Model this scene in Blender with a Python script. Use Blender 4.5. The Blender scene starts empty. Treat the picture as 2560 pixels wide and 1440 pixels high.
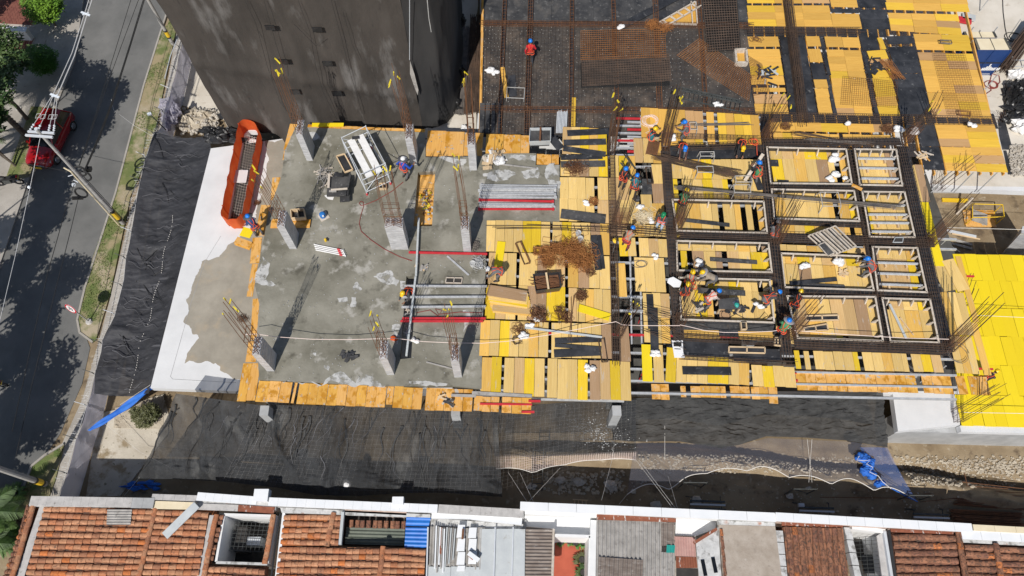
import bpy,bmesh,math,random
from mathutils import Vector,Matrix
R=random.Random(11)
scene=bpy.context.scene
COL=scene.collection
# ------------------------------------------------------------------ camera, sky, sun, exposure
CAMH,F,TH=36.0,1880.0,math.radians(25.1)
cam=bpy.data.objects.new('camera',bpy.data.cameras.new('camera'))
COL.objects.link(cam)
cam.location=(0,0,CAMH)
cam.rotation_euler=(TH,0,0)
cam.data.sensor_width=36.0
cam.data.lens=36.0*F/2560.0
cam.data.clip_end=2000
scene.camera=cam
scene.render.resolution_x,scene.render.resolution_y=1024,576
SUNV=Vector((0.27,0.90,-1.08)).normalized()
w=bpy.data.worlds.new('World');scene.world=w;w.use_nodes=True
nt=w.node_tree
sky=nt.nodes.new('ShaderNodeTexSky');sky.sky_type='NISHITA';sky.sun_disc=False
sky.sun_elevation=math.asin(-SUNV.z)
sky.sun_rotation=math.atan2(-SUNV.x,-SUNV.y)
bg=nt.nodes['Background'];bg.inputs['Strength'].default_value=0.072
nt.links.new(sky.outputs[0],bg.inputs['Color'])
sl=bpy.data.lights.new('sun', 'SUN');sl.energy=3.9;sl.angle=math.radians(0.5);sl.color=(1.0,0.955,0.89)
sun=bpy.data.objects.new('sun',sl);COL.objects.link(sun)
sun.rotation_euler=SUNV.to_track_quat('-Z', 'Y').to_euler();sun.location=(-20,-40,60)
vs=scene.view_settings
vs.view_transform='Standard';vs.look='None';vs.exposure=0.1;vs.gamma=1.0;vs.use_curve_mapping=False
# ------------------------------------------------------------------ measuring
CT,ST=math.cos(TH),math.sin(TH)
def P(px,py,z=0.0):
 """a point of the photograph, at height z above the working floor, as metres in the place"""
 dx=(px-1280)/F;du=-(py-720)/F
 wy=ST+du*CT;wz=-CT+du*ST
 t=(z-CAMH)/wz
 return Vector((dx*t,wy*t,z))
def proj(p):
 x,y,z=p[0],p[1],p[2]-CAMH
 f=y*ST-z*CT;u=y*CT+z*ST
 return (1280+F*x/f,720-F*u/f)
def top_at(p,py):
 """height at which the upright through p reaches photo row py"""
 lo,hi=p[2],30.0
 for _ in range(50):
  m=(lo+hi)/2
  if proj((p[0],p[1],m))[1]>py:lo=m
  else:hi=m
 return lo
Z0,ZB,ZT,ZG=0.0,-0.5,-2.9,-5.8
# ------------------------------------------------------------------ mesh builder
class MB:
 def __init__(s):s.v=[];s.f=[]
 def add(s,vs_,fs):
  n=len(s.v);s.v+=[tuple(p) for p in vs_];s.f+=[tuple(i+n for i in q) for q in fs];return s
 def box(s,c,size,rz=0.0,rx=0.0,ry=0.0):
  m=Matrix.Translation(c)@Matrix.Rotation(rz,4, 'Z')@Matrix.Rotation(ry,4, 'Y')@Matrix.Rotation(rx,4, 'X')
  hx,hy,hz=size[0]/2,size[1]/2,size[2]/2
  vs_=[m@Vector((x,y,z)) for x in (-hx,hx) for y in (-hy,hy) for z in (-hz,hz)]
  return s.add(vs_,[(0,1,3,2),(4,6,7,5),(0,4,5,1),(2,3,7,6),(0,2,6,4),(1,5,7,3)])
 def beam(s,a,b,w_,h_,up=(0,0,1)):
  a=Vector(a);b=Vector(b);d=(b-a).normalized();u=Vector(up)
  sd=d.cross(u)
  if sd.length<1e-4:sd=d.cross(Vector((0,1,0)))
  sd.normalize();u=sd.cross(d).normalized()
  vs_=[p+sd*(i*w_/2)+u*(j*h_/2) for p in (a,b) for i in (-1,1) for j in (-1,1)]
  return s.add(vs_,[(0,1,3,2),(4,6,7,5),(0,4,5,1),(2,3,7,6),(0,2,6,4),(1,5,7,3)])
 def bar(s,a,b,r,n=4,r2=None,caps=True):
  return s.path([a,b],r,n,r2,caps)
 def path(s,pts,r,n=4,r2=None,caps=True,closed=False):
  pts=[Vector(p) for p in pts];k=len(pts);vs_=[];fs=[]
  ref=Vector((0.31,0.17,0.93))
  for i,p in enumerate(pts):
   if closed:d=pts[(i+1)%k]-pts[i-1]
   else:d=pts[min(i+1,k-1)]-pts[max(i-1,0)]
   if d.length<1e-7:d=Vector((0,0,1))
   d.normalize()
   a=d.cross(ref)
   if a.length<0.05:a=d.cross(Vector((1,0,0)))
   a.normalize();b=d.cross(a)
   rr=r if r2 is None else r+(r2-r)*i/max(1,k-1)
   for j in range(n):
    t=2*math.pi*(j+.5)/n
    vs_.append(p+a*(rr*math.cos(t))+b*(rr*math.sin(t)))
  for i in range(k if closed else k-1):
   i2=(i+1)%k
   for j in range(n):
    j2=(j+1)%n
    fs.append((i*n+j,i*n+j2,i2*n+j2,i2*n+j))
  if caps and not closed:
   fs.append(tuple(range(n))[::-1]);fs.append(tuple((k-1)*n+j for j in range(n)))
  return s.add(vs_,fs)
 def prism(s,poly,z0,z1):
  n=len(poly)
  ar=sum(poly[i][0]*poly[(i+1)%n][1]-poly[(i+1)%n][0]*poly[i][1] for i in range(n))
  if ar<0:poly=poly[::-1]
  vs_=[(p[0],p[1],z0) for p in poly]+[(p[0],p[1],z1) for p in poly]
  fs=[tuple(range(n))[::-1],tuple(range(n,2*n))]
  fs+=[(i,(i+1)%n,n+(i+1)%n,n+i) for i in range(n)]
  return s.add(vs_,fs)
 def hull4(s,lo,hi):
  """block between two quads with the same order of corners"""
  vs_=list(lo)+list(hi)
  return s.add(vs_,[(3,2,1,0),(4,5,6,7)]+[(i,(i+1)%4,4+(i+1)%4,4+i) for i in range(4)])
 def grid(s,pts):
  nr,nc=len(pts),len(pts[0]);vs_=[p for row in pts for p in row]
  return s.add(vs_,[(i*nc+j,i*nc+j+1,(i+1)*nc+j+1,(i+1)*nc+j) for i in range(nr-1) for j in range(nc-1)])
 def lathe(s,prof,n=12,c=(0,0,0),sx=1,sy=1,m=None):
  vs_=[];fs=[]
  for r,z in prof:
   for j in range(n):
    t=2*math.pi*j/n
    p=Vector((r*sx*math.cos(t),r*sy*math.sin(t),z))
    if m:p=m@p
    vs_.append(p+Vector(c))
  for i in range(len(prof)-1):
   for j in range(n):
    fs.append((i*n+j,i*n+(j+1)%n,(i+1)*n+(j+1)%n,(i+1)*n+j))
  fs.append(tuple(range(n))[::-1]);fs.append(tuple((len(prof)-1)*n+j for j in range(n)))
  return s.add(vs_,fs)
 def blob(s,c,rx,ry,rz,rng=None,amp=.18,n=10,m=7,fl=False):
  rg=rng or R;ph=[rg.uniform(0,6.3) for _ in range(6)];vs_=[];fs=[]
  for i in range(m+1):
   th=math.pi*i/m
   for j in range(n):
    t=2*math.pi*j/n
    k=1+amp*(math.sin(3*t+ph[0]+2*th)*.5+math.sin(5*t+ph[1]-3*th)*.4+rg.uniform(-.5,.5))
    z=math.cos(th)*rz*k
    if fl:z=max(z,-rz*.25)
    vs_.append(Vector(c)+Vector((math.sin(th)*math.cos(t)*rx*k,math.sin(th)*math.sin(t)*ry*k,z)))
  for i in range(m):
   for j in range(n):
    fs.append((i*n+j,(i+1)*n+j,(i+1)*n+(j+1)%n,i*n+(j+1)%n))
  return s.add(vs_,fs)
 def build(s,name,mat_,parent=None,smooth=False,kind=None,label=None,local=False):
  if local:o_=Vector((0,0,0))
  else:
   xs=[p[0] for p in s.v];ys=[p[1] for p in s.v];zs=[p[2] for p in s.v]
   o_=Vector(((min(xs)+max(xs))/2,(min(ys)+max(ys))/2,min(zs)))
  me=bpy.data.meshes.new(name)
  me.from_pydata([(p[0]-o_.x,p[1]-o_.y,p[2]-o_.z) for p in s.v],[],s.f)
  if smooth:me.polygons.foreach_set('use_smooth',[True]*len(me.polygons))
  me.materials.append(mat_)
  ob=bpy.data.objects.new(name,me);COL.objects.link(ob)
  if parent is not None:
   ob.parent=parent
   ob.location=o_ if local else o_-wloc(parent)
  else:ob.location=o_
  if kind:ob['kind']=kind
  if label:ob['label']=label
  return ob
def wloc(o):
 l=Vector(o.location)
 while o.parent is not None:
  o=o.parent;l=l+Vector(o.location)
 return l
def tag(o,label,cat,group=None,kind=None):
 if label:o['label']=label
 if cat:o['category']=cat
 if group:o['group']=group
 if kind:o['kind']=kind
 return o
def thing(name,label,cat,loc=(0,0,0),group=None):
 o=bpy.data.objects.new(name,None);COL.objects.link(o);o.empty_display_size=.2
 o.location=loc
 return tag(o,label,cat,group)
def struct(o,label=None):
 o['kind']='structure'
 if label:o['label']=label
 return o
# ------------------------------------------------------------------ materials
def _lin(c):return tuple(c)+(1.0,) if len(c)==3 else c
def mat(name,c1,c2=None,scale=2.0,rough=.85,metal=0.0,bump=0.0,bscale=None,coord='pos',stretch=(1,1,1),lo=.35,hi=.65,
spots=None,spots2=None,rnd=0.0,pal=None,alpha=None,spec=None,detail=6,transl=0.0,bdist=.05):
 """procedural material: two tones mixed by noise, blotches of a third or fourth tone, per-object tone, relief"""
 m=bpy.data.materials.new(name);m.use_nodes=True
 N=m.node_tree.nodes;L=m.node_tree.links
 b=N['Principled BSDF'];b.inputs['Roughness'].default_value=rough;b.inputs['Metallic'].default_value=metal
 if spec is not None:b.inputs['Specular IOR Level'].default_value=spec
 oi=N.new('ShaderNodeObjectInfo')
 if coord=='pos':
  g=N.new('ShaderNodeNewGeometry');src=g.outputs['Position']
 else:
  tc=N.new('ShaderNodeTexCoord');ad=N.new('ShaderNodeVectorMath');ad.operation='ADD'
  mu=N.new('ShaderNodeVectorMath');mu.operation='SCALE';mu.inputs[0].default_value=(37,91,53)
  L.new(oi.outputs['Random'],mu.inputs['Scale']);L.new(tc.outputs['Object'],ad.inputs[0]);L.new(mu.outputs[0],ad.inputs[1])
  src=ad.outputs[0]
 mp=N.new('ShaderNodeMapping');mp.inputs['Scale'].default_value=stretch;L.new(src,mp.inputs[0])
 def noise(sc,dt=detail,vec=None):
  n=N.new('ShaderNodeTexNoise');n.inputs['Scale'].default_value=sc;n.inputs['Detail'].default_value=dt
  n.inputs['Roughness'].default_value=.62
  L.new(vec or mp.outputs[0],n.inputs['Vector']);return n.outputs['Fac']
 def ramp(fac,a,c):
  r=N.new('ShaderNodeMapRange');r.inputs['From Min'].default_value=a;r.inputs['From Max'].default_value=c
  L.new(fac,r.inputs['Value']);return r.outputs[0]
 def mix(fac,a,c,mode='MIX'):
  x=N.new('ShaderNodeMix');x.data_type='RGBA';x.blend_type=mode
  if isinstance(fac,(int,float)):x.inputs['Factor'].default_value=fac
  else:L.new(fac,x.inputs['Factor'])
  for k,q in (('A',a),('B',c)):
   s_=[i for i in x.inputs if i.name==k and i.type=='RGBA'][0]
   if isinstance(q,tuple):s_.default_value=_lin(q)
   else:L.new(q,s_)
  return [o for o in x.outputs if o.type=='RGBA'][0]
 if pal:
  cr=N.new('ShaderNodeValToRGB');cr.color_ramp.interpolation='CONSTANT'
  e=cr.color_ramp.elements;tot=sum(p[0] for p in pal);acc=0.0
  for i,(wt,c) in enumerate(pal):
   q=e[i] if i<2 else e.new(0.5)
   q.position=acc/tot if i else 0.0;q.color=_lin(c);acc+=wt
  L.new(oi.outputs['Random'],cr.inputs[0]);col=cr.outputs[0]
  k=ramp(noise(scale),lo,hi)
  col=mix(k,col,mix(1.0,col,c2 or (.8,.8,.8), 'MULTIPLY'))
 else:
  col=mix(ramp(noise(scale),lo,hi),c1,c2 or c1)
 if rnd:
  mr=N.new('ShaderNodeMapRange');mr.inputs['To Min'].default_value=1-rnd;mr.inputs['To Max'].default_value=1+rnd
  wn=N.new('ShaderNodeTexWhiteNoise');wn.noise_dimensions='1D';L.new(oi.outputs['Random'],wn.inputs['W'])
  L.new(wn.outputs['Value'],mr.inputs['Value'])
  hv=N.new('ShaderNodeHueSaturation');L.new(mr.outputs[0],hv.inputs['Value']);L.new(col,hv.inputs['Color']);col=hv.outputs[0]
 for sp in (spots,spots2):
  if sp:
   sc,a,c,tone=sp[:4]
   vec=None
   if len(sp)>4:
    m2=N.new('ShaderNodeMapping');m2.inputs['Scale'].default_value=sp[4];m2.inputs['Location'].default_value=(7.3,3.1,1.7)
    L.new(src,m2.inputs[0]);vec=m2.outputs[0]
   col=mix(ramp(noise(sc,8,vec),a,c),col,tone)
 L.new(col,b.inputs['Base Color'])
 if bump:
  bn=N.new('ShaderNodeBump');bn.inputs['Strength'].default_value=bump;bn.inputs['Distance'].default_value=bdist
  L.new(noise(bscale or scale*4),bn.inputs['Height']);L.new(bn.outputs[0],b.inputs['Normal'])
 fin=b.outputs[0]
 if transl:
  tl=N.new('ShaderNodeBsdfTranslucent');L.new(col,tl.inputs['Color'])
  ms=N.new('ShaderNodeMixShader');ms.inputs[0].default_value=transl
  L.new(fin,ms.inputs[1]);L.new(tl.outputs[0],ms.inputs[2]);fin=ms.outputs[0]
  L.new(fin,N['Material Output'].inputs['Surface'])
 if alpha is not None:
  tr=N.new('ShaderNodeBsdfTransparent');mx=N.new('ShaderNodeMixShader');out=N['Material Output']
  L.new(tr.outputs[0],mx.inputs[1]);L.new(fin,mx.inputs[2]);L.new(mx.outputs[0],out.inputs['Surface'])
  if isinstance(alpha,tuple):
   sc,a,c,v0,v1=alpha
   r=N.new('ShaderNodeMapRange');r.inputs['From Min'].default_value=a;r.inputs['From Max'].default_value=c
   r.inputs['To Min'].default_value=v0;r.inputs['To Max'].default_value=v1
   L.new(noise(sc,5),r.inputs['Value']);L.new(r.outputs[0],mx.inputs[0])
  else:mx.inputs[0].default_value=alpha
 return m
YEL=[(2.8,(.84,.59,.03)),(1.8,(.79,.49,.12)),(1.8,(.66,.45,.21)),(2.7,(.81,.58,.22)),(2.4,(.82,.55,.08)),(3.2,(.86,.66,.02)),(1.2,(.44,.29,.17)),(1.6,(.60,.45,.25))]
GRAIN=(26,1.6,3)
DIRT=(1.6,.60,.74,(.50,.46,.40),(2.2,1.6,1))
M={}
M['board']=mat('formwork_board',None,(.80,.74,.64),scale=1.0,coord='obj',stretch=GRAIN,pal=YEL,rough=.6,spots=DIRT,spots2=(2.4,.66,.76,(.25,.16,.08),(2,2.4,2)),rnd=.15)
M['board_back']=mat('back_formwork_board',None,(.82,.76,.66),scale=1.0,coord='obj',stretch=GRAIN,rough=.6,rnd=.14,
pal=[(3,(.82,.53,.06)),(3,(.78,.46,.10)),(2,(.71,.41,.13)),(2,(.77,.48,.12)),(.8,(.60,.37,.17)),(1,(.80,.58,.05))],spots=(2.2,.74,.86,(.6,.5,.38),(2,1,1)),spots2=(4,.72,.8,(.25,.17,.08)))
M['board_new']=mat('new_formwork_board',None,(.95,.93,.88),scale=1.0,coord='obj',stretch=GRAIN,rough=.5,rnd=.03,pal=[(1,(.86,.65,.012)),(1,(.87,.67,.016)),(1,(.84,.63,.014))])
M['board_edge']=mat('edge_formwork_board',None,(.82,.72,.60),scale=1.0,coord='obj',stretch=GRAIN,rough=.6,rnd=.08,
pal=[(2,(.78,.44,.12)),(2,(.80,.47,.15)),(1,(.74,.42,.08))],spots=(1.2,.50,.60,(.50,.22,.012),(1.2,2,1)),spots2=(1.6,.585,.66,(.46,.43,.38),(1.5,2.2,1)))
M['black']=mat('black_film_board',(.022,.023,.026),(.052,.053,.058),scale=1.4,rough=.42,bump=.1,bscale=8,spots=(3.2,.60,.78,(.22,.22,.22)),rnd=.2)
M['blackdusty']=mat('dusty_black_board',(.028,.029,.032),(.085,.083,.082),scale=.9,rough=.6,spots=(5,.56,.74,(.19,.185,.18)),spots2=(1.3,.55,.75,(.12,.11,.10)))
M['blackrust']=mat('rusty_black_board',(.040,.036,.034),(.085,.074,.064),scale=1.0,rough=.6,spots=(6,.58,.70,(.20,.18,.16)),spots2=(.5,.50,.72,(.15,.115,.088)))
M['concrete']=mat('wet_concrete',(.15,.142,.108),(.305,.29,.24),scale=.42,rough=.62,bump=.3,bscale=6,lo=.34,hi=.66,detail=9,spots=(.8,.575,.66,(.39,.375,.335)),spots2=(1.1,.56,.70,(.10,.093,.07)))
M['dry']=mat('dry_concrete',(.44,.44,.43),(.56,.56,.55),scale=3,rough=.9,bump=.15,bscale=14,spots=(2.6,.66,.74,(.33,.32,.29)))
M['spill']=mat('dried_render',(.40,.40,.385),(.55,.55,.54),scale=2.4,rough=.9,alpha=(1.7,.40,.52,0.0,1.0))
M['white_conc']=mat('white_concrete',(.63,.635,.64),(.72,.725,.73),scale=.5,rough=.85,bump=.12,bscale=9,spots=(2.2,.70,.78,(.45,.45,.44)),spots2=(9,.74,.8,(.3,.3,.3)))
M['wet']=mat('damp_concrete',(.27,.245,.20),(.38,.345,.285),scale=.6,rough=.8,bump=.15,bscale=9,spots=(.9,.56,.74,(.40,.33,.24)),spots2=(5,.68,.78,(.26,.245,.22)))
M['shade_floor']=mat('shade_tinted_concrete',(.06,.058,.052),(.10,.097,.088),scale=1.2,rough=.7)  # near-black tone that paints in the shade below the decks
M['pale_conc']=mat('pale_concrete',(.55,.50,.42),(.68,.63,.55),scale=.5,rough=.9,bump=.2,bscale=8,spots=(1.5,.62,.72,(.42,.36,.28)),spots2=(8,.68,.76,(.34,.3,.25)))
M['pad']=mat('dirty_concrete_pad',(.46,.41,.33),(.60,.55,.46),scale=.7,rough=.95,bump=.3,bscale=9,spots=(1.1,.52,.64,(.30,.235,.15)),spots2=(3.2,.62,.70,(.13,.12,.06)))
M['grey_conc']=mat('grey_concrete',(.33,.335,.335),(.44,.445,.445),scale=1.2,rough=.85,bump=.15,bscale=10,spots=(1.0,.6,.7,(.27,.27,.265),(1,1,6)))
M['column']=mat('wrapped_column',(.40,.40,.41),(.60,.60,.61),scale=2.2,rough=.35,bump=.5,bscale=7,stretch=(1,1,3.5),spots=(4,.62,.7,(.22,.22,.22),(1,1,5)))
M['rust']=mat('rusty_steel',(.115,.052,.026),(.20,.088,.038),scale=3,rough=.85)
M['rustbright']=mat('bright_rust',(.27,.105,.030),(.40,.17,.05),scale=2,rough=.9)
M['rebar']=mat('rebar_steel',(.055,.038,.029),(.115,.070,.046),scale=1.5,rough=.8)
M['meshtop']=mat('brown_mesh_steel',(.10,.072,.058),(.17,.115,.085),scale=1.2,rough=.8)
M['rebargrey']=mat('grey_rebar',(.14,.125,.115),(.24,.21,.185),scale=2,rough=.65,metal=.2)
M['steel']=mat('galvanized_steel',(.50,.51,.52),(.66,.67,.68),scale=5,rough=.5,metal=.35,spots=(5,.66,.74,(.35,.34,.33)))
M['darksteel']=mat('dark_steel',(.05,.055,.055),(.10,.105,.10),scale=4,rough=.6,metal=.2)
M['red']=mat('red_painted_steel',(.50,.025,.035),(.60,.04,.05),scale=3,rough=.5,spots=(4,.66,.76,(.55,.35,.33)))
M['ribbon']=mat('yellow_ribbon',(.80,.66,.04),(.72,.58,.03),rough=.6)
M['lumber']=mat('weathered_lumber',(.46,.39,.31),(.62,.55,.47),scale=2,rough=.85,coord='obj',stretch=(3,3,3),spots=(3,.55,.7,(.66,.64,.60)),spots2=(5,.64,.74,(.20,.15,.11)),rnd=.1)
M['wood']=mat('raw_wood',(.58,.42,.25),(.70,.53,.33),scale=3,rough=.8,coord='obj',rnd=.12)
M['whitepaint']=mat('white_paint',(.76,.78,.80),(.82,.83,.84),scale=1.5,rough=.75,bump=.1,bscale=20,spots=(3,.72,.82,(.58,.58,.57)))
M['whitewall']=mat('white_plaster',(.74,.745,.74),(.80,.80,.79),scale=2,rough=.85,bump=.2,bscale=16,spots=(1.4,.66,.8,(.56,.55,.52),(1,1,3)))
M['oldwall']=mat('stained_plaster',(.47,.47,.46),(.62,.62,.61),scale=3,rough=.9,bump=.3,bscale=12,spots=(2.5,.52,.64,(.24,.235,.22)),spots2=(1.3,.62,.7,(.40,.22,.16)))
M['roofconc']=mat('roof_cement',(.34,.285,.23),(.45,.39,.33),scale=1.4,rough=.95,bump=.3,bscale=14,spots=(6,.58,.7,(.29,.25,.21)),spots2=(3,.66,.76,(.55,.49,.43)))
M['cement']=mat('cement_strip',(.42,.405,.39),(.54,.52,.50),scale=3,rough=.9,bump=.2,bscale=14,spots=(4,.62,.72,(.24,.22,.2)))
TILEP=[(3,(.51,.215,.105)),(3,(.44,.205,.115)),(2,(.55,.285,.16)),(2.0,(.31,.165,.11)),(1.0,(.62,.40,.28)),(.5,(.60,.20,.06)),(.6,(.68,.52,.42))]
M['tile']=mat('clay_tile',None,(.70,.62,.56),scale=3,coord='obj',rough=.9,bump=.3,bscale=10,pal=TILEP,rnd=.15,spots=(2.6,.56,.68,(.13,.075,.05)),spots2=(5,.70,.78,(.52,.38,.28)))
M['olddtile']=mat('old_clay_tile',None,(.62,.55,.5),scale=3,coord='obj',rough=.95,bump=.35,bscale=10,rnd=.2,
pal=[(3,(.27,.125,.08)),(3,(.33,.155,.09)),(2,(.44,.24,.14)),(1.5,(.22,.12,.085)),(.8,(.56,.20,.07)),(.8,(.50,.32,.20))],spots=(3.0,.50,.63,(.085,.055,.042)),spots2=(4,.66,.72,(.47,.32,.21)))
M['net']=mat('black_shade_net',(.024,.025,.030),(.046,.047,.054),scale=1.0,rough=.7,bump=.5,bscale=1.0,bdist=.2,detail=6,stretch=(.4,1.4,1),alpha=.94,spots=(1.3,.60,.68,(.10,.10,.11),(.22,3.2,1)),spots2=(.4,.55,.75,(.013,.013,.015)))  # pale streaks paint wrinkle highlights into the net colour
M['foldlight']=mat('painted_sheen_fold',(.10,.10,.11),(.15,.15,.16),rough=.5)  # lighter grey stands in for the glimmer along net folds
M['netsheer']=mat('sheer_black_net',(.022,.024,.027),(.046,.049,.053),scale=.8,rough=.75,bump=.9,bscale=1.3,bdist=.25,detail=9,stretch=(1.5,.6,1),alpha=(.16,.36,.64,.50,.92),spots=(1.6,.54,.70,(.014,.014,.015),(2.6,.3,1)),spots2=(.55,.57,.76,(.135,.135,.13)))  # dark streaks paint the shade of creases; pale blotches are dust
M['netcrumple']=mat('crumpled_black_net',(.028,.029,.030),(.075,.075,.074),scale=1.2,rough=.9,bump=1.0,bscale=1.6,bdist=.3,stretch=(1.0,2.6,1.5),detail=10,alpha=.92)
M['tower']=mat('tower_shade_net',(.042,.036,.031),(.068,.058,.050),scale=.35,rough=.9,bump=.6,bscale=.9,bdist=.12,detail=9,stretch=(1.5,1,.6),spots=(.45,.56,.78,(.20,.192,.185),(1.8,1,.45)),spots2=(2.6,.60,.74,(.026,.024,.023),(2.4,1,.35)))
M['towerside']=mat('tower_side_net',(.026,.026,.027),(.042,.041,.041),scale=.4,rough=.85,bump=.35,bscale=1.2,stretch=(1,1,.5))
M['blackplastic']=mat('black_plastic',(.012,.012,.013),(.03,.03,.031),scale=2,rough=.33,bump=.8,bscale=3)
M['lavender']=mat('lilac_grey_cloth',(.62,.60,.68),(.70,.68,.76),scale=.9,rough=.85,bump=.4,bscale=3,transl=.6,spots=(2,.64,.76,(.27,.26,.3)))
M['orange']=mat('orange_barrier_mesh',(.80,.11,.022),(.88,.18,.04),scale=1.5,rough=.75,bump=.4,bscale=4,transl=.35)
M['rope']=mat('white_rope',(.72,.68,.62),(.80,.77,.73),rough=.85)
M['pinkrope']=mat('pale_pink_rope',(.78,.62,.56),(.82,.7,.64),rough=.85)
M['bluenet']=mat('blue_safety_mesh',(.015,.11,.48),(.03,.17,.60),scale=2,rough=.75,bump=.5,bscale=5)
M['bluesheer']=mat('fine_blue_mesh',(.05,.13,.40),(.06,.16,.45),rough=.8,alpha=.28)
M['greysheer']=mat('fine_violet_mesh',(.15,.155,.195),(.18,.185,.23),rough=.8,alpha=.24)
M['bag']=mat('white_sack',(.74,.73,.72),(.82,.82,.81),scale=3,rough=.75,bump=.5,bscale=5)
M['paper']=mat('white_paper',(.80,.80,.81),(.84,.84,.85),rough=.8)
M['soil']=mat('site_soil',(.20,.145,.085),(.34,.265,.17),scale=.35,rough=.95,bump=.6,bscale=5,detail=10,spots=(2.4,.58,.7,(.40,.34,.25)),spots2=(1.0,.56,.68,(.13,.095,.06)))
M['rubble']=mat('limestone_rubble',(.40,.34,.26),(.56,.50,.40),scale=1.5,rough=.95,bump=.8,bscale=9,detail=10,spots=(5,.58,.7,(.30,.25,.18)))
M['stone']=mat('broken_stone',(.46,.41,.34),(.62,.58,.52),scale=5,rough=.95,bump=.4,coord='obj',rnd=.2)
M['asphalt']=mat('road_asphalt',(.125,.126,.122),(.185,.183,.176),scale=.35,rough=.93,bump=.2,bscale=22,detail=9,spots=(.16,.58,.72,(.23,.23,.22),(1.3,.6,1)),spots2=(1.8,.66,.76,(.085,.086,.086)))
M['pavement']=mat('pavement_concrete',(.33,.305,.27),(.43,.40,.36),scale=.6,rough=.92,bump=.2,bscale=16,spots=(1.6,.60,.72,(.25,.23,.2)))
M['grassmat']=mat('grass_turf',(.10,.145,.038),(.19,.20,.075),scale=1.0,rough=.95,bump=.5,bscale=14,spots=(.8,.48,.62,(.33,.27,.16)),spots2=(.5,.53,.64,(.40,.34,.24)))
M['blade']=mat('grass_blade',(.10,.17,.035),(.20,.25,.075),scale=1.2,rough=.8)
M['brick']=mat('plaza_brick',(.20,.065,.05),(.27,.10,.07),scale=3,rough=.9,coord='obj',rnd=.18)
M['mortar']=mat('pale_mortar',(.42,.37,.33),(.5,.44,.39),scale=3,rough=.95)
def leafmat(name,a,b_):return mat(name,a,b_,scale=.9,rough=.55,lo=.4,hi=.6,rnd=.0)
M['leaf']=leafmat('tree_leaf',(.035,.075,.018),(.10,.15,.045))
M['leaflime']=leafmat('lime_leaf',(.10,.22,.02),(.18,.32,.03))
M['leafgreen']=leafmat('bush_leaf',(.045,.135,.012),(.075,.19,.02))
M['leafdry']=leafmat('dry_leaf',(.075,.085,.03),(.14,.14,.06))
M['frond']=leafmat('palm_leaf',(.05,.10,.025),(.11,.19,.045))
M['bark']=mat('tree_bark',(.10,.08,.06),(.17,.14,.11),scale=6,rough=.95,bump=.6)
M['pole']=mat('pole_concrete',(.34,.33,.315),(.43,.42,.40),scale=3,rough=.85)
M['palegrey']=mat('pale_grey_metal',(.55,.58,.62),(.62,.65,.68),scale=3,rough=.55)
M['ceramic']=mat('pale_insulator',(.70,.76,.82),(.78,.83,.88),rough=.3)
M['rubber']=mat('black_rubber',(.014,.014,.015),(.022,.022,.022),rough=.7)
M['glass']=mat('dark_glass',(.008,.009,.011),(.012,.013,.015),rough=.08)
M['carred']=mat('red_car_paint',(.30,.006,.010),(.32,.008,.012),rough=.22)
M['carred'].node_tree.nodes['Principled BSDF'].inputs['Coat Weight'].default_value=.8
M['chrome']=mat('bright_trim',(.6,.6,.6),(.65,.65,.65),rough=.2,metal=.9)
M['lamp']=mat('headlamp_glass',(.55,.56,.57),(.6,.6,.6),rough=.12)
M['plate']=mat('yellow_plate',(.78,.50,.02),(.8,.52,.03),rough=.5)
M['containerblue']=mat('blue_container_paint',(.010,.040,.155),(.014,.052,.19),scale=1.5,rough=.55,spots=(3,.68,.8,(.03,.07,.2)))
M['cream']=mat('cream_board',(.70,.60,.41),(.77,.67,.48),scale=2,rough=.8)
M['fibro']=mat('fibre_cement_sheet',(.30,.285,.265),(.42,.40,.375),scale=2.2,rough=.95,bump=.25,bscale=10,spots=(4,.56,.68,(.23,.215,.2)),spots2=(7,.66,.74,(.54,.52,.49)))
M['fibrobrown']=mat('brown_fibre_sheet',(.17,.135,.115),(.27,.23,.20),scale=1.6,rough=.9,stretch=(1,4,1),spots=(2,.58,.7,(.40,.37,.34)))
M['zinc']=mat('zinc_sheet',(.50,.53,.54),(.60,.63,.63),scale=1.3,rough=.55,metal=.15,spots=(2.5,.62,.74,(.40,.39,.36)))
M['greensheet']=mat('green_translucent_sheet',(.10,.12,.095),(.15,.17,.135),scale=2,rough=.6)
M['bluesheet']=mat('blue_metal_sheet',(.012,.13,.50),(.02,.19,.62),scale=2,rough=.5,spots=(5,.72,.8,(.4,.45,.55)))
M['pink']=mat('faded_pink_sheet',(.45,.25,.22),(.52,.32,.28),scale=2,rough=.85,spots=(4,.68,.76,(.62,.56,.53)))
M['rustflash']=mat('rusted_flashing',(.20,.065,.035),(.28,.095,.05),scale=4,rough=.85,spots=(3,.60,.66,(.62,.60,.57),(3,1,1)))
M['redfloor']=mat('red_tile_floor',(.42,.085,.045),(.48,.105,.055),scale=2,rough=.7)
M['brickwall']=mat('painted_brick',(.48,.33,.27),(.58,.45,.38),scale=5,rough=.9,bump=.4,spots=(4,.55,.66,(.64,.60,.56)))
M['cyan']=mat('teal_plastic',(.02,.30,.26),(.03,.36,.30),rough=.5)
M['toolblue']=mat('blue_plastic',(.02,.16,.48),(.03,.19,.54),rough=.45)
M['bucket']=mat('grey_bucket',(.55,.55,.54),(.62,.62,.61),rough=.6)
M['cable']=mat('dark_cable',(.02,.02,.021),(.03,.03,.03),rough=.6)
M['wire']=mat('pale_wire',(.60,.60,.60),(.66,.66,.66),rough=.5)
M['hose']=mat('dark_red_hose',(.20,.035,.03),(.25,.05,.04),rough=.6)
M['signred']=mat('sign_red',(.55,.02,.035),(.6,.03,.04),rough=.45)
M['signwhite']=mat('sign_white',(.80,.80,.80),(.83,.83,.83),rough=.45)
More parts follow.
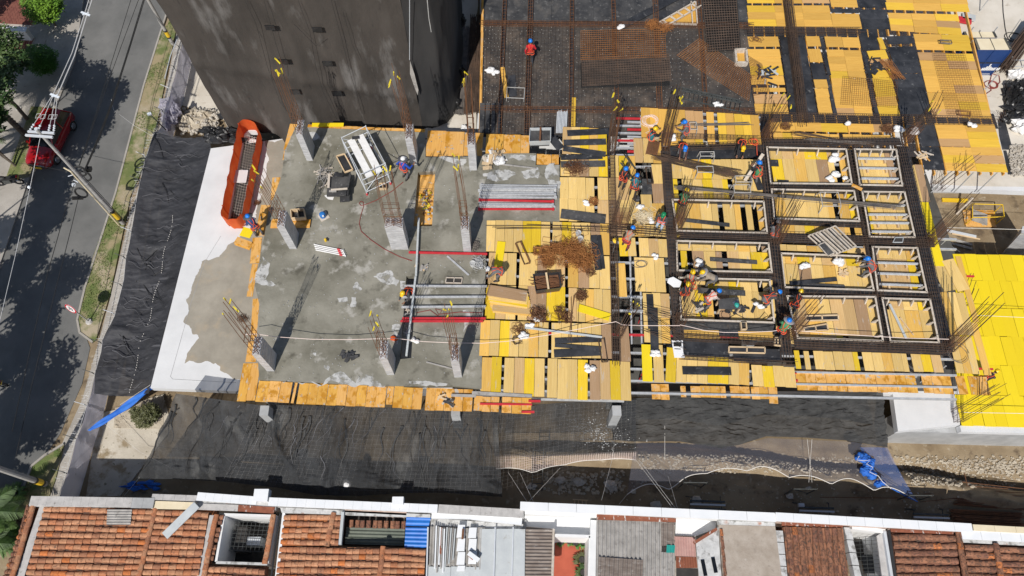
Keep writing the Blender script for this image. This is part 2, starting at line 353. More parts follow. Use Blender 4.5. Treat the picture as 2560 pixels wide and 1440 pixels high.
M['print']=mat('black_print',(.02,.02,.02),(.03,.03,.03),rough=.6)
M['yellowpaint']=mat('yellow_paint',(.78,.50,.02),(.80,.53,.03),rough=.5)
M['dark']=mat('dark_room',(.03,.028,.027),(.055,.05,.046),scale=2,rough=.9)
from mathutils import noise as MN
def poly(pts,z):return [P(x,y,z) for x,y in pts]
def bil(q,u,v):
 a=q[0].lerp(q[1],u);b=q[3].lerp(q[2],u);return a.lerp(b,v)
def sheetmesh(q,nr,nc,amp=.1,sc=.8,seed=0,sag=0.0,fold=0.0,fscale=3.0,fdir=(1,0),extra=None):
 rows=[]
 for i in range(nr+1):
  row=[]
  for j in range(nc+1):
   u,v=j/nc,i/nr;p=bil(q,u,v).copy()
   n=MN.fractal(Vector((p.x*sc+seed,p.y*sc,p.z*sc)),1.0,2.0,4)
   e=min(1,6*min(u,1-u,v,1-v)+.25)
   p.z+=amp*n*e-sag*math.sin(math.pi*u)*math.sin(math.pi*v)
   if fold:
    t=(p.x*fdir[0]+p.y*fdir[1])*fscale+2.0*MN.noise(Vector((p.x*.5,p.y*.5,seed)))
    p.z+=fold*(abs(math.sin(t))**6)*e
   if extra:p=extra(u,v,p)
   row.append(p)
  rows.append(row)
 return MB().grid(rows)
UNIT={}
def unit(mt,key='cube'):
 k=(mt.name,key)
 if k not in UNIT:
  b=MB().box((0,0,0),(1,1,1));me=bpy.data.meshes.new('board');me.from_pydata(b.v,[],b.f);me.materials.append(mt);UNIT[k]=me
 return UNIT[k]
def board(name,parent,c,lu,lv,th,ang,mt):
 """one flat board; its grain runs along its longer side"""
 o=bpy.data.objects.new(name,unit(mt));COL.objects.link(o)
 if parent is not None:o.parent=parent;c=c-wloc(parent)
 if lu>lv:lu,lv=lv,lu;ang+=math.pi/2
 o.location=c;o.scale=(lu,lv,th);o.rotation_euler=(0,0,ang);return o
def fieldw(parent,q,nr,nc,mt,skip=0.0,th=.028,name='panel',gap=.012,jit=.006):
 for i in range(nr):
  for j in range(nc):
   j0,j1=j/nc,(j+1)/nc
   if R.random()<skip:j1-=.45/nc
   a=bil(q,j0,i/nr);b=bil(q,j1,i/nr);c=bil(q,j1,(i+1)/nr);d=bil(q,j0,(i+1)/nr)
   u=((b-a)+(c-d))/2;v=((d-a)+(c-b))/2
   ang=math.atan2(u.y,u.x);un=u.normalized();lv=abs(v.cross(un).length)
   ctr=(a+b+c+d)/4;ctr.z+=-th/2+R.uniform(-jit,jit)
   ctr.x+=R.uniform(-.008,.008);ctr.y+=R.uniform(-.02,.02)
   board(name,parent,ctr,u.length-gap,lv-gap,th,ang+R.uniform(-.006,.006),mt)
def field(parent,pts,nr,nc,mt=None,skip=0.0,z=0.0,**k):
 fieldw(parent,poly(pts,z),nr,nc,mt or M['board'],skip,**k)
# ------------------------------------------------------------------ ground, street
g0=P(1280,1312,ZG);g1=P(1280,1083,ZG)
TX0,TX1,TY0,TY1=P(215,1200,ZG).x,46.0,g0.y,g1.y
b=MB()
for (x0,x1,y0,y1) in ((-250,250,-250,TY0),(-250,250,TY1,250),(-250,TX0,TY0,TY1),(TX1,250,TY0,TY1)):
 b.add([(x0,y0,ZG-.03),(x1,y0,ZG-.03),(x1,y1,ZG-.03),(x0,y1,ZG-.03)],[(0,1,2,3)])
struct(b.build('ground',M['soil']))
def terr(px,py):
 """rough ground of the alley: a trench, the heap dug out of it, rubble"""
 n=MN.fractal(Vector((px*.012,py*.03,1.5)),1.0,2.0,6)
 h=.05*n
 if px>1200:
  yc=1100+max(0,px-1640)*.118+6*math.sin(px*.013)
  k=min(1,(px-1200)/150)
  d=(py-yc)
  h+=k*(-1.0*math.exp(-(d/11)**2)+(.62+.2*n)*math.exp(-((d-46)/26)**2)+.2*math.exp(-((d-95)/18)**2)*n)
  if px>2250:h-=0
 return h
rows=[]
NI,NJ=44,300
for i in range(NI+1):
 row=[]
 for j in range(NJ+1):
  x=TX0+(TX1-TX0)*j/NJ;y=TY0+(TY1-TY0)*i/NI
  px,py=proj((x,y,ZG))
  e=min(1,5*min(i/NI,1-i/NI,j/NJ,1-j/NJ))
  row.append(Vector((x,y,ZG-.03+terr(px,py)*e)))
 rows.append(row)
struct(MB().grid(rows).build('alley_ground',M['soil'],smooth=True))
def flat(name,pts,z,mt,kind='structure',th=0.0):
 p=poly(pts,z)
 if th:b_=MB().prism(p,z-th,z)
 else:
  ar=sum(p[i].x*p[(i+1)%len(p)].y-p[(i+1)%len(p)].x*p[i].y for i in range(len(p)))
  if ar<0:p=p[::-1]
  b_=MB().add(p,[tuple(range(len(p)))])
 o=b_.build(name,mt)
 if kind:o['kind']=kind
 return o
flat('road',[(225,-120),(187,150),(130,290),(73,443),(0,660),(-280,1440),(-160,1700),(-40,1440),(40,1250),(150,1085),(205,960),(225,870),(200,800),(290,480),(360,213),(403,73),(455,-120)],ZG,M['asphalt'])
flat('pavement',[(225,-120),(187,150),(130,290),(73,443),(0,660),(-280,1440),(-700,1440),(-500,300),(-200,-120)],ZG+.1,M['pavement'],th=.14)
flat('footpath',[(445,60),(426,165),(398,320),(362,420),(330,520),(300,640),(272,760),(245,860),(205,1000),(150,1120),(110,1250),(160,1250),(200,1120),(235,1000),(262,900),(285,800),(312,700),(325,620),(345,500),(400,340),(440,200),(462,60)],ZG+.02,M['pavement'],th=.06)
vpts=[(448,-60),(420,60),(403,78),(388,130),(360,215),(333,322),(290,482),(283,507),(233,640),(213,720),(194,800),(200,830),(232,855),(240,848),(275,735),(303,600),(326,490),(352,430),(390,320),(418,175),(440,75),(458,-60)]
flat('verge',vpts,ZG+.09,M['grassmat'],th=.1)
flat('verge',[(160,1113),(115,1140),(83,1165),(62,1220),(40,1300),(100,1300),(138,1200)],ZG+.09,M['grassmat'],th=.1)
flat('verge',[(78,266),(140,270),(108,350),(72,442),(12,452)],ZG+.13,M['grassmat'],th=.04)
kb=MB()
for pts in ([(448,-60),(403,78),(360,215),(290,482),(213,720),(194,800),(200,832),(232,856)],[(160,1110),(113,1138),(80,1165),(58,1222),(36,1300)]):
 w_=poly(pts,ZG+.06)
 for a,c in zip(w_,w_[1:]):kb.beam(a,c,.12,.14)
struct(kb.build('kerb',M['pavement']))
# turf blades
gb=MB()
def inside(p,pl):
 r=False;n=len(pl)
 for i in range(n):
  a,c=pl[i],pl[i-1]
  if (a.y>p.y)!=(c.y>p.y) and p.x<(c.x-a.x)*(p.y-a.y)/(c.y-a.y)+a.x:r= not r
 return r
for pts,n in ((vpts,9000),([(160,1113),(83,1165),(62,1220),(40,1300),(100,1300),(138,1200)],1500),([(78,266),(140,270),(108,350),(72,442),(12,452)],1800)):
 pl=poly(pts,ZG+.09);xs=[p.x for p in pl];ys=[p.y for p in pl]
 for _ in range(n):
  p=Vector((R.uniform(min(xs),max(xs)),R.uniform(min(ys),max(ys)),ZG+.09))
  if not inside(p,pl):continue
  if MN.noise(Vector((p.x*.45,p.y*.45,0)))<.06:continue
  h=R.uniform(.05,.13);a=R.uniform(0,6.3);w_=R.uniform(.012,.03)
  d=Vector((math.cos(a),math.sin(a),0))*w_;t=Vector((R.uniform(-.06,.06),R.uniform(-.06,.06),h))
  gb.add([p-d,p+d,p+t],[(0,1,2)])
tag(gb.build('grass',M['blade'],kind='stuff'), 'short patchy grass on the verges along the street', 'grass')
# brick plaza by the houses across the street
def paving(q,nu,nv,name,mt,z,off=.5,th=.05,gap=.02):
 b_=MB()
 for i in range(nv):
  for j in range(-1,nu+1):
   u0=(j+(off if i%2 else 0))/nu;u1=u0+1/nu
   u0,u1=max(0,u0),min(1,u1)
   if u1-u0<.2/nu:continue
   c4=[bil(q,u0,i/nv),bil(q,u1,i/nv),bil(q,u1,(i+1)/nv),bil(q,u0,(i+1)/nv)]
   m=(c4[0]+c4[1]+c4[2]+c4[3])/4
   c4=[m+(c-m)*(1-gap*3) for c in c4]
   zz=z+R.uniform(-.004,.004)
   b_.hull4([Vector((c.x,c.y,zz-th)) for c in c4][::-1],[Vector((c.x,c.y,zz)) for c in c4][::-1])
 o=b_.build(name,mt);o['kind']='structure';return o
flat('plaza_bed',[(0,-40),(102,-40),(86,68),(-60,60)],ZG+.115,M['mortar'])
paving(poly([(-40,-40),(100,-40),(84,66),(-60,58)],ZG),16,16, 'brick_paving',M['brick'],ZG+.15)
flat('plaza_bed',[(40,92),(88,96),(62,168),(20,160)],ZG+.115,M['mortar'])
paving(poly([(40,90),(80,94),(52,166),(15,158)],ZG),3,6, 'tile_paving',M['brick'],ZG+.14)
paving(poly([(81,95),(88,96),(62,168),(54,166)],ZG),1,9, 'tile_paving',M['brick'],ZG+.14)
t=thing('garden_wall', 'low white garden wall with vent holes at the edge of the brick plaza', 'wall',P(50,90,ZG+.1))
a,c=P(-40,92,ZG+.1),P(84,98,ZG+.1)
MB().beam(a+Vector((0,0,.45)),c+Vector((0,0,.45)),.34,.9).build('wall',M['whitewall'],t)
MB().beam(a+Vector((0,0,.94)),c+Vector((.05,0,.94)),.44,.08).build('coping',M['whitepaint'],t)
for f in (.6,.74,.88):
 MB().box(a.lerp(c,f)+Vector((0,-.172,.55)),(.22,.02,.12)).build('vent',M['dark'],t)
t=MB().prism(poly([(43,268),(55,268),(53,276),(40,276)],ZG+.1),ZG+.1,ZG+.16).build('utility_cover',M['cement'])
tag(t, 'small square concrete cover on the pavement near the palm', 'cover')
# ------------------------------------------------------------------ the building: floors, columns
BLD=thing('unfinished_building', 'half built concrete building with wet grey floor, wrapped columns and white terrace', 'building',P(900,620,Z0))
def holed(outer,holes,z0,z1):
 bm=bmesh.new()
 def loop(pts):
  vs_=[bm.verts.new((p.x,p.y,z1)) for p in pts]
  return [bm.edges.new((vs_[i],vs_[(i+1)%len(vs_)])) for i in range(len(vs_))]
 es=loop(outer)
 for h in holes:es+=loop(h)
 bmesh.ops.triangle_fill(bm,use_beauty=True,use_dissolve=False,edges=es)
 r=bmesh.ops.extrude_face_region(bm,geom=bm.faces[:])
 for v in r['geom']:
  if isinstance(v,bmesh.types.BMVert):v.co.z=z0
 bmesh.ops.recalc_face_normals(bm,faces=bm.faces[:])
 b_=MB();bm.verts.index_update()
 b_.v=[tuple(v.co) for v in bm.verts];b_.f=[tuple(v.index for v in f.verts) for f in bm.faces];bm.free()
 return b_
slab_out=[(739,317),(1062,331),(1064,393),(1202,391),(1216,384),(1341,383),(1339,413),(1399,412),(1399,553),(1217,551),(1215,640),(1213,720),(1206,800),(1204,972),(1130,964),(962,965),(648,949),(641,850),(648,760),(637,713),(660,594),(671,530),(703,441),(712,377)]
chan1=[(1045,430),(1088,428),(1080,565),(1033,566)]
chan2=[(1016,690),(1042,690),(1028,895),(1000,898)]
sl_=holed(poly(slab_out,0),[poly(chan1,0),poly(chan2,0)],-.32,0).build('floor_slab',M['concrete'],BLD)
MB().prism(poly([(1030,425),(1100,425),(1095,575),(1020,575)],-.45),-.5,-.42).build('channel_bottom',M['board_edge'],BLD)
# debris in the channels
def ragged(pts,z,n=90,amp=.22,seed=0.0,mt=None,name='dry_patch',parent=None):
 w_=poly(pts,z);per=[(w_[i],w_[(i+1)%len(w_)]) for i in range(len(w_))];tot=sum((c-a).length for a,c in per)
 out=[]
 for a,c in per:
  k=max(2,int(n*(c-a).length/tot))
  for i in range(k):
   p=a.lerp(c,i/k)
   d=Vector((MN.fractal(Vector((p.x*1.3,p.y*1.3,seed)),1,2,5),MN.fractal(Vector((p.x*1.3,p.y*1.3,seed+9)),1,2,5),0))*amp
   out.append(p+d)
 bm=bmesh.new();vs_=[bm.verts.new(p) for p in out]
 es=[bm.edges.new((vs_[i],vs_[(i+1)%len(vs_)])) for i in range(len(vs_))]
 bmesh.ops.triangle_fill(bm,use_beauty=True,use_dissolve=False,edges=es)
 bm.normal_update()
 for f in bm.faces:
  if f.normal.z<0:f.normal_flip()
 bm.verts.index_update();b_=MB();b_.v=[tuple(v.co) for v in bm.verts];b_.f=[tuple(v.index for v in f.verts) for f in bm.faces];bm.free()
 return b_.build(name,mt or M['dry'],parent)
# white render spilt and dried on the floor (each its own outline)
DRY=[([(655,640),(672,660),(668,700),(690,712),(640,714),(644,690)],.16),([(935,690),(965,676),(985,690),(1003,702),(990,716),(962,708)],.18),([(880,712),(900,705),(905,725),(885,735)],.16),
([(705,955),(740,950),(800,963),(830,940),(870,935),(890,955),(905,925),(925,935),(962,962),(960,966),(706,953)],.2),([(1022,955),(1060,950),(1118,958),(1116,963),(1022,962)],.12),
([(1215,430),(1270,420),(1290,435),(1270,455),(1222,450)],.2),([(1300,425),(1340,420),(1340,445),(1315,450)],.18),([(1365,414),(1397,414),(1397,500),(1380,470),(1362,440)],.2),([(1250,388),(1338,386),(1338,400),(1270,400)],.14),
([(1097,394),(1168,394),(1160,415),(1120,405)],.16),([(785,870),(796,880),(788,890),(780,880)],.08),([(815,910),(825,915),(822,928),(812,920)],.08),([(845,746),(868,740),(870,752),(848,755)],.1),([(878,742),(892,745),(888,768),(876,766)],.1),
([(775,330),(792,326),(800,345),(782,350)],.1),([(980,814),(1000,812),(998,860),(985,850)],.12),([(1160,775),(1172,770),(1176,800),(1162,830)],.1),([(1000,700),(1012,702),(1012,745),(1003,740)],.08)]
DB=thing('render_spill', 'thin patches of dried white render on the wet grey floor', 'spill',P(900,700,0))
for k,(pts,am) in enumerate(DRY):ragged(pts,.004+k*.0005,90,am*1.3,k*3.1,M['spill'], 'spill_patch',DB)
WETP=[([(850,560),(940,520),(980,620),(930,720),(820,700)],.5),([(660,640),(700,640),(716,700),(690,710),(668,690)],.2),([(1080,660),(1180,650),(1190,690),(1100,700)],.2)]
# terrace, one floor down, and the rest of that floor
terr_out=[(527,371),(720,345),(1190,350),(1200,200),(1200,-260),(3100,-260),(3100,500),(2318,468),(2330,560),(2392,640),(2400,1062),(2245,1078),(2232,985),(1180,985),(590,978),(376,970)]
terr_b=holed(poly(terr_out,ZT),[poly([(612,340),(650,352),(612,558),(572,566)],ZT)],ZT-.45,ZT)
terr_b.build('lower_floor',M['white_conc'],BLD)
ragged([(548,640),(600,592),(630,586),(652,480),(668,400),(666,352),(720,350),(720,980),(620,976),(600,955),(560,935),(540,905),(460,905),(470,880),(495,850),(462,800),(475,740),(505,655)],ZT+.004,420,.24,4.0,M['wet'], 'wet_screed',BLD)
ragged([(1200,400),(1400,392),(2300,392),(2390,640),(2392,978),(2240,978),(1190,978)],ZT+.005,40,.02,6.0,M['shade_floor'], 'painted_shade_floor',BLD)  # dark sheet added so the gaps between the boards look unlit
ragged([(1060,345),(1190,345),(1195,-240),(1060,-240)],ZT+.004,60,.1,2.0,M['pale_conc'], 'pale_screed',BLD)
ragged([(2330,462),(2345,300),(2300,-240),(3080,-240),(3080,480)],ZT+.004,60,.1,5.0,M['pale_conc'], 'pale_screed',BLD)
for pts in ([(552,590),(512,655),(477,760),(426,942),(432,948),(590,957)],):
 MB().path([p+Vector((0,0,.004)) for p in poly(pts,ZT)],.012,4).build('screed_joint',M['grey_conc'],BLD)
# the pit below the barrier, floor and walls coloured dark to imitate its shade
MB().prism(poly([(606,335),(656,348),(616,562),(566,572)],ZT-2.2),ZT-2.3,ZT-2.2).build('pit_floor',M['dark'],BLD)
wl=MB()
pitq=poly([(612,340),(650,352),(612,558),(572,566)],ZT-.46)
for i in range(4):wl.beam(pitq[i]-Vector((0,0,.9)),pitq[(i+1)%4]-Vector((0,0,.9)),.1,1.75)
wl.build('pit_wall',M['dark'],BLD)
# walls of the lower storey on the alley side
wl=MB()
for a,c in (((2245,1079),(3000,1098)),):
 A,B=P(*a,ZT-.47),P(*c,ZT-.47)
 wl.hull4([Vector((p.x,p.y,ZG-.6)) for p in (A,B,B+Vector((0,1,0)),A+Vector((0,1,0)))],[A,B,B+Vector((0,1,0)),A+Vector((0,1,0))])
wl.build('basement_wall',M['grey_conc'],BLD)
A,B=P(2400,1066,ZT-.02),P(3000,1080,ZT-.02)
MB().hull4([p+Vector((0,-.28,-.4)) for p in (A,B)]+[p+Vector((0,.05,-.4)) for p in (B,A)],[p+Vector((0,-.28,0)) for p in (A,B)]+[p+Vector((0,.05,0)) for p in (B,A)]).build('edge_beam',M['white_conc'],BLD)
# inner columns and wall of the lower storey (seen in the gaps)
for px,py in ((665,960),(1140,965),(1540,950),(900,800),(1300,800),(1700,800),(1900,800),(2100,800),(1700,560),(2100,560),(1500,560),(2300,700),(2300,900)):
 p=P(px,py,0)
 MB().box((p.x,p.y-.3,-1.6),(.4,.7,2.5)).build('lower_column',M['grey_conc'],BLD)
for px in (665,1140,1540):
 p=P(px,1000,-.4);MB().box((p.x,p.y-.55,-1.6),(.44,.5,2.5)).build('lower_column',M['grey_conc'],BLD)
# columns on the wet floor: (front-left base), (front-right base), depth, seed, bars top height
COLS=[((767,401),(782,402),1.0,7.2,8),((1027,411),(1043,413),1.0,7.2,8),((1174,425),(1192,427),.8,7.3,10),((724,622),(742,623),.95,6.3,8),((979,624),(1021,624),.55,7.1,10),((1159,630),(1178,630),.8,7.6,6),((668,927),(686,929),.9,6.6,8),((968,937),(986,938),.9,6.2,6),((1136,943),(1155,944),.8,7.3,6)]
CH=2.45
for k,(a,c,dp,top,nb) in enumerate(COLS):
 A,B=P(*a,0),P(*c,0);w_=(B-A).length;x0,y0=A.x,(A.y+B.y)/2
 colb=MB();n=14
 for i in range(n):
  z_0,z_1=CH*i/n,CH*(i+1)/n;e=R.uniform(.0,.014)
  colb.box((x0+w_/2,y0+dp/2,(z_0+z_1)/2),(w_+e,dp+e,(z_1-z_0)-.004))
 colb.box((x0+w_/2,y0+dp/2,CH/2),(w_-.02,dp-.02,CH))
 co=colb.build('column',M['column'],BLD)
 rb=MB();lean=Vector((R.uniform(-.12,.12),R.uniform(-.15,.15),0));tips=[]
 nx=3 if w_>.7 else 2;ny=max(2,nb//nx)
 for i in range(nx):
  for j in range(ny):
   bx=x0+.06+(w_-.12)*i/(nx-1);by=y0+.06+(dp-.12)*j/(ny-1)
   tp=Vector((bx,by,top+R.uniform(-.35,.25)))+lean*1.5+Vector((R.uniform(-.08,.08),R.uniform(-.08,.08),0))
   md=Vector((bx,by,(CH+top)/2))+lean*.5
   rb.path([(bx,by,CH-.02),md,tp],.015,4);tips.append(tp)
 rb.build('starter_bars',M['rust'],co,kind='stuff')
 sb=MB()
 for zz in (CH+.35,CH+.9,CH+1.35,CH+1.45):
  z_=zz+R.uniform(-.1,.1);o_=lean*(.5*(zz-CH)/2)
  q=[Vector((x0+sx*w_+(.04 if sx==0 else -.04),y0+sy*dp+(.04 if sy==0 else -.04),z_))+o_ for sx,sy in ((0,0),(1,0),(1,1),(0,1))]
  sb.path(q,.014,4,closed=True)
 for i in range(5):
  yy=y0+dp*(i+.5)/5
  sb.bar((x0+.03,yy-.1,CH+.02),(x0+w_-.03,yy+.08,CH+.3),.01);sb.bar((x0+w_-.03,yy-.1,CH+.02),(x0+.03,yy+.08,CH+.3),.01)
 sb.build('stirrups',M['rust'],co,kind='stuff')
 yb=MB()
 for tp in R.sample(tips,min(len(tips),4)):
  d=Vector((R.uniform(-.16,.16),R.uniform(-.1,.1),-.28));e=Vector((.03,.012,0))
  yb.add([tp-e+Vector((0,0,.04)),tp+e+Vector((0,0,.04)),tp+e*1.4+d,tp-e+d*1.2],[(0,1,2,3)])
  yb.box(tp,(.04,.04,.1))
 yb.build('ribbons',M['ribbon'],co,kind='stuff')
# ------------------------------------------------------------------ formwork decks
def deck(label,px,z=0.0):return thing('formwork_deck',label, 'formwork deck',P(*px,z))
EW=deck('orange stained edge boards framing the wet grey concrete floor on its left and front',(640,1000))
for pts,nr,nc in (([(722,309),(768,313),(742,376),(711,375)],1,1),([(711,377),(742,377),(735,400),(704,400)],1,1),([(683,443),(703,443),(695,498),(674,500)],1,1),([(650,512),(675,513),(664,590),(640,590)],1,1),([(637,594),(660,594),(643,658),(618,660)],1,1),([(630,660),(644,660),(633,742),(616,742)],1,1),
([(634,748),(652,745),(640,850),(622,850)],1,1),([(622,852),(646,852),(640,905),(612,905)],1,1),([(612,907),(650,909),(640,1002),(588,1003)],1,2),([(645,951),(728,956),(726,1008),(640,1004)],1,3),([(733,956),(740,957),(738,1009),(731,1009)],1,1),([(746,957),(966,966),(963,1018),(744,1010)],1,9),([(968,966),(984,967),(982,1012),(965,1012)],1,1),([(985,966),(1058,969),(1052,1023),(981,1020)],1,3),([(1066,969),(1180,974),(1182,1029),(1062,1026)],1,5),
([(770,311),(1062,323),(1062,331),(768,320)],1,7),([(1064,325),(1214,333),(1200,389),(1068,391)],1,3),([(1216,334),(1322,338),(1326,384),(1214,383)],1,5),([(1342,384),(1396,387),(1398,411),(1341,411)],1,3)):
 field(EW,pts,nr,nc,M['board_edge'],z=-.07)
DW=deck('mixed yellow and brown board deck left of the long front cage, strewn with rusty stirrups',(1370,800))
for pts,nr,nc in (([(1216,549),(1376,554),(1374,631),(1214,629)],1,7),([(1382,554),(1524,560),(1524,638),(1380,633)],1,6),([(1222,631),(1292,632),(1290,712),(1220,710)],1,3),([(1299,632),(1413,636),(1413,717),(1297,714)],1,5),([(1420,637),(1524,640),(1526,722),(1420,719)],1,4),
([(1216,712),(1290,714),(1288,798),(1212,796)],1,3),([(1296,714),(1413,718),(1413,803),(1294,800)],1,5),([(1421,720),(1526,724),(1528,808),(1421,803)],1,5),([(1202,799),(1371,806),(1370,893),(1198,889)],1,7),([(1379,806),(1528,811),(1529,897),(1378,894)],1,6),
([(1205,892),(1255,893),(1252,986),(1201,984)],1,2),([(1262,894),(1362,896),(1360,992),(1258,988)],1,4),([(1369,896),(1468,899),(1470,1000),(1367,994)],1,4),([(1474,900),(1576,904),(1578,1001),(1475,999)],1,4)):
 field(DW,pts,nr,nc)
for pts,nc in (([(1186,990),(1249,993),(1246,1031),(1183,1027)],3),([(1256,992),(1328,994),(1328,1035),(1254,1032)],3)):field(DW,pts,1,nc,M['board_edge'],z=-.16)
DN=deck('worn yellow walkway boards between the two long cages, with a square ladder opening',(1560,480))
for pts,nr,nc,mt in (([(1408,316),(1518,322),(1516,386),(1404,384)],1,5, 'board'),([(1402,387),(1520,391),(1520,442),(1400,440)],1,5, 'board'),([(1400,442),(1486,444),(1486,553),(1398,552)],2,4, 'board'),([(1494,444),(1526,444),(1526,558),(1494,556)],2,1, 'board'),([(1526,388),(1586,389),(1602,560),(1526,558)],3,3, 'board'),([(1583,345),(1652,347),(1657,408),(1586,406)],1,3, 'board'),([(1630,410),(1660,410),(1664,560),(1632,560)],3,1, 'board'),([(1603,487),(1631,487),(1632,560),(1604,560)],1,1, 'board'),
([(1526,562),(1664,562),(1668,592),(1526,590)],1,5, 'board'),([(1548,594),(1590,594),(1590,640),(1548,640)],1,2, 'board'),([(1597,595),(1670,597),(1672,642),(1597,641)],1,3, 'board'),([(1586,643),(1662,644),(1664,730),(1588,728)],1,3, 'board'),([(1540,658),(1565,658),(1566,742),(1542,742)],1,1, 'board'),([(1606,731),(1674,734),(1676,858),(1611,856)],2,3, 'board'),([(1546,815),(1573,815),(1575,903),(1549,903)],1,1, 'board'),([(1602,861),(1628,861),(1633,955),(1608,953)],1,1, 'board_new'),([(1631,861),(1657,862),(1661,956),(1636,955)],1,1, 'board')):
 field(DN,pts,nr,nc,M[mt])
DT=deck('clean yellow board deck at the far edge behind the upright cage and crew',(1750,300))
for pts,nr,nc in (([(1605,268),(1760,278),(1758,346),(1600,343)],1,7),([(1768,279),(1786,280),(1786,362),(1766,361)],1,1),([(1796,281),(1902,289),(1898,362),(1794,360)],1,5),([(1935,331),(2100,335),(2098,357),(1932,356)],1,7),([(2110,335),(2228,338),(2228,357),(2108,358)],1,5),([(1656,346),(1758,348),(1758,362),(1657,364)],1,5)):
 field(DT,pts,nr,nc,M['board_back'])
DC=deck('large yellow deck of narrow boards carrying the grid of beam cages and wooden void frames',(1980,600))
DS=deck('yellow and tan front edge boards with gaps, below the caged grid',(1900,930))
for pts,nr,nc,sk,z in (([(1664,866),(1872,906),(1875,962),(1667,955)],1,8,0,0),([(1877,912),(1986,917),(1992,968),(1883,966)],1,4,0,0),([(1984,876),(2349,884),(2360,931),(1990,922)],1,15,.17,0),([(1988,926),(2290,932),(2292,982),(1993,976)],1,12,.1,-.16),([(2305,936),(2378,938),(2382,985),(2308,983)],1,3,0,-.16),([(2391,940),(2414,940),(2417,986),(2395,986)],1,1,0,-.16),([(2422,940),(2470,942),(2474,988),(2425,987)],1,2,0,-.16),
([(1628,960),(1670,960),(1676,1000),(1630,998)],1,2,0,-.16),([(1700,964),(1872,966),(1878,996),(1703,992)],1,7,.2,-.16),([(1876,966),(1920,967),(1922,998),(1880,997)],1,2,0,-.16),([(1920,967),(1942,968),(1946,1010),(1923,1008)],1,1,0,-.15)):
 field(DS,pts,nr,nc,M['board'] if z==0 else M['board_edge'],sk,z=z)
DE=deck('bright yellow boards along the right edge outside the last beam cage',(2350,700))
for pts,nr,nc,mt in (([(2270,412),(2309,412),(2322,505),(2286,503)],1,2, 'board'),([(2286,505),(2322,505),(2340,585),(2306,583)],1,2, 'board_new'),([(2314,586),(2341,586),(2362,665),(2333,665)],1,1, 'board_new'),([(2338,667),(2396,640),(2412,730),(2352,728)],1,2, 'board'),([(2353,730),(2412,732),(2432,838),(2374,838)],1,3, 'board'),([(2378,840),(2434,841),(2444,935),(2386,932)],1,3, 'board'),([(2397,640),(2404,640),(2447,805),(2424,805)],1,1, 'board'),([(2436,806),(2448,806),(2474,938),(2448,938)],1,1, 'board')):
 field(DE,pts,nr,nc,M[mt])
LY=deck('one storey lower deck of brand new bright yellow boards at the right',(2500,850),ZT)
field(LY,[(2389,634),(2800,644),(2800,1076),(2396,1064)],6,14,M['board_new'],z=ZT+.05)
# back deck
BK=deck('black film faced formwork deck under rusty mesh behind the work area',(1500,150),ZB)
lines=[[(1208,0),(1204,333)],[(1262,0),(1248,333)],[(1327,0),(1317,333)],[(1430,0),(1427,333)],[(1533,0),(1545,333)],[(1638,0),(1652,333)],[(1747,0),(1769,333)],[(1866,0),(1890,333)]]
def lx(l,y):return l[0][0]+(l[1][0]-l[0][0])*y/333
for c in range(7):
 for r,(ya,yb) in enumerate(((-140,54),(62,268),(278,336))):
  q=[(lx(lines[c],ya)+4,ya),(lx(lines[c+1],ya)-4,ya),(lx(lines[c+1],yb)-4,yb),(lx(lines[c],yb)+4,yb)]
  if (c,r)==(5,0):q=[(1700,-140),(1744,-140),(1748,54),(1650,54)]
  nr={0:2,1:3,2:1}[r]
  field(BK,q,nr,2 if c>1 else 1,M['blackdusty'] if r==0 else M['blackrust'],z=ZB)
field(BK,[(1205,-140),(1900,-140),(1900,340),(1205,340)],1,1,M['black'],z=ZB-.05,name='underlay')
field(BK,[(1206,-140),(1212,-140),(1204,333),(1197,333)],8,1,M['board_edge'],z=ZB+.02,name='edge_board')
BR=deck('yellow and black striped formwork deck with mesh piles at the far right',(2150,180),ZB)
Y,K='board_back', 'black'
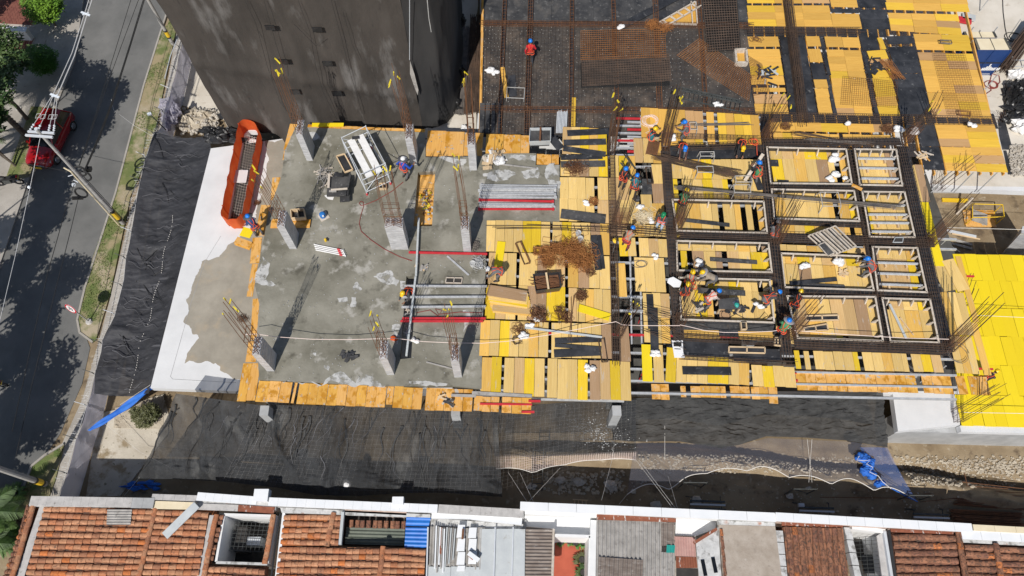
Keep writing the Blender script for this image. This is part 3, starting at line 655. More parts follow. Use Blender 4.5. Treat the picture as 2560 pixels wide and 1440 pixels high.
for pts,nr,nc,mt in (([(1865,-80),(2071,-80),(2073,8),(1867,7)],5,3,Y),([(1867,13),(2073,14),(2083,68),(1871,65)],3,3,Y),([(2073,-80),(2139,-80),(2143,18),(2076,16)],4,1,Y),([(2077,33),(2147,34),(2156,72),(2083,69)],2,1,Y),([(2077,21),(2146,22),(2147,32),(2078,31)],1,1,K),([(2142,-80),(2210,-80),(2214,19),(2147,18)],3,1,K),([(2148,23),(2215,24),(2226,73),(2157,73)],2,1,K),([(2212,-80),(2402,-80),(2424,30),(2215,24)],6,3,Y),([(2219,31),(2395,36),(2405,88),(2228,76)],3,3,Y),
([(1868,91),(1946,91),(1949,116),(1869,116)],1,1,Y),([(1869,122),(1949,122),(1962,211),(1877,211)],4,1,Y),([(1882,219),(1963,219),(1965,229),(1884,229)],1,1,Y),([(1884,236),(1966,236),(1972,284),(1888,282)],2,1,Y),([(1950,91),(2012,92),(2043,286),(1974,285)],4,2,K),([(2015,91),(2049,91),(2052,116),(2017,116)],1,1,Y),([(2018,122),(2052,122),(2057,155),(2026,155)],1,1,Y),([(2026,157),(2058,157),(2066,198),(2032,198)],1,1,K),([(2034,199),(2067,199),(2081,285),(2046,285)],4,1,Y),([(2051,91),(2060,91),(2092,290),(2082,290)],2,1,K),
([(2062,91),(2147,93),(2152,118),(2065,117)],1,2,Y),([(2066,124),(2152,125),(2183,290),(2092,288)],9,2,Y),([(2149,93),(2193,93),(2199,127),(2157,127)],1,1,K),([(2158,128),(2167,128),(2196,290),(2185,290)],2,1,K),([(2169,128),(2215,124),(2250,289),(2198,289)],7,1,Y),([(2195,94),(2208,94),(2213,122),(2201,124)],1,1,Y),([(2216,90),(2281,88),(2288,108),(2221,110)],1,1,K),([(2222,117),(2288,115),(2329,290),(2252,290)],5,1,K),([(2283,84),(2422,88),(2430,127),(2292,124)],2,2,Y),([(2294,131),(2432,134),(2480,297),(2332,293)],8,2,Y),([(2336,308),(2486,310),(2520,430),(2366,427)],6,2,Y),([(2292,312),(2334,309),(2363,425),(2310,423)],4,1,K),([(1920,303),(2250,312),(2250,331),(1925,328)],1,5,Y)):
 field(BR,pts,nr,nc,M[mt],z=ZB)
jb=MB()
for i in range(22):
 f=(i+.3)/21.6
 jb.beam(P(1868+f*532,-60,ZB-.13),P(1895+f*622,437,ZB-.13),.08,.2)
jb.build('joists',M['board_edge'],BR,kind='stuff')
pb=MB()
for i in range(10):
 for y in (-40,60,180,300,425):
  p=P(1960+i*60,y,ZB)
  pb.bar((p.x,p.y,ZT),(p.x,p.y,ZB-.25),.035,6)
pb.build('props',M['steel'],BR,kind='stuff')
# steel beams and red props that carry the front decks, seen through the gaps
SUP=thing('shoring_frame', 'steel beams and red props carrying the front formwork decks, visible in the gaps', 'shoring',P(1600,800,-.2))
sb=MB();rbm=MB()
for y in (575,600,650,690,735,770,830,875,915,945,975,1010):
 a=P(1220,y,-.16);c=P(2390,y+24,-.16)
 if y<640:a=P(1380,y,-.16)
 a=P(1200 if y>700 else 1216,y,-.16)
 if y>990:c=P(1330,y+2,-.2)
 (rbm if y in (830,1010) else sb).beam(a,c,.09,.14)
for y in (395,420,470,520):sb.beam(P(1402,y,-.16),P(2260,y-10,-.16),.09,.14)
for y in (295,312,330):sb.beam(P(1600,y-20,-.16),P(1900,y,-.16),.09,.14)
for x in range(1240,2400,75):
 for y in (600,760,915):
  p=P(x,y,-.25);(rbm if (x//75)%3==0 else sb).bar((p.x,p.y,ZT),p,.035,6)
for x0 in (1575,1600):sb.beam(P(x0,640,-.2),P(x0+4,860,-.2),.08,.1)
sb.build('steel_beams',M['steel'],SUP,kind='stuff')
rbm.build('red_beams',M['red'],SUP,kind='stuff')
rb2=MB()
for (x,y,l) in ((1210,870,26),(1208,886,20),(1200,925,26),(1198,957,26),(1330,1030,26),(1345,1003,24),(1985,932,30),(1988,952,30),(2452,938,0)):
 if l:rb2.beam(P(x-l,y,-.14),P(x+6,y,-.14),.1,.1)
for (x,y) in ((2405,690),(2452,922)):rb2.beam(P(x-6,y,-.1),P(x+30,y+1,-.1),.09,.09)
rb2.build('beam_ends',M['red'],SUP,kind='stuff')
# ------------------------------------------------------------------ void frames and beam cages on the large deck
FR=[('long one at the left of the back row, white sacks inside',[(1915,366),(2117,371),(2132,461),(1925,459)],2,8),
('far right corner frame crossed by three short aluminium joists',[(2135,371),(2242,372),(2258,465),(2148,463)],2,4),
('frame in the second row lying under the long diagonal bar bundle',[(1927,471),(2137,475),(2151,554),(1934,547)],1,9),
('right one of the second row crossed by four joists',[(2154,477),(2263,478),(2290,594),(2173,593)],2,4),
('left one of the second row, spotted black plank across it',[(1679,497),(1911,502),(1920,583),(1692,578)],2,9),
('left one of the third row with a crumpled sack',[(1690,600),(1923,606),(1932,682),(1692,677)],2,9),
('middle frame of the third row beside the heap of small timber frames',[(1951,631),(2168,639),(2187,727),(1961,719)],2,8),
('right hand frame of the third row with loose steel angles inside',[(2179,615),(2295,618),(2320,732),(2193,727)],2,4),
('nearest left frame where the crew is cutting boards',[(1696,692),(1926,698),(1938,808),(1702,800)],2,9),
('nearest middle frame with small black shutters lying inside',[(1966,738),(2190,740),(2210,854),(1993,846)],2,8),
('nearest right corner frame with one grey steel angle inside',[(2203,743),(2327,747),(2350,858),(2225,855)],2,4)]
FH=.40
for lab,px,nr,nc in FR:
 q=poly(px,FH);base=[Vector((p.x,p.y,0)) for p in q];cen=sum(base,Vector())/4
 ex=[b_+(b_-cen).normalized()*.33 for b_ in base]
 if nr==2:
  f=.80;a,c=ex[0].lerp(ex[3],f),ex[1].lerp(ex[2],f)
  if R.random()<.5:a,c=ex[0].lerp(ex[3],.25),ex[1].lerp(ex[2],.25)
  fieldw(DC,[ex[0],ex[1],c,a],1,nc,M['board'],.14);fieldw(DC,[a,c,ex[2],ex[3]],1,nc,M['board'],.22)
 else:fieldw(DC,ex,1,nc,M['board'],.14)
 t=thing('void_frame', 'timber void frame: '+lab, 'timber frame',cen, 'timber void frames on the deck')
 for i in range(4):
  a,c=q[i],q[(i+1)%4];ia=a+(cen-base[i])*.0;n_=Vector((-(c-a).y,(c-a).x,0)).normalized()
  if n_.dot(cen-a)<0:n_=-n_
  d=(c-a).normalized()*.004
  lo=[Vector((p.x,p.y,.018)) for p in (a+d,c-d,c-d+n_*.035,a+d+n_*.035)];hi=[Vector((p.x,p.y,FH-.04)) for p in lo]
  MB().hull4(lo,hi).build('side_board',M['black'],t)
  lo=[p+Vector((0,0,-.04)) for p in (a-n_*.004,c-n_*.004,c+n_*.085-d*12,a+n_*.085+d*12)];hi=[p+Vector((0,0,.04)) for p in lo]
  MB().hull4(lo,hi).build('top_rail',M['lumber'],t)
  if i in (0,1):
   k=4 if i==0 else 3
   for j in range(k):
    p=a.lerp(c,(j+.6)/k)+n_*.09
    lo=[Vector((v.x,v.y,.02)) for v in (p-d*8,p+d*8,p+d*8+n_*.22,p-d*8+n_*.22)]
    hi=[Vector((v.x,v.y,FH-.03)) for v in (p-d*8,p+d*8,p+d*8+n_*.06,p-d*8+n_*.06)]
    MB().hull4(lo,hi).build('brace',M['lumber'],t)
# aluminium joists laid in the narrow cells
ORD={3:('farthest of three', 'middle one of three', 'nearest of three'),4:('farthest of four', 'second from the back of four', 'third from the back of four', 'nearest of four')}
def px2(q,u,v):
 a=Vector(q[0]+(0,)).lerp(Vector(q[1]+(0,)),u);b_=Vector(q[3]+(0,)).lerp(Vector(q[2]+(0,)),u);c=a.lerp(b_,v);return (c.x,c.y)
for k,vs_,lab in ((1,(.26,.52,.80), 'the far right corner frame'),(3,(.30,.50,.68,.87), 'the right frame of row two'),(7,(.36,.60,.84), 'the right frame of row three')):
 for v in vs_:
  a,c=P(*px2(FR[k][1],.06,v),.3),P(*px2(FR[k][1],.93,v),.3)
  t=thing('aluminium_joist', 'joist, '+ORD[len(vs_)][vs_.index(v)]+' in '+lab, 'joist',a-Vector((0,0,.28)), 'aluminium joists laid across the narrow cells')
  j=MB();j.beam(a,c,.09,.02);j.beam(a-Vector((0,0,.1)),c-Vector((0,0,.1)),.09,.02);j.beam(a-Vector((0,0,.05)),c-Vector((0,0,.05)),.02,.085)
  n=16
  for i in range(n):
   p=a.lerp(c,(i+.5)/n);j.box(p+Vector((0,0,.016)),(.05,.05,.012))
  j.build('joist_profile',M['steel'],t)
  for f in (.25,.75):
   p=a.lerp(c,f);MB().box((p.x,p.y-.02,.09),(.09,.32,.14)).build('stub',M['wood'],t)
# black strips that form the bottoms of the beams
def strip(px0,px1,w_,z=.024,mt='black',parent=None,name='beam_base_and_gap_shade'):
 a,c=P(*px0,z),P(*px1,z);u=c-a;n=max(1,int(u.length/2.0));sd=Vector((-u.y,u.x,0)).normalized()*w_/2
 for i in range(n):
  p,q_=a.lerp(c,i/n),a.lerp(c,(i+1)/n);m=(p+q_)/2
  board(name,parent or DC,m,w_,(q_-p).length-.01,.02,math.atan2(u.y,u.x)+math.pi/2,M[mt]).rotation_euler[2]-=0
def cage(a,b_,w_,h,nl=3,sp=.13,r=.012,lab='',group=None,mt='rebar',zc=None,name='beam_cage',sag=0.0,loose=.0,cat='rebar cage',par=None):
 a,b_=Vector(a),Vector(b_);d=(b_-a);L_=d.length;d.normalize()
 up=Vector((0,0,1)) if abs(d.z)<.8 else Vector((0,1,0));sd=d.cross(up).normalized();up=sd.cross(d).normalized()
 t=par or thing(name,lab,cat,(a+b_)/2 if abs(d.z)<.8 else a,group)
 lb=MB();st=MB()
 for i in range(nl):
  for j in (0,1):
   o_=sd*(w_*(i/(nl-1)-.5))+up*(h*(j-.5));e=sd*R.uniform(-loose,loose)
   m=(a+b_)/2-Vector((0,0,sag))
   lb.path([a+o_-d*R.uniform(0,.25),m+o_+e,b_+o_+d*R.uniform(0,.25)],r,4)
 for j in (-1,1):lb.bar(a+sd*(j*w_/2),b_+sd*(j*w_/2),r*.8)
 n=int(L_/sp)
 for i in range(n):
  p=a+d*((i+.5)*sp+R.uniform(-.02,.02));p.z-=sag*math.sin(math.pi*(i+.5)/n)
  tl=d*R.uniform(-.02,.02)
  st.path([p+sd*(sx*w_/2)+up*(sy*h/2)+tl*sx for sx,sy in ((-1,-1),(1,-1),(1,1),(-1,1))],r*.7,3,closed=True)
  if i%2:st.bar(p+sd*(-.5*w_)+up*(h/2),p+sd*(-.5*w_+.06)+up*(h/2+.06),r*.7,3)
 lb.build('long_bars',M[mt],t,kind='stuff');st.build('stirrups',M[mt],t,kind='stuff')
 return t
CG=[((1527,372),(1541,905),.36,.34,4, 'longest front to back cage, along the left edge of the walkway boards',0),((1664,378),(1697,848),.42,.36,4, 'thick front to back cage between the walkway and the left timber frames',1),((1908,362),(1966,888),.45,.36,4, 'thick front to back cage in the middle of the frame grid',1),
((2128,374),(2221,860),.34,.34,3, 'front to back cage before the last column of narrow frames',1),((2256,366),(2368,880),.48,.4,5, 'right outermost front to back cage beside the bright yellow edge boards',1),
((1912,357),(2252,354),.36,.36,3, 'left to right cage behind the far row of frames',1),((1528,571),(1700,584),.4,.34,4, 'short cage crossing the walkway in front of the worker in a green helmet',0),((1700,586),(2335,606),.38,.36,4, 'long left to right cage across the middle of the frame grid',1),
((1927,466),(2262,470),.2,.3,2, 'slim left to right cage between the first and second rows of frames',1),((1680,492),(1908,491),.2,.2,2, 'slim left to right cage behind the crouching worker in green',0),((1950,553),(2160,562),.22,.3,2, 'slim cage between the second row frame and the timber heap',1),
((1697,687),(1935,692),.24,.3,2, 'slim cage behind the worker bending in grey overalls',1),((1963,728),(2330,739),.24,.3,2, 'slim cage between the third row and the nearest row of frames',1),((1985,858),(2366,874),.46,.38,5, 'thick left to right cage along the front of the frame grid',1),
((1702,842),(1942,856),.3,.25,3, 'rusty cage above the black shutter boards at the front left',0),((1706,893),(1982,909),.16,.2,2, 'thin front edge cage below the black shutter boards',0),((1650,338),(1895,346),.22,.18,2, 'thin open cage resting on the far yellow boards',0),((1690,368),(1890,362),.3,.25,3, 'far cage over the black boards where a worker bends down',0)]
for a,c,w_,h,nl,lab,st_ in CG:
 A,B=P(*a,h/2+.06),P(*c,h/2+.06)
 cage(A,B,w_,h,nl,.22,.012, 'beam cage, '+lab, 'rebar beam cages on the large deck')
 if st_:strip(a,c,w_+.16)
# sparse bars reaching out of the walkway cage
def bars(name,lab,cat,lines,r=.012,mt='rebar',z=.06,group=None,kind_part='bar',joined=True):
 """loose bars laid on a surface: each line is two photo points (and heights)"""
 pts=[]
 for l in lines:
  z0=l[4] if len(l)>4 else z;z1=l[5] if len(l)>5 else z0
  pts.append((P(l[0],l[1],z0),P(l[2],l[3],z1)))
 t=thing(name,lab,cat,sum((p[0] for p in pts),Vector())/len(pts),group)
 if joined:
  b_=MB()
  for a,c in pts:b_.bar(a,c,r,4)
  b_.build(kind_part+'s',M[mt],t,kind='stuff')
 else:
  for a,c in pts:MB().bar(a,c,r,5).build(kind_part,M[mt],t)
 return t
bars('rebar_bundle', 'sparse long bars reaching left from the walkway cage over the yellow boards', 'rebar',[(1214,564,1530,566),(1230,568,1530,574),(1316,561,1530,570),(1380,574,1532,580),(1240,572,1420,570)]+[(1400+i*17,562,1404+i*17,577) for i in range(8)],z=.12)
# black boards of the recessed bays
for pts,nc in (([(1672,367),(1775,366),(1778,397),(1676,400)],1),([(1783,366),(1898,362),(1904,394),(1786,397)],1),([(1705,848),(1822,851),(1824,895),(1708,890)],1),([(1832,870),(1952,873),(1958,906),(1833,902)],1),([(1701,806),(1938,809),(1940,829),(1702,825)],2),([(1796,824),(1846,826),(1846,843),(1798,841)],1)):
 field(DC,pts,1,nc,M['black'] if nc==1 else M['blackdusty'],z=.03,name='shutter_board',jit=.002)
for pts,nr,nc in (([(1678,398),(1905,398),(1908,448),(1680,446)],1,9),([(1680,447),(1908,449),(1910,496),(1682,495)],1,9),([(1702,822),(1800,824),(1800,848),(1704,846)],1,1),([(1846,826),(1935,828),(1937,850),(1846,849)],1,1),([(1936,560),(2160,570),(2166,596),(1938,588)],1,9),([(1940,610),(2165,620),(2168,634),(1944,626)],1,9)):
 field(DC,pts,nr,nc,M['board'],.06)
# upright column cages with long bars and yellow ribbons
def colcage(px,py,w_,d_,hc,lab,tip=None,nb=8,ht=5.6,z=0.0,rib=True,dense=True,mt='rebar',bars_only=False):
 b0=P(px,py,z);tp=b0+Vector((0,0,ht))
 if tip:
  T_=P(tip[0],tip[1],z+ht);tp=b0+(T_-b0)*1.0
  if (Vector((tp.x,tp.y,0))-Vector((b0.x,b0.y,0))).length>1.6:tp=b0+Vector(((tp-b0).x*.5,(tp-b0).y*.5,ht))
 ax=(tp-b0)
 t=thing('column_cage',lab, 'rebar cage',b0, 'upright column cages with bars sticking up')
 lb=MB();tips=[]
 for i in range(nb):
  s_=i/nb*4;k=int(s_);f=s_-k
  cx,cy=((-.5+f,-.5),(.5,-.5+f),(.5-f,.5),(-.5,.5-f))[k]
  o_=Vector((cx*w_,cy*d_,0));e=R.uniform(.8,1.0)
  p1=b0+o_+ax*e+Vector((R.uniform(-.06,.06),R.uniform(-.06,.06),0));tips.append(p1)
  lb.path([b0+o_,b0+o_+ax*.45,p1],.015,4)
 lb.build('long_bars',M[mt],t,kind='stuff')
 if not bars_only:
  st=MB();n=int(hc/.12)
  for i in range(n):
   f=(i+.5)*.12/ht;c=b0+ax*f
   q=[c+Vector((sx*w_/2,sy*d_/2,0)) for sx,sy in ((-1,-1),(1,-1),(1,1),(-1,1))]
   st.path(q,.009,3,closed=True)
   if dense:st.bar((q[0]+q[1])/2,(q[2]+q[3])/2,.008,3);st.bar((q[1]+q[2])/2,(q[3]+q[0])/2,.008,3)
  st.build('stirrups',M['rust'],t,kind='stuff')
 if rib:
  yb=MB()
  for p1 in R.sample(tips,min(4,len(tips))):
   yb.box(p1,(.04,.04,.1));d=Vector((R.uniform(-.15,.15),R.uniform(-.05,.12),-.25));e=Vector((.05,.02,0))
   yb.add([p1-e,p1+e,p1+e+d,p1-e+d*1.2],[(0,1,2,3)])
  yb.build('ribbons',M['ribbon'],t,kind='stuff')
for a in ((1662,368,.42,.55,2.2, 'dense upright cage where the crew ties bars at the far left of the frame grid',(1697,215),12,6.2),(1912,345,.45,.6,2.0, 'upright cage at the back corner of the first long frame',(1975,235),10,5.0),(2262,352,.45,.5,2.0, 'upright cage at the back right corner near the white rags',(2345,262),10,4.2),
(1692,566,.42,.6,2.1, 'upright cage behind the worker with a green helmet',(1735,470),10,4.6),(1940,600,.42,.6,2.0, 'upright cage in the middle of the grid beside a worker in red harness',(2005,478),10,5.0),(2322,606,.5,.6,2.2, 'upright cage on the right edge overlooking the excavation',(2440,485),10,5.0),
(1968,838,.5,.6,2.3, 'upright cage in front of the worker with a blue helmet and sun brim',(2055,740),10,4.6),(2372,868,.5,.55,2.1, 'upright cage at the front right corner above the low yellow deck',(2500,745),10,5.0),(1548,562,.8,.5,1.4, 'wide upright cage on the walkway behind two workers',(1585,440),8,4.6)):
 colcage(*a[:5],a[5],a[6],a[7],a[8],rib=a[1]<400)
for a in ((1528,372,.4,.5,3.4, 'tall slim upright cage at the far end of the walkway cage',(1548,232),8,6.0,0.0,True,False),):
 colcage(*a)
colcage(1698,806,.45,.5,.8, 'thin upright bars beside the crew cutting boards',(1742,712),8,4.4,0.0,False,False)
colcage(1545,838,.35,.4,.9, 'upright bars with yellow ribbons at the near end of the walkway',(1590,760),6,3.2,0.0,True,False)
colcage(2392,1040,.5,.7,.8, 'bars sticking up from the white block beside the low yellow deck',(2512,972),10,4.6,ZT,False,False)
colcage(2412,748,.5,.9,.3, 'short bars sticking up through the low yellow deck',(2432,700),8,2.2,ZT,False,False)
colcage(2340,470,.6,.5,.5, 'bars rising out of the excavation at the right edge boards',(2440,390),8,4.0,ZT,False,False)
colcage(2325,290,.5,.5,.4, 'bars leaning on the rusty mesh at the far right deck',(2352,232),6,2.6,ZB,False,False)
# ------------------------------------------------------------------ back deck: cages, mesh mats
BG='rebar beam cages on the back deck'
BN=('first', 'second', 'third', 'fourth', 'fifth', 'sixth')
for k in range(6):
 l=lines[k+1]
 A,B=P(lx(l,-120),-120,ZB+.14),P(lx(l,334),334,ZB+.14)
 cage(A,B,.3 if k in (1,4) else .22,.2,3 if k in (1,4) else 2,.26,.012, 'rusty front to back cage on the black deck, %s from the dark netted tower'%BN[k],BG,mt='rust')
for y,lab in ((58, 'rusty left to right cage crossing the middle of the black deck'),(272, 'rusty left to right cage crossing the black deck near the yellow boards')):
 cage(P(1206,y,ZB+.14),P(1880,y+6,ZB+.14),.3,.2,3,.26,.012,lab,BG,mt='rust')
cage(P(1868,76,ZB+.2),P(2150,78,ZB+.2),.4,.3,3,.14,.013, 'rusty cage in front of the far row of yellow boards',BG)
cage(P(1872,292,ZB+.22),P(2330,300,ZB+.22),.45,.35,4,.13,.013, 'dark cage along the front of the striped deck',BG)
cage(P(2330,300,ZB+.22),P(2490,302,ZB+.22),.4,.3,4,.3,.012, 'open end of the cage running off over the yellow boards at the right',BG)
cage(P(1955,-120,ZB+.25),P(2008,306,ZB+.25),.5,.35,5,.12,.015, 'long dark cage running away over the black strip of the striped deck',BG)
cage(P(1968,5,ZB+.5),P(2000,240,ZB+.5),.2,.25,3,.4,.015, 'narrow bundle on top of the long dark cage',BG)
def meshmat(name,lab,pts,z,nu,nv,r,mt,group=None,layers=1,bend=0.0,kind=None):
 q=poly(pts,z);t=thing(name,lab, 'rebar mesh',sum(q,Vector())/4,group)
 for L_ in range(layers):
  b_=MB();o_=Vector((R.uniform(-.05,.05)*(L_>0),R.uniform(-.05,.05)*(L_>0),.035*L_))
  def pt(u,v):
   p=bil(q,u,v)+o_;p.z+=bend*(MN.noise(Vector((p.x*.5,p.y*.5,L_*2.0)))+.3);return p
  for i in range(nu+1):b_.path([pt(i/nu,v/6) for v in range(7)],r,3,caps=False)
  for j in range(nv+1):b_.path([pt(u/8,j/nv)+Vector((0,0,r*1.5)) for u in range(9)],r,3,caps=False)
  b_.build('mesh_sheet',M[mt],t,kind='stuff')
 return t
GM='sheets of welded rebar mesh on the back deck'
meshmat('rebar_mesh', 'fine rusty mesh covering the black deck bays near the netted tower',[(1210,64),(1425,64),(1422,268),(1203,266)],ZB+.05,24,24,.006, 'rebar',GM)
meshmat('rebar_mesh', 'fine rusty mesh covering the middle of the black deck',[(1440,66),(1760,66),(1768,330),(1430,330)],ZB+.04,32,26,.006, 'rebar',GM)
meshmat('rebar_mesh', 'fine mesh over the small pale bays next to the yellow walkway',[(1250,280),(1425,280),(1422,336),(1246,336)],ZB+.05,22,8,.006, 'rebar',GM)
meshmat('rebar_mesh', 'bright orange rusted mesh sheet above the dark mesh stack',[(1452,78),(1662,72),(1665,143),(1452,150)],ZB+.34,38,14,.013, 'rustbright',GM,1,.04)
meshmat('rebar_mesh', 'thick stack of dark mesh sheets in the middle of the back deck',[(1454,150),(1672,138),(1678,202),(1456,216)],ZB+.26,34,11,.018, 'meshtop',GM,2,.02)
meshmat('rebar_mesh', 'lower dark mesh sheet peeping out below the thick stack',[(1452,158),(1668,150),(1672,214),(1454,219)],ZB+.16,40,14,.026, 'cable',GM,3)
meshmat('rebar_mesh', 'bottom layers of the dark mesh stack at the top by the striped deck',[(1751,-60),(1837,-60),(1851,124),(1769,130)],ZB+.16,18,40,.026, 'cable',GM,3)
meshmat('rebar_mesh', 'diagonal rusty mesh sheet between the mesh stacks',[(1748,96),(1880,190),(1872,252),(1692,138)],ZB+.2,30,15,.010, 'rustbright',GM)
meshmat('rebar_mesh', 'dark mesh stack at the top next to the striped deck',[(1752,-60),(1836,-60),(1850,122),(1770,128)],ZB+.3,13,30,.018, 'meshtop',GM,2,.02)
meshmat('rebar_mesh', 'tall stack of brown mesh lying on yellow boards at the far right',[(2333,134),(2412,134),(2456,292),(2372,290)],ZB+.18,13,28,.010, 'rust',GM,1)
meshmat('rebar_mesh', 'thin warped mesh sheet lying on the striped deck',[(2108,190),(2245,204),(2240,270),(2102,262)],ZB+.12,26,14,.008, 'rust',GM,1,.05)
meshmat('rebar_mesh', 'mesh sheet hanging over the edge between black and yellow back decks',[(1872,140),(1905,160),(1925,230),(1882,240)],ZB+.16,10,22,.008, 'rust',GM)
# sloping recess with a timber ladder frame in the black deck
t=thing('stair_form', 'yellow triangular stair opening with a ladder like timber frame in the black deck', 'stair formwork',P(1700,40,ZB))
q=poly([(1655,56),(1738,2),(1741,58)],ZB+.03)
MB().prism(q,ZB+.012,ZB+.03).build('board',M['board_back'],t)
a,c=P(1648,56,ZB+.2),P(1738,4,ZB+.2);n_=Vector((.35,-.35,0));lb=MB()
for s_ in (0,1):lb.beam(a+n_*s_+Vector((0,.0,0)),c+n_*s_,.07,.1)
for i in range(5):p=a.lerp(c,(i+.5)/5);lb.beam(p,p+n_,.07,.1)
lb.build('ladder_frame',M['lumber'],t)
lb=MB();p0,p1=P(1739,4,ZB+.2),P(1743,58,ZB+.2)
for s_ in (0,.3):lb.beam(p0-Vector((s_,0,0)),p1-Vector((s_,0,0)),.07,.1)
lb.build('side_frame',M['lumber'],t)
MB().beam(P(1644,58,ZB+.15),P(1742,61,ZB+.15),.07,.1).build('bottom_rail',M['lumber'],t)
MB().beam(P(1560,62,ZB+.1),P(1720,-22,ZB+.1),.5,.06).build('black_edge',M['black'],t)
t=thing('hatch_box', 'small square timber hatch box in the black deck by the mesh stack', 'hatch',P(1851,142,ZB))
for a,c in (((1837,127),(1864,127)),((1864,127),(1867,160)),((1867,160),(1840,160)),((1840,160),(1837,127))):
 MB().beam(P(*a,ZB+.2),P(*c,ZB+.2),.12,.35).build('side_board',M['lumber'],t)
MB().prism(poly([(1838,128),(1862,128),(1866,158),(1842,158)],ZB+.05),ZB+.02,ZB+.05).build('floor_board',M['board_back'],t)
strip((1870,297),(2490,303),1.1,ZB-.04, 'black',BR, 'beam_base_and_gap_shade');strip((1868,79),(2215,82),.75,ZB-.04, 'black',BR, 'beam_base_and_gap_shade')  # black strips under the striped deck imitate shade in its gaps
sb=MB()
for c in range(7):
 for i in range(130):
  y=66+260*(i//5)/26;x=lx(lines[c],y)+(lx(lines[c+1],y)-lx(lines[c],y))*((i%5)+.5)/5
  if R.random()<.75:sb.box(P(x+R.uniform(-4,4),y+R.uniform(-3,3),ZB+.03),(.034,.034,.03))
tag(sb.build('mesh_spacers',M['fibro'],kind='stuff'), 'small pale concrete spacers dotted under the mesh of the black deck', 'spacers')
# ------------------------------------------------------------------ netted tower
Y0=P(800,322,ZT).y
def onY(px,py,Y=Y0):
 dx=(px-1280)/F;du=-(py-720)/F
 wy=ST+du*CT;wz=-CT+du*ST;t_=Y/wy
 return Vector((dx*t_,Y,CAMH+wz*t_))
TW=thing('netted_tower', 'tall building wrapped in dark brownish black shade net', 'tower',(P(800,300,0).x,Y0,ZT))
xl,xr,ztop=onY(532,250).x,onY(1027,150).x,15.0
def bil_tower(u,z):
 x=xl+(xr-xl)*u
 n=MN.fractal(Vector((x*.35,z*.16,3.0)),1,2,4)
 y=Y0-.12*n-.1*abs(math.sin(x*1.7+n))**10
 y-=.16*math.exp(-((z+x*.25+1.2)/.5)**2)*(u>.0)
 if z<.5:y-=1.5*((.5-max(z,-2.9))/3.4)**2*math.exp(-((u-.34)/.07)**2)
 if z<.6 and u<.3:x-=.0
 return Vector((x,y,z))
nu,nz=90,80
MB().grid([[bil_tower(j/nu,-3.2+(ztop+3.2)*i/nz) for j in range(nu+1)] for i in range(nz+1)]).build('front_net',M['tower'],TW,smooth=True)
sp=[Vector((xr,Y0,0))]+[P(x,y,ZT) for x,y in ((1075,318),(1112,305),(1138,268),(1146,200),(1149,100),(1147,0),(1144,-150),(1142,-260))]
sp=[Vector((p.x,p.y,0)) for p in sp];path_=[]
for a,c in zip(sp,sp[1:]):
 for i in range(8):path_.append(a.lerp(c,i/8))
path_.append(sp[-1])
def side_pt(k,z):
 p=path_[k].copy();n=MN.fractal(Vector((p.x*.5+p.y*.4,z*.15,8.0)),1,2,4)
 f=.12*n+(.25*math.exp(-((z-ZT-.5)/.6)**2) if k>6 else 0)
 return Vector((p.x+f+.0,p.y-f*.5,z))
rows=[[side_pt(k,-2.95+(ztop+2.95)*i/60) for k in range(len(path_))] for i in range(61)]
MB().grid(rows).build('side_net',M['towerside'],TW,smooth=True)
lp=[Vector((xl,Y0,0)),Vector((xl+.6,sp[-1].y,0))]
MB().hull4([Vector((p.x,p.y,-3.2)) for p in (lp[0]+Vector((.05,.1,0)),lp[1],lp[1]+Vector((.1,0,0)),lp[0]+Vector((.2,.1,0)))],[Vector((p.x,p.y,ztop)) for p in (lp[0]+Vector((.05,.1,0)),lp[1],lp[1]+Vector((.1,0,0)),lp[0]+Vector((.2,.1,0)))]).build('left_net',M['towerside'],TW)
MB().prism([(xl+.2,Y0+.25)]+[(p.x-.3,p.y+.25) for p in sp[1:]]+[(xl+.7,sp[-1].y)],ztop-.4,ztop-.1).build('roof_slab',M['grey_conc'],TW)
for i,zf in enumerate((2.2,4.6,7.0,9.4,11.8)):MB().prism([(xl+.4,Y0+.5)]+[(p.x-.6,p.y+.6) for p in sp[1:]]+[(xl+1,sp[-1].y)],zf-.15,zf).build('inner_floor',M['grey_conc'],TW)
for x,y in ((675,70),(793,75),(708,155),(819,160),(738,231),(843,235)):
 a=onY(x-14,y-5,Y0-.34);c=onY(x+14,y+6,Y0-.34)
 MB().box(((a.x+c.x)/2,Y0-.3,(a.z+c.z)/2),(c.x-a.x,.06,a.z-c.z)).build('net_flap',M['blackplastic'],TW)
for line in ([(612,0),(640,60),(668,165),(700,255),(735,300)],[(745,0),(775,80),(790,170),(808,230),(842,298)],[(828,0),(855,100),(872,170),(893,240),(905,285)],[(660,0),(690,110),(715,190)],[(858,30),(880,110),(900,150)],[(735,60),(790,115),(812,95)]):
 MB().path([onY(x,y,Y0-.3) for x,y in line],.011,4).build('seam',M['cable'],TW)
MB().path([onY(x,y,Y0-.28) for x,y in ((1024,0),(1024,150))],.018,4).build('seam',M['palegrey'],TW)
MB().path([onY(x,y,Y0-.25) for x,y in ((1068,0),(1072,45),(1078,80))],.02,4).build('drip',M['dry'],TW)
sl_pts=[onY(x,y,Y0-.33) for x,y in ((1025,152),(1036,185),(1046,225),(1044,238),(1034,212),(1025,185))]
MB().add(sl_pts[::-1]+[p+Vector((0,.04,0)) for p in sl_pts],[tuple(range(6))]).build('slit',M['fibro'],TW)
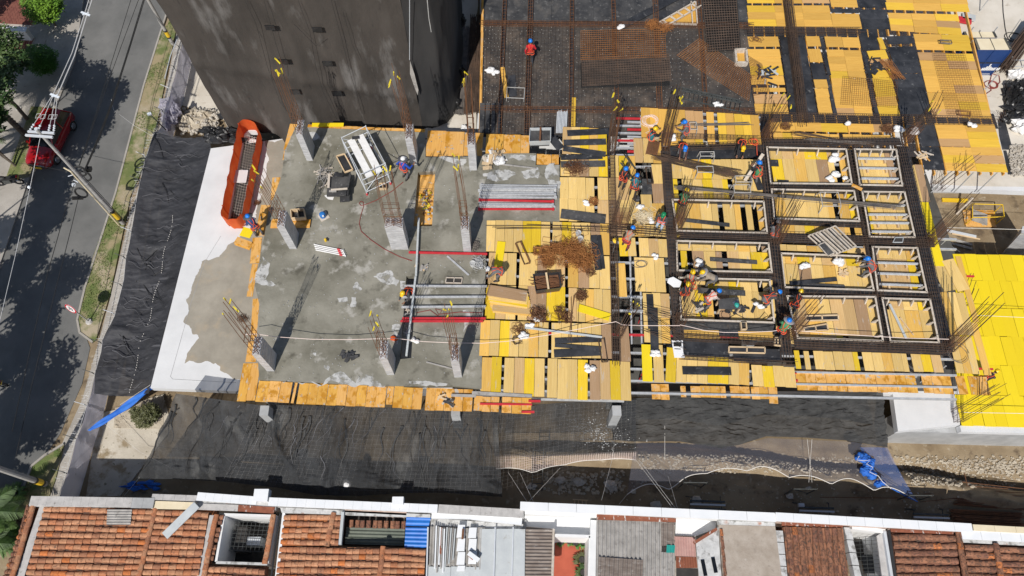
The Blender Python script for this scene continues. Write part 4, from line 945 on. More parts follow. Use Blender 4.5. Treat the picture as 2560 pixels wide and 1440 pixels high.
for x,y,rx,ry,rz,lab in ((1130,210,.9,1.1,.9, 'big heap of black plastic sheeting at the foot of the netted tower'),(1128,268,.8,.55,.8, 'black net bundle at the near right corner of the netted tower'),(1146,62,.5,.6,.6, 'small black bundle farthest along the netted tower side'),(562,345,1.3,.65,.55, 'crumpled black plastic sheet by the orange barrier')):
 p=P(x,y,ZT);bb=MB()
 for i in range(9):
  bb.blob((p.x+R.uniform(-.7,.7)*rx,p.y+R.uniform(-.7,.7)*ry,ZT+rz*R.uniform(.2,.6)),rx*R.uniform(.3,.6),ry*R.uniform(.3,.6),rz*R.uniform(.4,.7),amp=.35,n=14,m=9)
 tag(bb.build('plastic_sheet',M['blackplastic'],smooth=False),lab, 'plastic sheet')
tag(MB().blob(P(1141,212,ZT+.3),.35,.5,.4,amp=.3).build('tarp_bundle',M['rust']), 'rust brown tarpaulin bundle beside the black plastic heap', 'tarp')
# ------------------------------------------------------------------ nets round the building
def resample(pts,n):
 d=[0]
 for a,c in zip(pts,pts[1:]):d.append(d[-1]+(c-a).length)
 out=[]
 for i in range(n+1):
  s_=d[-1]*i/n;k=0
  while k<len(pts)-2 and d[k+1]<s_:k+=1
  out.append(pts[k].lerp(pts[k+1],(s_-d[k])/max(1e-6,d[k+1]-d[k])))
 return out
def polysheet(L_,R_,nr,nc,amp=.1,sc=.8,seed=0.0,sag=0.2,fold=0.0,fscale=3.0,fdir=(0,1),fine=0.0):
 L_,R_=resample(L_,nr),resample(R_,nr);rows=[]
 for i in range(nr+1):
  row=[]
  for j in range(nc+1):
   u,v=j/nc,i/nr;p=L_[i].lerp(R_[i],u)
   e=min(1,8*min(u,1-u)+.15)
   n=MN.fractal(Vector((p.x*sc,p.y*sc,seed)),1,2,5)
   h=amp*n-sag*math.sin(math.pi*u)
   if fold:
    t_=(p.x*fdir[0]+p.y*fdir[1])*fscale+2.5*MN.noise(Vector((p.x*.35,p.y*.35,seed+4)))
    h+=fold*abs(math.sin(t_))**8*(.4+MN.noise(Vector((p.x*.6,p.y*.6,seed+7))))
   if fine:
    h+=fine*(1-abs(MN.noise(Vector((p.x*1.1+p.y*.5,p.y*4.2-p.x*.5,seed)))))**3+fine*.5*(1-abs(MN.noise(Vector((p.x*2.3,p.y*8.0,seed+2)))))**3
   row.append(p+Vector((0,0,h*e)))
  rows.append(row)
 return MB().grid(rows)
ft=[(385,330),(362,400),(345,480),(325,603),(315,647),(310,700),(287,790),(257,850),(253,880),(238,933),(236,985)]
L_=[P(x,y,ZG+1.86) for x,y in ft]
R_=[P(x,y,ZT-.12) for x,y in ((524,343),(528,372),(500,484),(462,630),(420,790),(377,966),(372,985))]
t=tag(polysheet(L_,R_,200,50,.14,.5,1.0,.45,.26,1.3,(.3,1),.07).build('debris_net',M['net'],smooth=True), 'black debris net stretched from the street fence to the white terrace', 'net')
# white stitched seams on that net
sb=MB()
for f in (.62,):
 Lr,Rr=resample(L_,120),resample(R_,120)
 for i in range(40,120):
  if R.random()<.7:p=Lr[i].lerp(Rr[i],f+.02*math.sin(i*.3))+Vector((0,0,-.25));sb.bar(p,p+Vector((.01,.05,.03)),.012,3)
tag(sb.build('seam_twine',M['rope'],kind='stuff'), 'white stitching twine along the seam of the left debris net', 'twine')
L_=[P(424,984,ZT+.2),P(396,1060,-3.3),P(344,1196,-4.0)];R_=[P(1242,1012,ZT+.2),P(1244,1120,-3.3),P(1252,1243,-4.0)]
# front net is laid out from its inner edge to the outer edge
inner=[P(x,y,-.95) for x,y in ((440,984),(640,1012),(900,1016),(1242,1026))]
outer=[P(x,y,-4.0) for x,y in ((344,1196),(440,1198),(560,1204),(690,1219),(790,1238),(900,1240),(1020,1232),(1120,1232),(1210,1240),(1256,1243))]
tag(polysheet(inner,outer,220,60,.2,.6,3.0,.3,.55,1.15,(1,.3),.10).build('debris_net',M['netsheer'],smooth=True), 'sheer black debris net along the front left of the building above the alley', 'net')
inner=[P(x,y,-.95) for x,y in ((1228,1026),(1330,1012),(1450,1004),(1590,1000))];outer=[P(x,y,-3.7) for x,y in ((1236,1141),(1330,1142),(1450,1138),(1592,1131))]
tag(polysheet(inner,outer,110,40,.16,.8,5.0,.25,.35,1.4,(1,.25),.10).build('debris_net',M['netsheer'],smooth=True), 'black debris net splashed with pale cement in the middle of the front', 'net')
inner=[P(x,y,-1.4) for x,y in ((1520,1000),(1700,990),(1950,985),(2206,980))];outer=[P(x,y,-3.7) for x,y in ((1532,1100),(1580,1104),(1700,1104),(1800,1121),(1850,1112),(1915,1091),(2010,1094),(2120,1102),(2219,1119))]
tag(polysheet(inner,outer,220,70,.18,1.1,7.0,.15,.05,3.0,(.2,1),.20).build('debris_net',M['netcrumple'],smooth=True), 'heavily crumpled black net hanging below the yellow front edge at the right', 'net')
lat=MB();i0=resample([P(x,y,-.9) for x,y in ((640,1014),(1242,1028),(1590,1002))],80);o0=resample([P(x,y,-3.9) for x,y in ((560,1202),(900,1238),(1240,1236),(1590,1130))],80)
for a,c in zip(i0,o0):lat.path([a.lerp(c,v/6)-Vector((0,0,.25*math.sin(math.pi*v/6)-.12)) for v in range(7)],.0019,3,caps=False)
for j in range(1,20):lat.path([a.lerp(c,j/20)-Vector((0,0,.25*math.sin(math.pi*j/20)-.12)) for a,c in zip(i0,o0)],.0019,3,caps=False)
tag(lat.build('rope_grid',M['fibro'],kind='stuff'), 'thin pale rope grid stretched over the black front nets', 'net')
# cement splashes lying on the net
sp_=MB()
for i in range(700):
 a=R.gauss(0,1);c=R.gauss(0,1);px,py=1480+a*45+c*10,1075+c*22+a*10
 if not 1010<py<1128:continue
 f=(py-1003)/132;p=P(px,py,-.95*(1-f)-3.7*f-.25*math.sin(math.pi*f)+.14);s_=R.uniform(.008,.035)*R.uniform(.4,1.1)
 sp_.blob(p,s_*1.4,s_,s_*.5,n=5,m=3)
tag(sp_.build('cement_splash',M['dry'],kind='stuff'), 'pale cement splashes scattered on the black front net', 'splash')
# folds where the nets are gathered: raised doubled creases, the pale ones coloured to imitate sheen
def folds(net,L_,R_,n,i0,mt,r,sag,lo,hi,wander,rg,up=.1):
 b_=MB();N_=len(L_)-1
 for _ in range(n):
  i=rg.uniform(0,N_);u0=rg.uniform(0,lo);u1=min(1,u0+rg.uniform(.25,hi));dr=rg.uniform(-wander,wander);pts=[]
  for k in range(9):
   u=u0+(u1-u0)*k/8;q=min(N_-.001,max(0,i+dr*k/8+.6*math.sin(k*1.1+i)));a=int(q);f=q-a
   p=L_[a].lerp(L_[a+1],f).lerp(R_[a].lerp(R_[a+1],f),u);pts.append(p+Vector((0,0,up-sag*math.sin(math.pi*u))))
  b_.path(pts,r*rg.uniform(.5,1.3),5,r*.15)
 b_.build('folds',M[mt],net,kind='stuff')
rg=random.Random(77)
folds(bpy.data.objects['debris_net'],resample([P(x,y,ZG+1.86) for x,y in ft],100),resample([P(x,y,ZT-.12) for x,y in ((524,343),(528,372),(500,484),(462,630),(420,790),(377,966),(372,985))],100),46,0, 'foldlight',.022,.45,.55,.5,3,rg,.16)
folds(bpy.data.objects['debris_net'],resample([P(x,y,ZG+1.86) for x,y in ft],100),resample([P(x,y,ZT-.12) for x,y in ((524,343),(528,372),(500,484),(462,630),(420,790),(377,966),(372,985))],100),20,0, 'cable',.03,.45,.5,.6,14,rg,.12)
fi=resample([P(x,y,-.95) for x,y in ((440,984),(640,1012),(900,1016),(1242,1026))],100);fo=resample([P(x,y,-4.0) for x,y in ((344,1196),(560,1204),(790,1238),(1020,1232),(1256,1243))],100)
folds(bpy.data.objects['debris_net.001'],fi,fo,60,0, 'cable',.06,.3,.3,.7,4,rg,.14);folds(bpy.data.objects['debris_net.001'],fi,fo,22,0, 'foldlight',.02,.3,.6,.5,9,rg,.16)
# net with visible strands and scalloped rope edges
def strands(name,lab,top,bot,nu,nv,r,mt,scal=0,rope='rope',sheer=None,rr=.02,dz=0.0):
 t_=thing(name,lab, 'safety net',(top[0]+bot[-1])/2);n=nu
 T_,B_=resample(top,n),resample(bot,n);b_=MB()
 if scal:
  for i in range(n+1):
   k=abs(math.sin(math.pi*i/n*scal));B_[i]=B_[i].lerp(T_[i],.16*k)
 if nv:
  for i in range(n+1):b_.path([T_[i].lerp(B_[i],v/5)-Vector((0,0,.1*math.sin(math.pi*v/5))) for v in range(6)],r,3,caps=False)
  for j in range(nv+1):b_.path([T_[i].lerp(B_[i],j/nv)-Vector((0,0,.1*math.sin(math.pi*j/nv))) for i in range(n+1)],r,3,caps=False)
  b_.build('strands',M[mt],t_,kind='stuff')
 MB().path(B_,rr,5).build('edge_rope',M[rope],t_)
 if sheer:MB().grid([[T_[i].lerp(B_[i],j/8)-Vector((0,0,.02+.1*math.sin(math.pi*j/8))) for i in range(n+1)] for j in range(9)]).build('fine_mesh',M[sheer],t_,smooth=True)
 return t_
strands('catch_net', 'cream rope net with a scalloped edge below the splashed black net',[P(x,y,-3.75) for x,y in ((1241,1136),(1340,1138),(1450,1134),(1590,1128))],[P(x,y,-4.3) for x,y in ((1240,1172),(1340,1182),(1420,1160),(1500,1150),(1590,1150))],60,9,.011, 'pinkrope',4)
strands('catch_net', 'fine violet grey net with a white scalloped rope over the alley rubble',[P(x,y,-3.8) for x,y in ((1588,1106),(1720,1108),(1830,1116),(1920,1095),(2130,1104),(2216,1120))],[P(x,y,-4.7) for x,y in ((1568,1236),(1690,1222),(1760,1185),(1900,1175),(2020,1206),(2140,1215),(2240,1240),(2294,1254))],110,0,.01, 'rope',7, 'rope', 'greysheer',.022)
strands('catch_net', 'bright blue edge of mesh hanging at the right end of the alley net',[P(x,y,-3.75) for x,y in ((2150,1118),(2190,1118),(2219,1119))],[P(x,y,-4.65) for x,y in ((2200,1205),(2260,1238),(2294,1254))],14,0,.01, 'rope',0, 'bluenet', 'bluesheer',.03)
ba,bb_=P(2190,1120,-3.7),P(2292,1252,-4.62)
w1=[P(x,y,-3.6) for x,y in ((2165,1165),(2178,1185),(2195,1205),(2225,1222))]
bl=MB()
for x,y,r_ in ((2160,1145,.5),(2172,1160,.42),(2168,1175,.4),(2180,1190,.36),(2200,1206,.3)):
 for _ in range(4):bl.blob(P(x+R.uniform(-8,8),y+R.uniform(-6,6),-3.9),r_*.6,r_*.5,.2,amp=.28,n=14,m=10)
tag(bl.build('net_bundle',M['bluenet'],smooth=True), 'bunched up bright blue mesh lying on the violet alley net', 'net bundle')
tag(MB().path([P(x,y,-3.5) for x,y in ((2148,1140),(2142,1150),(2160,1152),(2176,1150),(2166,1160),(2182,1168),(2174,1180),(2196,1190),(2206,1204),(2228,1222))],.018,4).build('loose_rope',M['rope']), 'white rope curling over the blue mesh bundle', 'rope')
# blue tarp strip hanging from the terrace corner to the fence
a,c=P(376,962,ZT-.1),P(216,1076,ZG+1.7)
rows=[]
for i in range(40):
 f=i/39;p=a.lerp(c,f);wd=.27*math.sin(math.pi*min(1,.12+f*.88))+.03
 rows.append([p+Vector((.25*k,-wd*k,-.05*math.sin(9*k+f*14))) for k in (0,.25,.5,.75,1)])
tag(MB().grid(rows).build('blue_tarp',M['bluenet'],smooth=True), 'twisted bright blue mesh strip from the terrace corner down to the fence', 'tarp')
bl=MB()
for i in range(16):bl.blob(P(R.uniform(312,398),R.uniform(1203,1226),ZG+.12),R.uniform(.1,.4),R.uniform(.06,.14),.1,amp=.4,n=8,m=5)
tag(bl.build('net_heap',M['bluenet']), 'limp blue mesh heap on the soil beside the tiled roof house', 'net bundle')
# ------------------------------------------------------------------ street fence
FN=thing('cloth_fence', 'long site fence of wire posts and lilac grey cloth along the street', 'fence',P(250,900,ZG))
fpx=[(462,70),(452,115),(441,165),(430,213),(418,250),(400,318),(385,335),(362,405),(345,480),(325,603),(315,647),(310,700),(287,790),(257,850),(253,880),(238,933),(230,960),(217,1017),(190,1100),(167,1177),(147,1243),(112,1350),(80,1460)]
fp=[P(x,y,ZG+1.85) for x,y in fpx]
step=3
for s_ in range(0,len(fp)-1,step):
 seg=resample(fp[s_:s_+step+1],24);rows=[]
 for k in range(9):
  row=[]
  for i,p in enumerate(seg):
   n=MN.noise(Vector((p.y*1.2,k*.5,2.0)));row.append(Vector((p.x+.07*n*(k not in (0,8)),p.y,ZG+1.85-(1.82 if True else 0)*k/8-(.12*abs(math.sin(i*.26)) if k==0 else 0))))
  rows.append(row)
 MB().grid(rows).build('cloth',M['lavender'],FN,smooth=True)
for i,p in enumerate(resample(fp,20)):
 b_=MB();b_.bar((p.x-.06,p.y,ZG),(p.x-.06,p.y,ZG+2.1),.03,6);b_.bar((p.x-.06,p.y,ZG+2.08),(p.x-.5,p.y+.1,ZG+2.3),.02,5)
 b_.build('post',M['darksteel'] if i%3 else M['palegrey'],FN)
tw=MB()
for p in resample(fp,420):
 if R.random()<.75:q_=p+Vector((-.08,0,-.1));tw.path([q_,q_+Vector((-R.uniform(.1,.4),R.uniform(-.1,.1),R.uniform(-.1,.15))),q_+Vector((-R.uniform(.3,.5),R.uniform(-.2,.2),-.3))],.006,3)
tw.build('wire_ties',M['wire'],FN,kind='stuff')
MB().path([p+Vector((0,0,.03)) for p in fp],.012,4).build('top_wire',M['wire'],FN)
ch_=MB()
for i in range(14):ch_.blob(P(R.uniform(405,440),R.uniform(255,325),ZG+R.uniform(.5,1.4)),R.uniform(.2,.45),R.uniform(.25,.5),R.uniform(.2,.4),amp=.4,n=12,m=8)
tag(ch_.build('loose_cloth',M['lavender']), 'slumped bunch of lilac grey cloth at the torn end of the street fence', 'cloth')
# ------------------------------------------------------------------ orange barrier round the shaft
OB=thing('barrier', 'orange mesh barrier closed in a long oval round the netted shaft', 'barrier',P(610,450,ZT))
ring_b=[P(x,y,ZT) for x,y in ((612,338),(622,328),(640,328),(654,340),(657,362),(640,450),(620,556),(606,572),(584,572),(570,562),(573,540),(592,440))]
ring=[r for r in resample(ring_b+[ring_b[0]],96)][:-1];cen=sum(ring,Vector())/len(ring)
def ringrow(h,off):return [Vector((p.x+(p.x-cen.x)*off*.3+.012*math.sin(i*1.3+h*5),p.y+(p.y-cen.y)*off*.03+.02*math.sin(i*2.1),ZT+h+(.05*math.sin(i*.9) if h>.8 else 0))) for i,p in enumerate(ring+[ring[0]])]
MB().grid([ringrow(h,o_) for h,o_ in ((.02,0),(.3,.05),(.65,.1),(1.15,.16))]).build('orange_mesh',M['orange'],OB,smooth=True)
for i in range(0,96,12):
 p=ringrow(0,0)[i];MB().bar((p.x,p.y,ZT),(p.x+(p.x-cen.x)*.05,p.y,ZT+1.2),.025,6).build('post',M['orange'],OB)
kb=MB();kb.grid([[Vector((p.x+(p.x-cen.x)*o_,p.y+(p.y-cen.y)*o_*.15,z)) for p in ring+[ring[0]]] for o_,z in ((-.02,ZT+.14),(-.12,ZT+.14),(-.12,ZT-.3))]);kb.build('shaft_kerb',M['white_conc'],OB)
q=[P(x,y,ZT+.22) for x,y in ((612,336),(655,346),(616,566),(574,560))];nb_=MB()
for i in range(8):nb_.path([bil(q,i/7,v/10)-Vector((0,0,.1*math.sin(math.pi*v/10))) for v in range(11)],.010,3,caps=False)
for j in range(34):nb_.path([bil(q,u/6,j/33)-Vector((0,0,.1*math.sin(math.pi*u/6))) for u in range(7)],.010,3,caps=False)
nb_.build('shaft_net',M['rope'],OB,kind='stuff')
tag(MB().beam(P(583,441,ZT+.26),P(618,441,ZT+.26),.9,.04,(0,0,1)).build('cover_board',M['white_conc']), 'white board laid across the shaft inside the orange barrier', 'board')
# ------------------------------------------------------------------ row of old houses along the alley
ZR=-2.95
TM={}
def tilemesh(mt):
 if mt not in TM:
  v=[];f=[];n=5
  for k,(y,r,dz) in enumerate(((-.5,.47,.0),(.5,.55,.10))):
   for i in range(n+1):
    t=math.pi*i/n;v.append((r*math.cos(t),y,r*.9*math.sin(t)+dz))
  m=n+1
  for i in range(n):f.append((i,i+1,m+i+1,m+i))
  f.append(tuple(m+i for i in range(m)))
  me=bpy.data.meshes.new('tile');me.from_pydata(v,[],f);me.materials.append(M[mt]);TM[mt]=me
 return TM[mt]
def tiles(roof,pts,nr,nc,mt='tile',along='x',z0=0.0,z1=0.0,skip=None,bed=True,flip=False):
 """barrel tiles: nr rows of nc tiles; rows run along x (or y); z0..z1 heights at the two ends of a row"""
 q=poly(pts,ZR)
 if bed:
  zz=(z0,z1,z1,z0) if along=='x' else (z0,z0,z1,z1)
  MB().hull4([Vector((p.x,p.y,ZR-.25)) for p in q][::-1],[Vector((p.x,p.y,ZR+z)) for p,z in zip(q,zz)][::-1]).build('tile_bed',M['olddtile'],roof)
 off=wloc(roof)
 for i in range(nr):
  wob=[R.uniform(-.02,.02) for _ in range(4)]
  for j in range(nc):
   u,v=((j+.5)/nc,(i+.5)/nr) if along=='x' else ((i+.5)/nr,(j+.5)/nc)
   c=bil(q,u,v);e=.5/nc
   a,b_=(bil(q,u-e,v),bil(q,u+e,v)) if along=='x' else (bil(q,u,v-e),bil(q,u,v+e))
   wv=(bil(q,u,v+.5/nr)-bil(q,u,v-.5/nr)).length if along=='x' else (bil(q,u+.5/nr,v)-bil(q,u-.5/nr,v)).length
   d=b_-a;f=(j+.5)/nc;z=z0+(z1-z0)*f
   o=bpy.data.objects.new('tile',tilemesh(mt));COL.objects.link(o);o.parent=roof
   side=Vector((-d.y,d.x,0)).normalized()*(.032*math.sin(j*.45+i*2.1)+R.uniform(-.014,.014))
   o.location=Vector((c.x,c.y,ZR+z+.015+R.uniform(0,.012)))+side-off
   o.scale=(wv*.80,d.length*1.07,wv*.62)
   o.rotation_euler=(math.atan2(z1-z0,d.length*nc)+.0,R.uniform(-.05,.05),math.atan2(d.y,d.x)-math.pi/2+R.uniform(-.03,.03))
def ridge(par,p0,p1,n,mt='tile',w_=.27,z=.12,name='ridge_tile'):
 a,c=P(*p0,ZR),P(*p1,ZR);off=wloc(par)
 for i in range(n):
  m=a.lerp(c,(i+.5)/n);d=c-a
  o=bpy.data.objects.new(name,tilemesh(mt));COL.objects.link(o);o.parent=par
  o.location=Vector((m.x+R.uniform(-.015,.015),m.y,ZR+z+R.uniform(0,.015)))-off;o.scale=(w_,d.length/n*1.08,w_*.75);o.rotation_euler=(0,R.uniform(-.06,.06),math.atan2(d.y,d.x)-math.pi/2+R.uniform(-.03,.03))
def slab(name,pts,z,mt,par,th=.1,label=None):return MB().prism(poly(pts,z),z-th,z).build(name,M[mt],par,label=label)
def corr(name,pts,z,mt,par,along='y',pitch=.17,amp=.03,z1=None,label=None):
 """corrugated sheet: waves run along the given direction of the quad"""
 q=poly(pts,z);z1=z if z1 is None else z1
 Wd=(q[1]-q[0]).length if along=='y' else (q[3]-q[0]).length;n=max(4,int(Wd/pitch)*6);rows=[]
 for k in (0,1):
  row=[]
  for i in range(n+1):
   p=(bil(q,i/n,k) if along=='y' else bil(q,k,i/n)).copy();p.z+=amp*math.sin(2*math.pi*i/6)+(z1-z)*k;row.append(p)
  rows.append(row)
 for row in [[p-Vector((0,0,.012)) for p in rows[1]],[p-Vector((0,0,.012)) for p in rows[0]]]:rows.append(row)
 return MB().grid(rows).build(name,M[mt],par,label=label)
def wallpx(name,p0,p1,w_,ztop,zbot,mt,par,label=None):
 a,c=P(*p0,ztop),P(*p1,ztop);n_=Vector((-(c-a).y,(c-a).x,0)).normalized()*w_/2
 q=[a-n_,c-n_,c+n_,a+n_]
 return MB().hull4([Vector((p.x,p.y,zbot)) for p in q],q).build(name,M[mt],par,label=label)
def coping(par,p0,p1,w_,z,mt,n,name='coping_slab'):
 a,c=P(*p0,z),P(*p1,z)
 for i in range(n):
  p,q=a.lerp(c,(i+.006)/n),a.lerp(c,(i+.994)/n);MB().beam(p,q,w_,.07).build(name,M[mt],par)
def grille(par,pts,z,nu,nv,mt='darksteel'):
 q=poly(pts,z);b_=MB()
 for i in range(nu+1):b_.bar(bil(q,i/nu,0),bil(q,i/nu,1),.012,4)
 for j in range(nv+1):b_.bar(bil(q,0,j/nv),bil(q,1,j/nv),.012,4)
 b_.build('window_grille',M[mt],par,kind='stuff')
def cap(x,y):return P(x,y,ZR)
ZW=-2.75
# --- house A: the tiled corner house at the left
HA=thing('tiled_house', 'corner house with the broadest orange clay tile roof, at the far left by the palms', 'house',P(300,1380,ZG))
slab('roof_base',[(66,1262),(544,1272),(500,1560),(-15,1560)],ZR-.3, 'olddtile',HA,.3);slab('roof_base',[(524,1412),(668,1416),(650,1560),(490,1560)],ZR-.304, 'olddtile',HA,.3)
ra=slab('roof',[(92,1266),(542,1275),(498,1540),(20,1540)],ZR-.26, 'olddtile',HA,.03)
tiles(ra,[(114,1266),(388,1273),(345,1458),(62,1458)],12,14, 'tile', 'x',.02,.10)
tiles(ra,[(398,1275),(523,1280),(494,1458),(356,1458)],11,7, 'tile', 'x',.10,.0)
rb_=slab('eave_roof',[(70,1262),(92,1266),(30,1540),(-12,1540)],ZR-.3, 'olddtile',HA,.03)
tiles(rb_,[(66,1262),(86,1264),(30,1480),(-12,1480)],15,3, 'olddtile', 'x',-.25,.02)
tiles(ra,[(546,1286),(560,1286),(532,1404),(518,1404)],8,1, 'olddtile', 'x',.0,-.04,bed=False)
tiles(ra,[(524,1414),(664,1422),(656,1470),(508,1470)],3,9, 'tile', 'x',0,0)
for (a,c,n) in (((88,1264),(30,1462),11),((391,1273),(346,1462),11),((543,1288),(508,1462),10),((686,1288),(664,1410),8)):ridge(ra,a,c,n)
slab('mortar_strip',[(99,1266),(113,1267),(52,1470),(30,1470)],ZR+.02, 'cement',ra,.1);slab('mortar_strip',[(524,1288),(538,1288),(502,1470),(486,1470)],ZR+.03, 'cement',ra,.12)
corr('skylight_sheet',[(268,1273),(330,1273),(326,1312),(266,1312)],ZR+.24, 'fibro',ra, 'x',.12,.02)
MB().beam(P(458+34,1262,ZR+.4),P(412,1340,ZR+.34),.42,.05).build('loose_gutter',M['zinc'],ra,label='bent grey gutter sheet lying askew on the tiles')
wallpx('boundary_wall',(76,1254),(384,1258),.44,ZW,ZG, 'oldwall',HA);coping(HA,(76,1252),(330,1256),.46,ZW+.04, 'cement',12);coping(HA,(330,1257),(385,1258),.5,ZW+.05, 'grey_conc',2)
slab('flashing',[(380,1252),(492,1256),(482,1274),(378,1272)],ZW-.02, 'cream',HA,.05);coping(HA,(380,1242),(494,1246),.28,ZW+.02, 'cement',4)
wallpx('boundary_wall',(384,1252),(690,1266),.36,ZW-.1,ZG, 'oldwall',HA);slab('flashing',[(492,1258),(596,1262),(594,1278),(490,1274)],ZW-.04, 'cement',HA,.05);slab('flashing',[(596,1262),(687,1268),(684,1284),(594,1278)],ZW-.045, 'rustflash',HA,.05)
coping(HA,(493,1241),(642,1252),.40,ZW+.14, 'whitepaint',7);MB().box(P(656,1240,ZW)+Vector((0,0,.02)),(.72,.6,.5)).build('wall_pier',M['whitepaint'],HA)
# its little court with a grille
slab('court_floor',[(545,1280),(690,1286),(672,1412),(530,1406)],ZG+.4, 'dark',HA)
for a,c,m_ in (((560,1286),(690,1290), 'whitewall'),((560,1286),(540,1404), 'whitewall'),((690,1290),(668,1408), 'whitewall'),((540,1406),(668,1410), 'oldwall')):wallpx('court_wall',a,c,.12,ZR-.02,ZG+.4,m_,HA)
grille(HA,[(588,1302),(682,1306),(668,1380),(572,1376)],ZR-.8,9,7)
MB().box(P(610,1350,ZG+1),(.6,1.2,1.2)).build('cupboard',M['dark'],HA);MB().box(P(640,1355,ZG+1),(.7,.4,.9)).build('table',M['palegrey'],HA)
# --- house B: brown tiles, blue sheet
HB=thing('tiled_house', 'house with a brown tile roof, green sheeted court and a blue metal sheet', 'house',P(880,1390,ZG))
slab('roof_base',[(698,1366),(1066,1372),(1064,1560),(680,1560)],ZR-.6, 'olddtile',HB,.3)
rb=slab('roof',[(706,1282),(858,1286),(846,1366),(696,1366)],ZR-.26, 'olddtile',HB,.03)
tiles(rb,[(712,1286),(828,1288),(814,1364),(702,1364)],5,7, 'tile', 'x',0,.06)
tiles(rb,[(840,1288),(853,1288),(846,1364),(826,1364)],5,2, 'tile', 'x',.06,.03)
tiles(rb,[(701,1366),(950,1370),(942,1470),(688,1470)],6,15, 'tile', 'x',0,.08)
tiles(rb,[(964,1369),(1064,1374),(1058,1470),(954,1470)],6,6, 'tile', 'x',.08,0)
ridge(rb,(835,1283),(819,1366),6);ridge(rb,(959,1367),(948,1462),6, 'tile')
slab('mortar_strip',[(706,1280),(713,1282),(694,1470),(684,1470)],ZR+.03, 'whitepaint',rb,.2)
MB().path([P(x,y,ZR+.15) for x,y in ((700,1284),(690,1350),(676,1460))],.05,7).build('rain_pipe',M['cable'],HB)
coping(HB,(672,1254),(1094,1272),.40,ZW+.12, 'whitepaint',18);wallpx('boundary_wall',(672,1255),(1094,1273),.36,ZW+.08,ZG, 'oldwall',HB);slab('wall_foot',[(700,1268),(1076,1286),(1076,1294),(704,1282)],ZR+.1, 'oldwall',HB,.2)
MB().box(P(996,1254,ZW)+Vector((0,0,.0)),(.56,.40,.5)).build('wall_pier',M['whitepaint'],HB)
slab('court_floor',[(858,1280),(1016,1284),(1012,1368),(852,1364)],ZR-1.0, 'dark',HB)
wallpx('brick_wall',(862,1276),(1016,1284),.16,ZR+.1,ZR-1.2, 'brickwall',HB)
tiles(rb,[(866,1296),(1014,1300),(1013,1318),(864,1314)],10,1, 'olddtile', 'y',-.55,-.62,bed=False)
corr('court_roof',[(866,1317),(1012,1321),(1011,1364),(862,1360)],ZR-.55, 'greensheet',HB, 'x',.14,.025)
MB().beam(P(858,1281,ZR+.1),P(851,1362,ZR+.1),.14,.25).build('metal_edge',M['zinc'],HB)
corr('blue_sheet',[(1016,1291),(1077,1293),(1072,1316),(1014,1315)],ZR+.02, 'bluesheet',HB, 'x',.18,.015);corr('blue_sheet',[(1014,1318),(1072,1319),(1066,1370),(1011,1368)],ZR-.05, 'bluesheet',HB, 'x',.18,.015)
# --- house C: patchwork metal roof
HC=thing('sheet_roof_house', 'house roofed with a patchwork of grey metal sheets and loose junk', 'house',P(1190,1390,ZG))
slab('roof_base',[(1068,1290),(1316,1300),(1314,1560),(1060,1560)],ZR-.5, 'grey_conc',HC,.3)
coping(HC,(1096,1272),(1308,1284),.42,ZW+.05, 'cement',8);wallpx('boundary_wall',(1094,1273),(1310,1285),.38,ZW,ZG, 'oldwall',HC)
slab('wall_top',[(1080,1279),(1180,1281),(1178,1297),(1078,1295)],ZR+.14, 'whitepaint',HC,.3);slab('wall_top',[(1180,1283),(1306,1294),(1304,1312),(1178,1298)],ZR+.12, 'whitepaint',HC,.3)
slab('gutter_bed',[(1078,1296),(1308,1310),(1308,1324),(1076,1314)],ZR-.2, 'oldwall',HC,.1)
corr('fibre_sheet',[(1076,1316),(1196,1322),(1192,1424),(1072,1418)],ZR-.08, 'fibro',HC, 'y',.2,.035);corr('fibre_sheet',[(1188,1318),(1212,1319),(1208,1424),(1186,1424)],ZR-.06, 'fibro',HC, 'y',.2,.03)
for x0,x1 in ((1070,1128),(1128,1200),(1200,1238)):slab('metal_sheet',[(x0,1416 if x0<1200 else 1322),(x1-1,1418 if x0<1200 else 1322),(x1-4,1490),(x0-4,1490)],ZR-.05+(x0%7)*.004, 'zinc',HC,.02)
slab('metal_sheet',[(1239,1322),(1282,1322),(1278,1490),(1234,1490)],ZR-.02, 'zinc',HC,.02);slab('metal_sheet',[(1284,1322),(1313,1323),(1311,1490),(1280,1490)],ZR+.02, 'zinc',HC,.03)
for x in (1068,1236,1281):MB().beam(P(x+2,1318,ZR+.06),P(x-3,1490,ZR+.06),.07,.06).build('sheet_joint',M['palegrey'],HC)
for y0,y1 in ((1312,1344),(1346,1378),(1380,1412),(1414,1428)):slab('white_panel',[(1145,y0),(1163,y0),(1161,y1),(1141,y1)],ZR+.1, 'whitepaint',HC,.04)
for y0,y1 in ((1319,1345),(1347,1376),(1378,1410)):slab('white_panel',[(1173,y0),(1192,y0),(1190,y1),(1170,y1)],ZR+.09, 'whitepaint',HC,.04)
MB().beam(P(1105,1319,ZR+.05),P(1101,1386,ZR+.05),.1,.08).build('rusty_angle',M['rustflash'],HC)
for k in range(6):MB().beam(P(1086+k*5,1312+k*2,ZR+.07),P(1082+k*5,1412+(k%3)*10,ZR+.06),.07,.05).build('lath',M['whitepaint'] if k%2 else M['fibro'],HC)
for k in range(5):MB().beam(P(1118+k*5,1318+k,ZR+.08),P(1112+k*5,1420-k*5,ZR+.07),.06,.05).build('lath',M['fibro'] if k%2 else M['zinc'],HC)
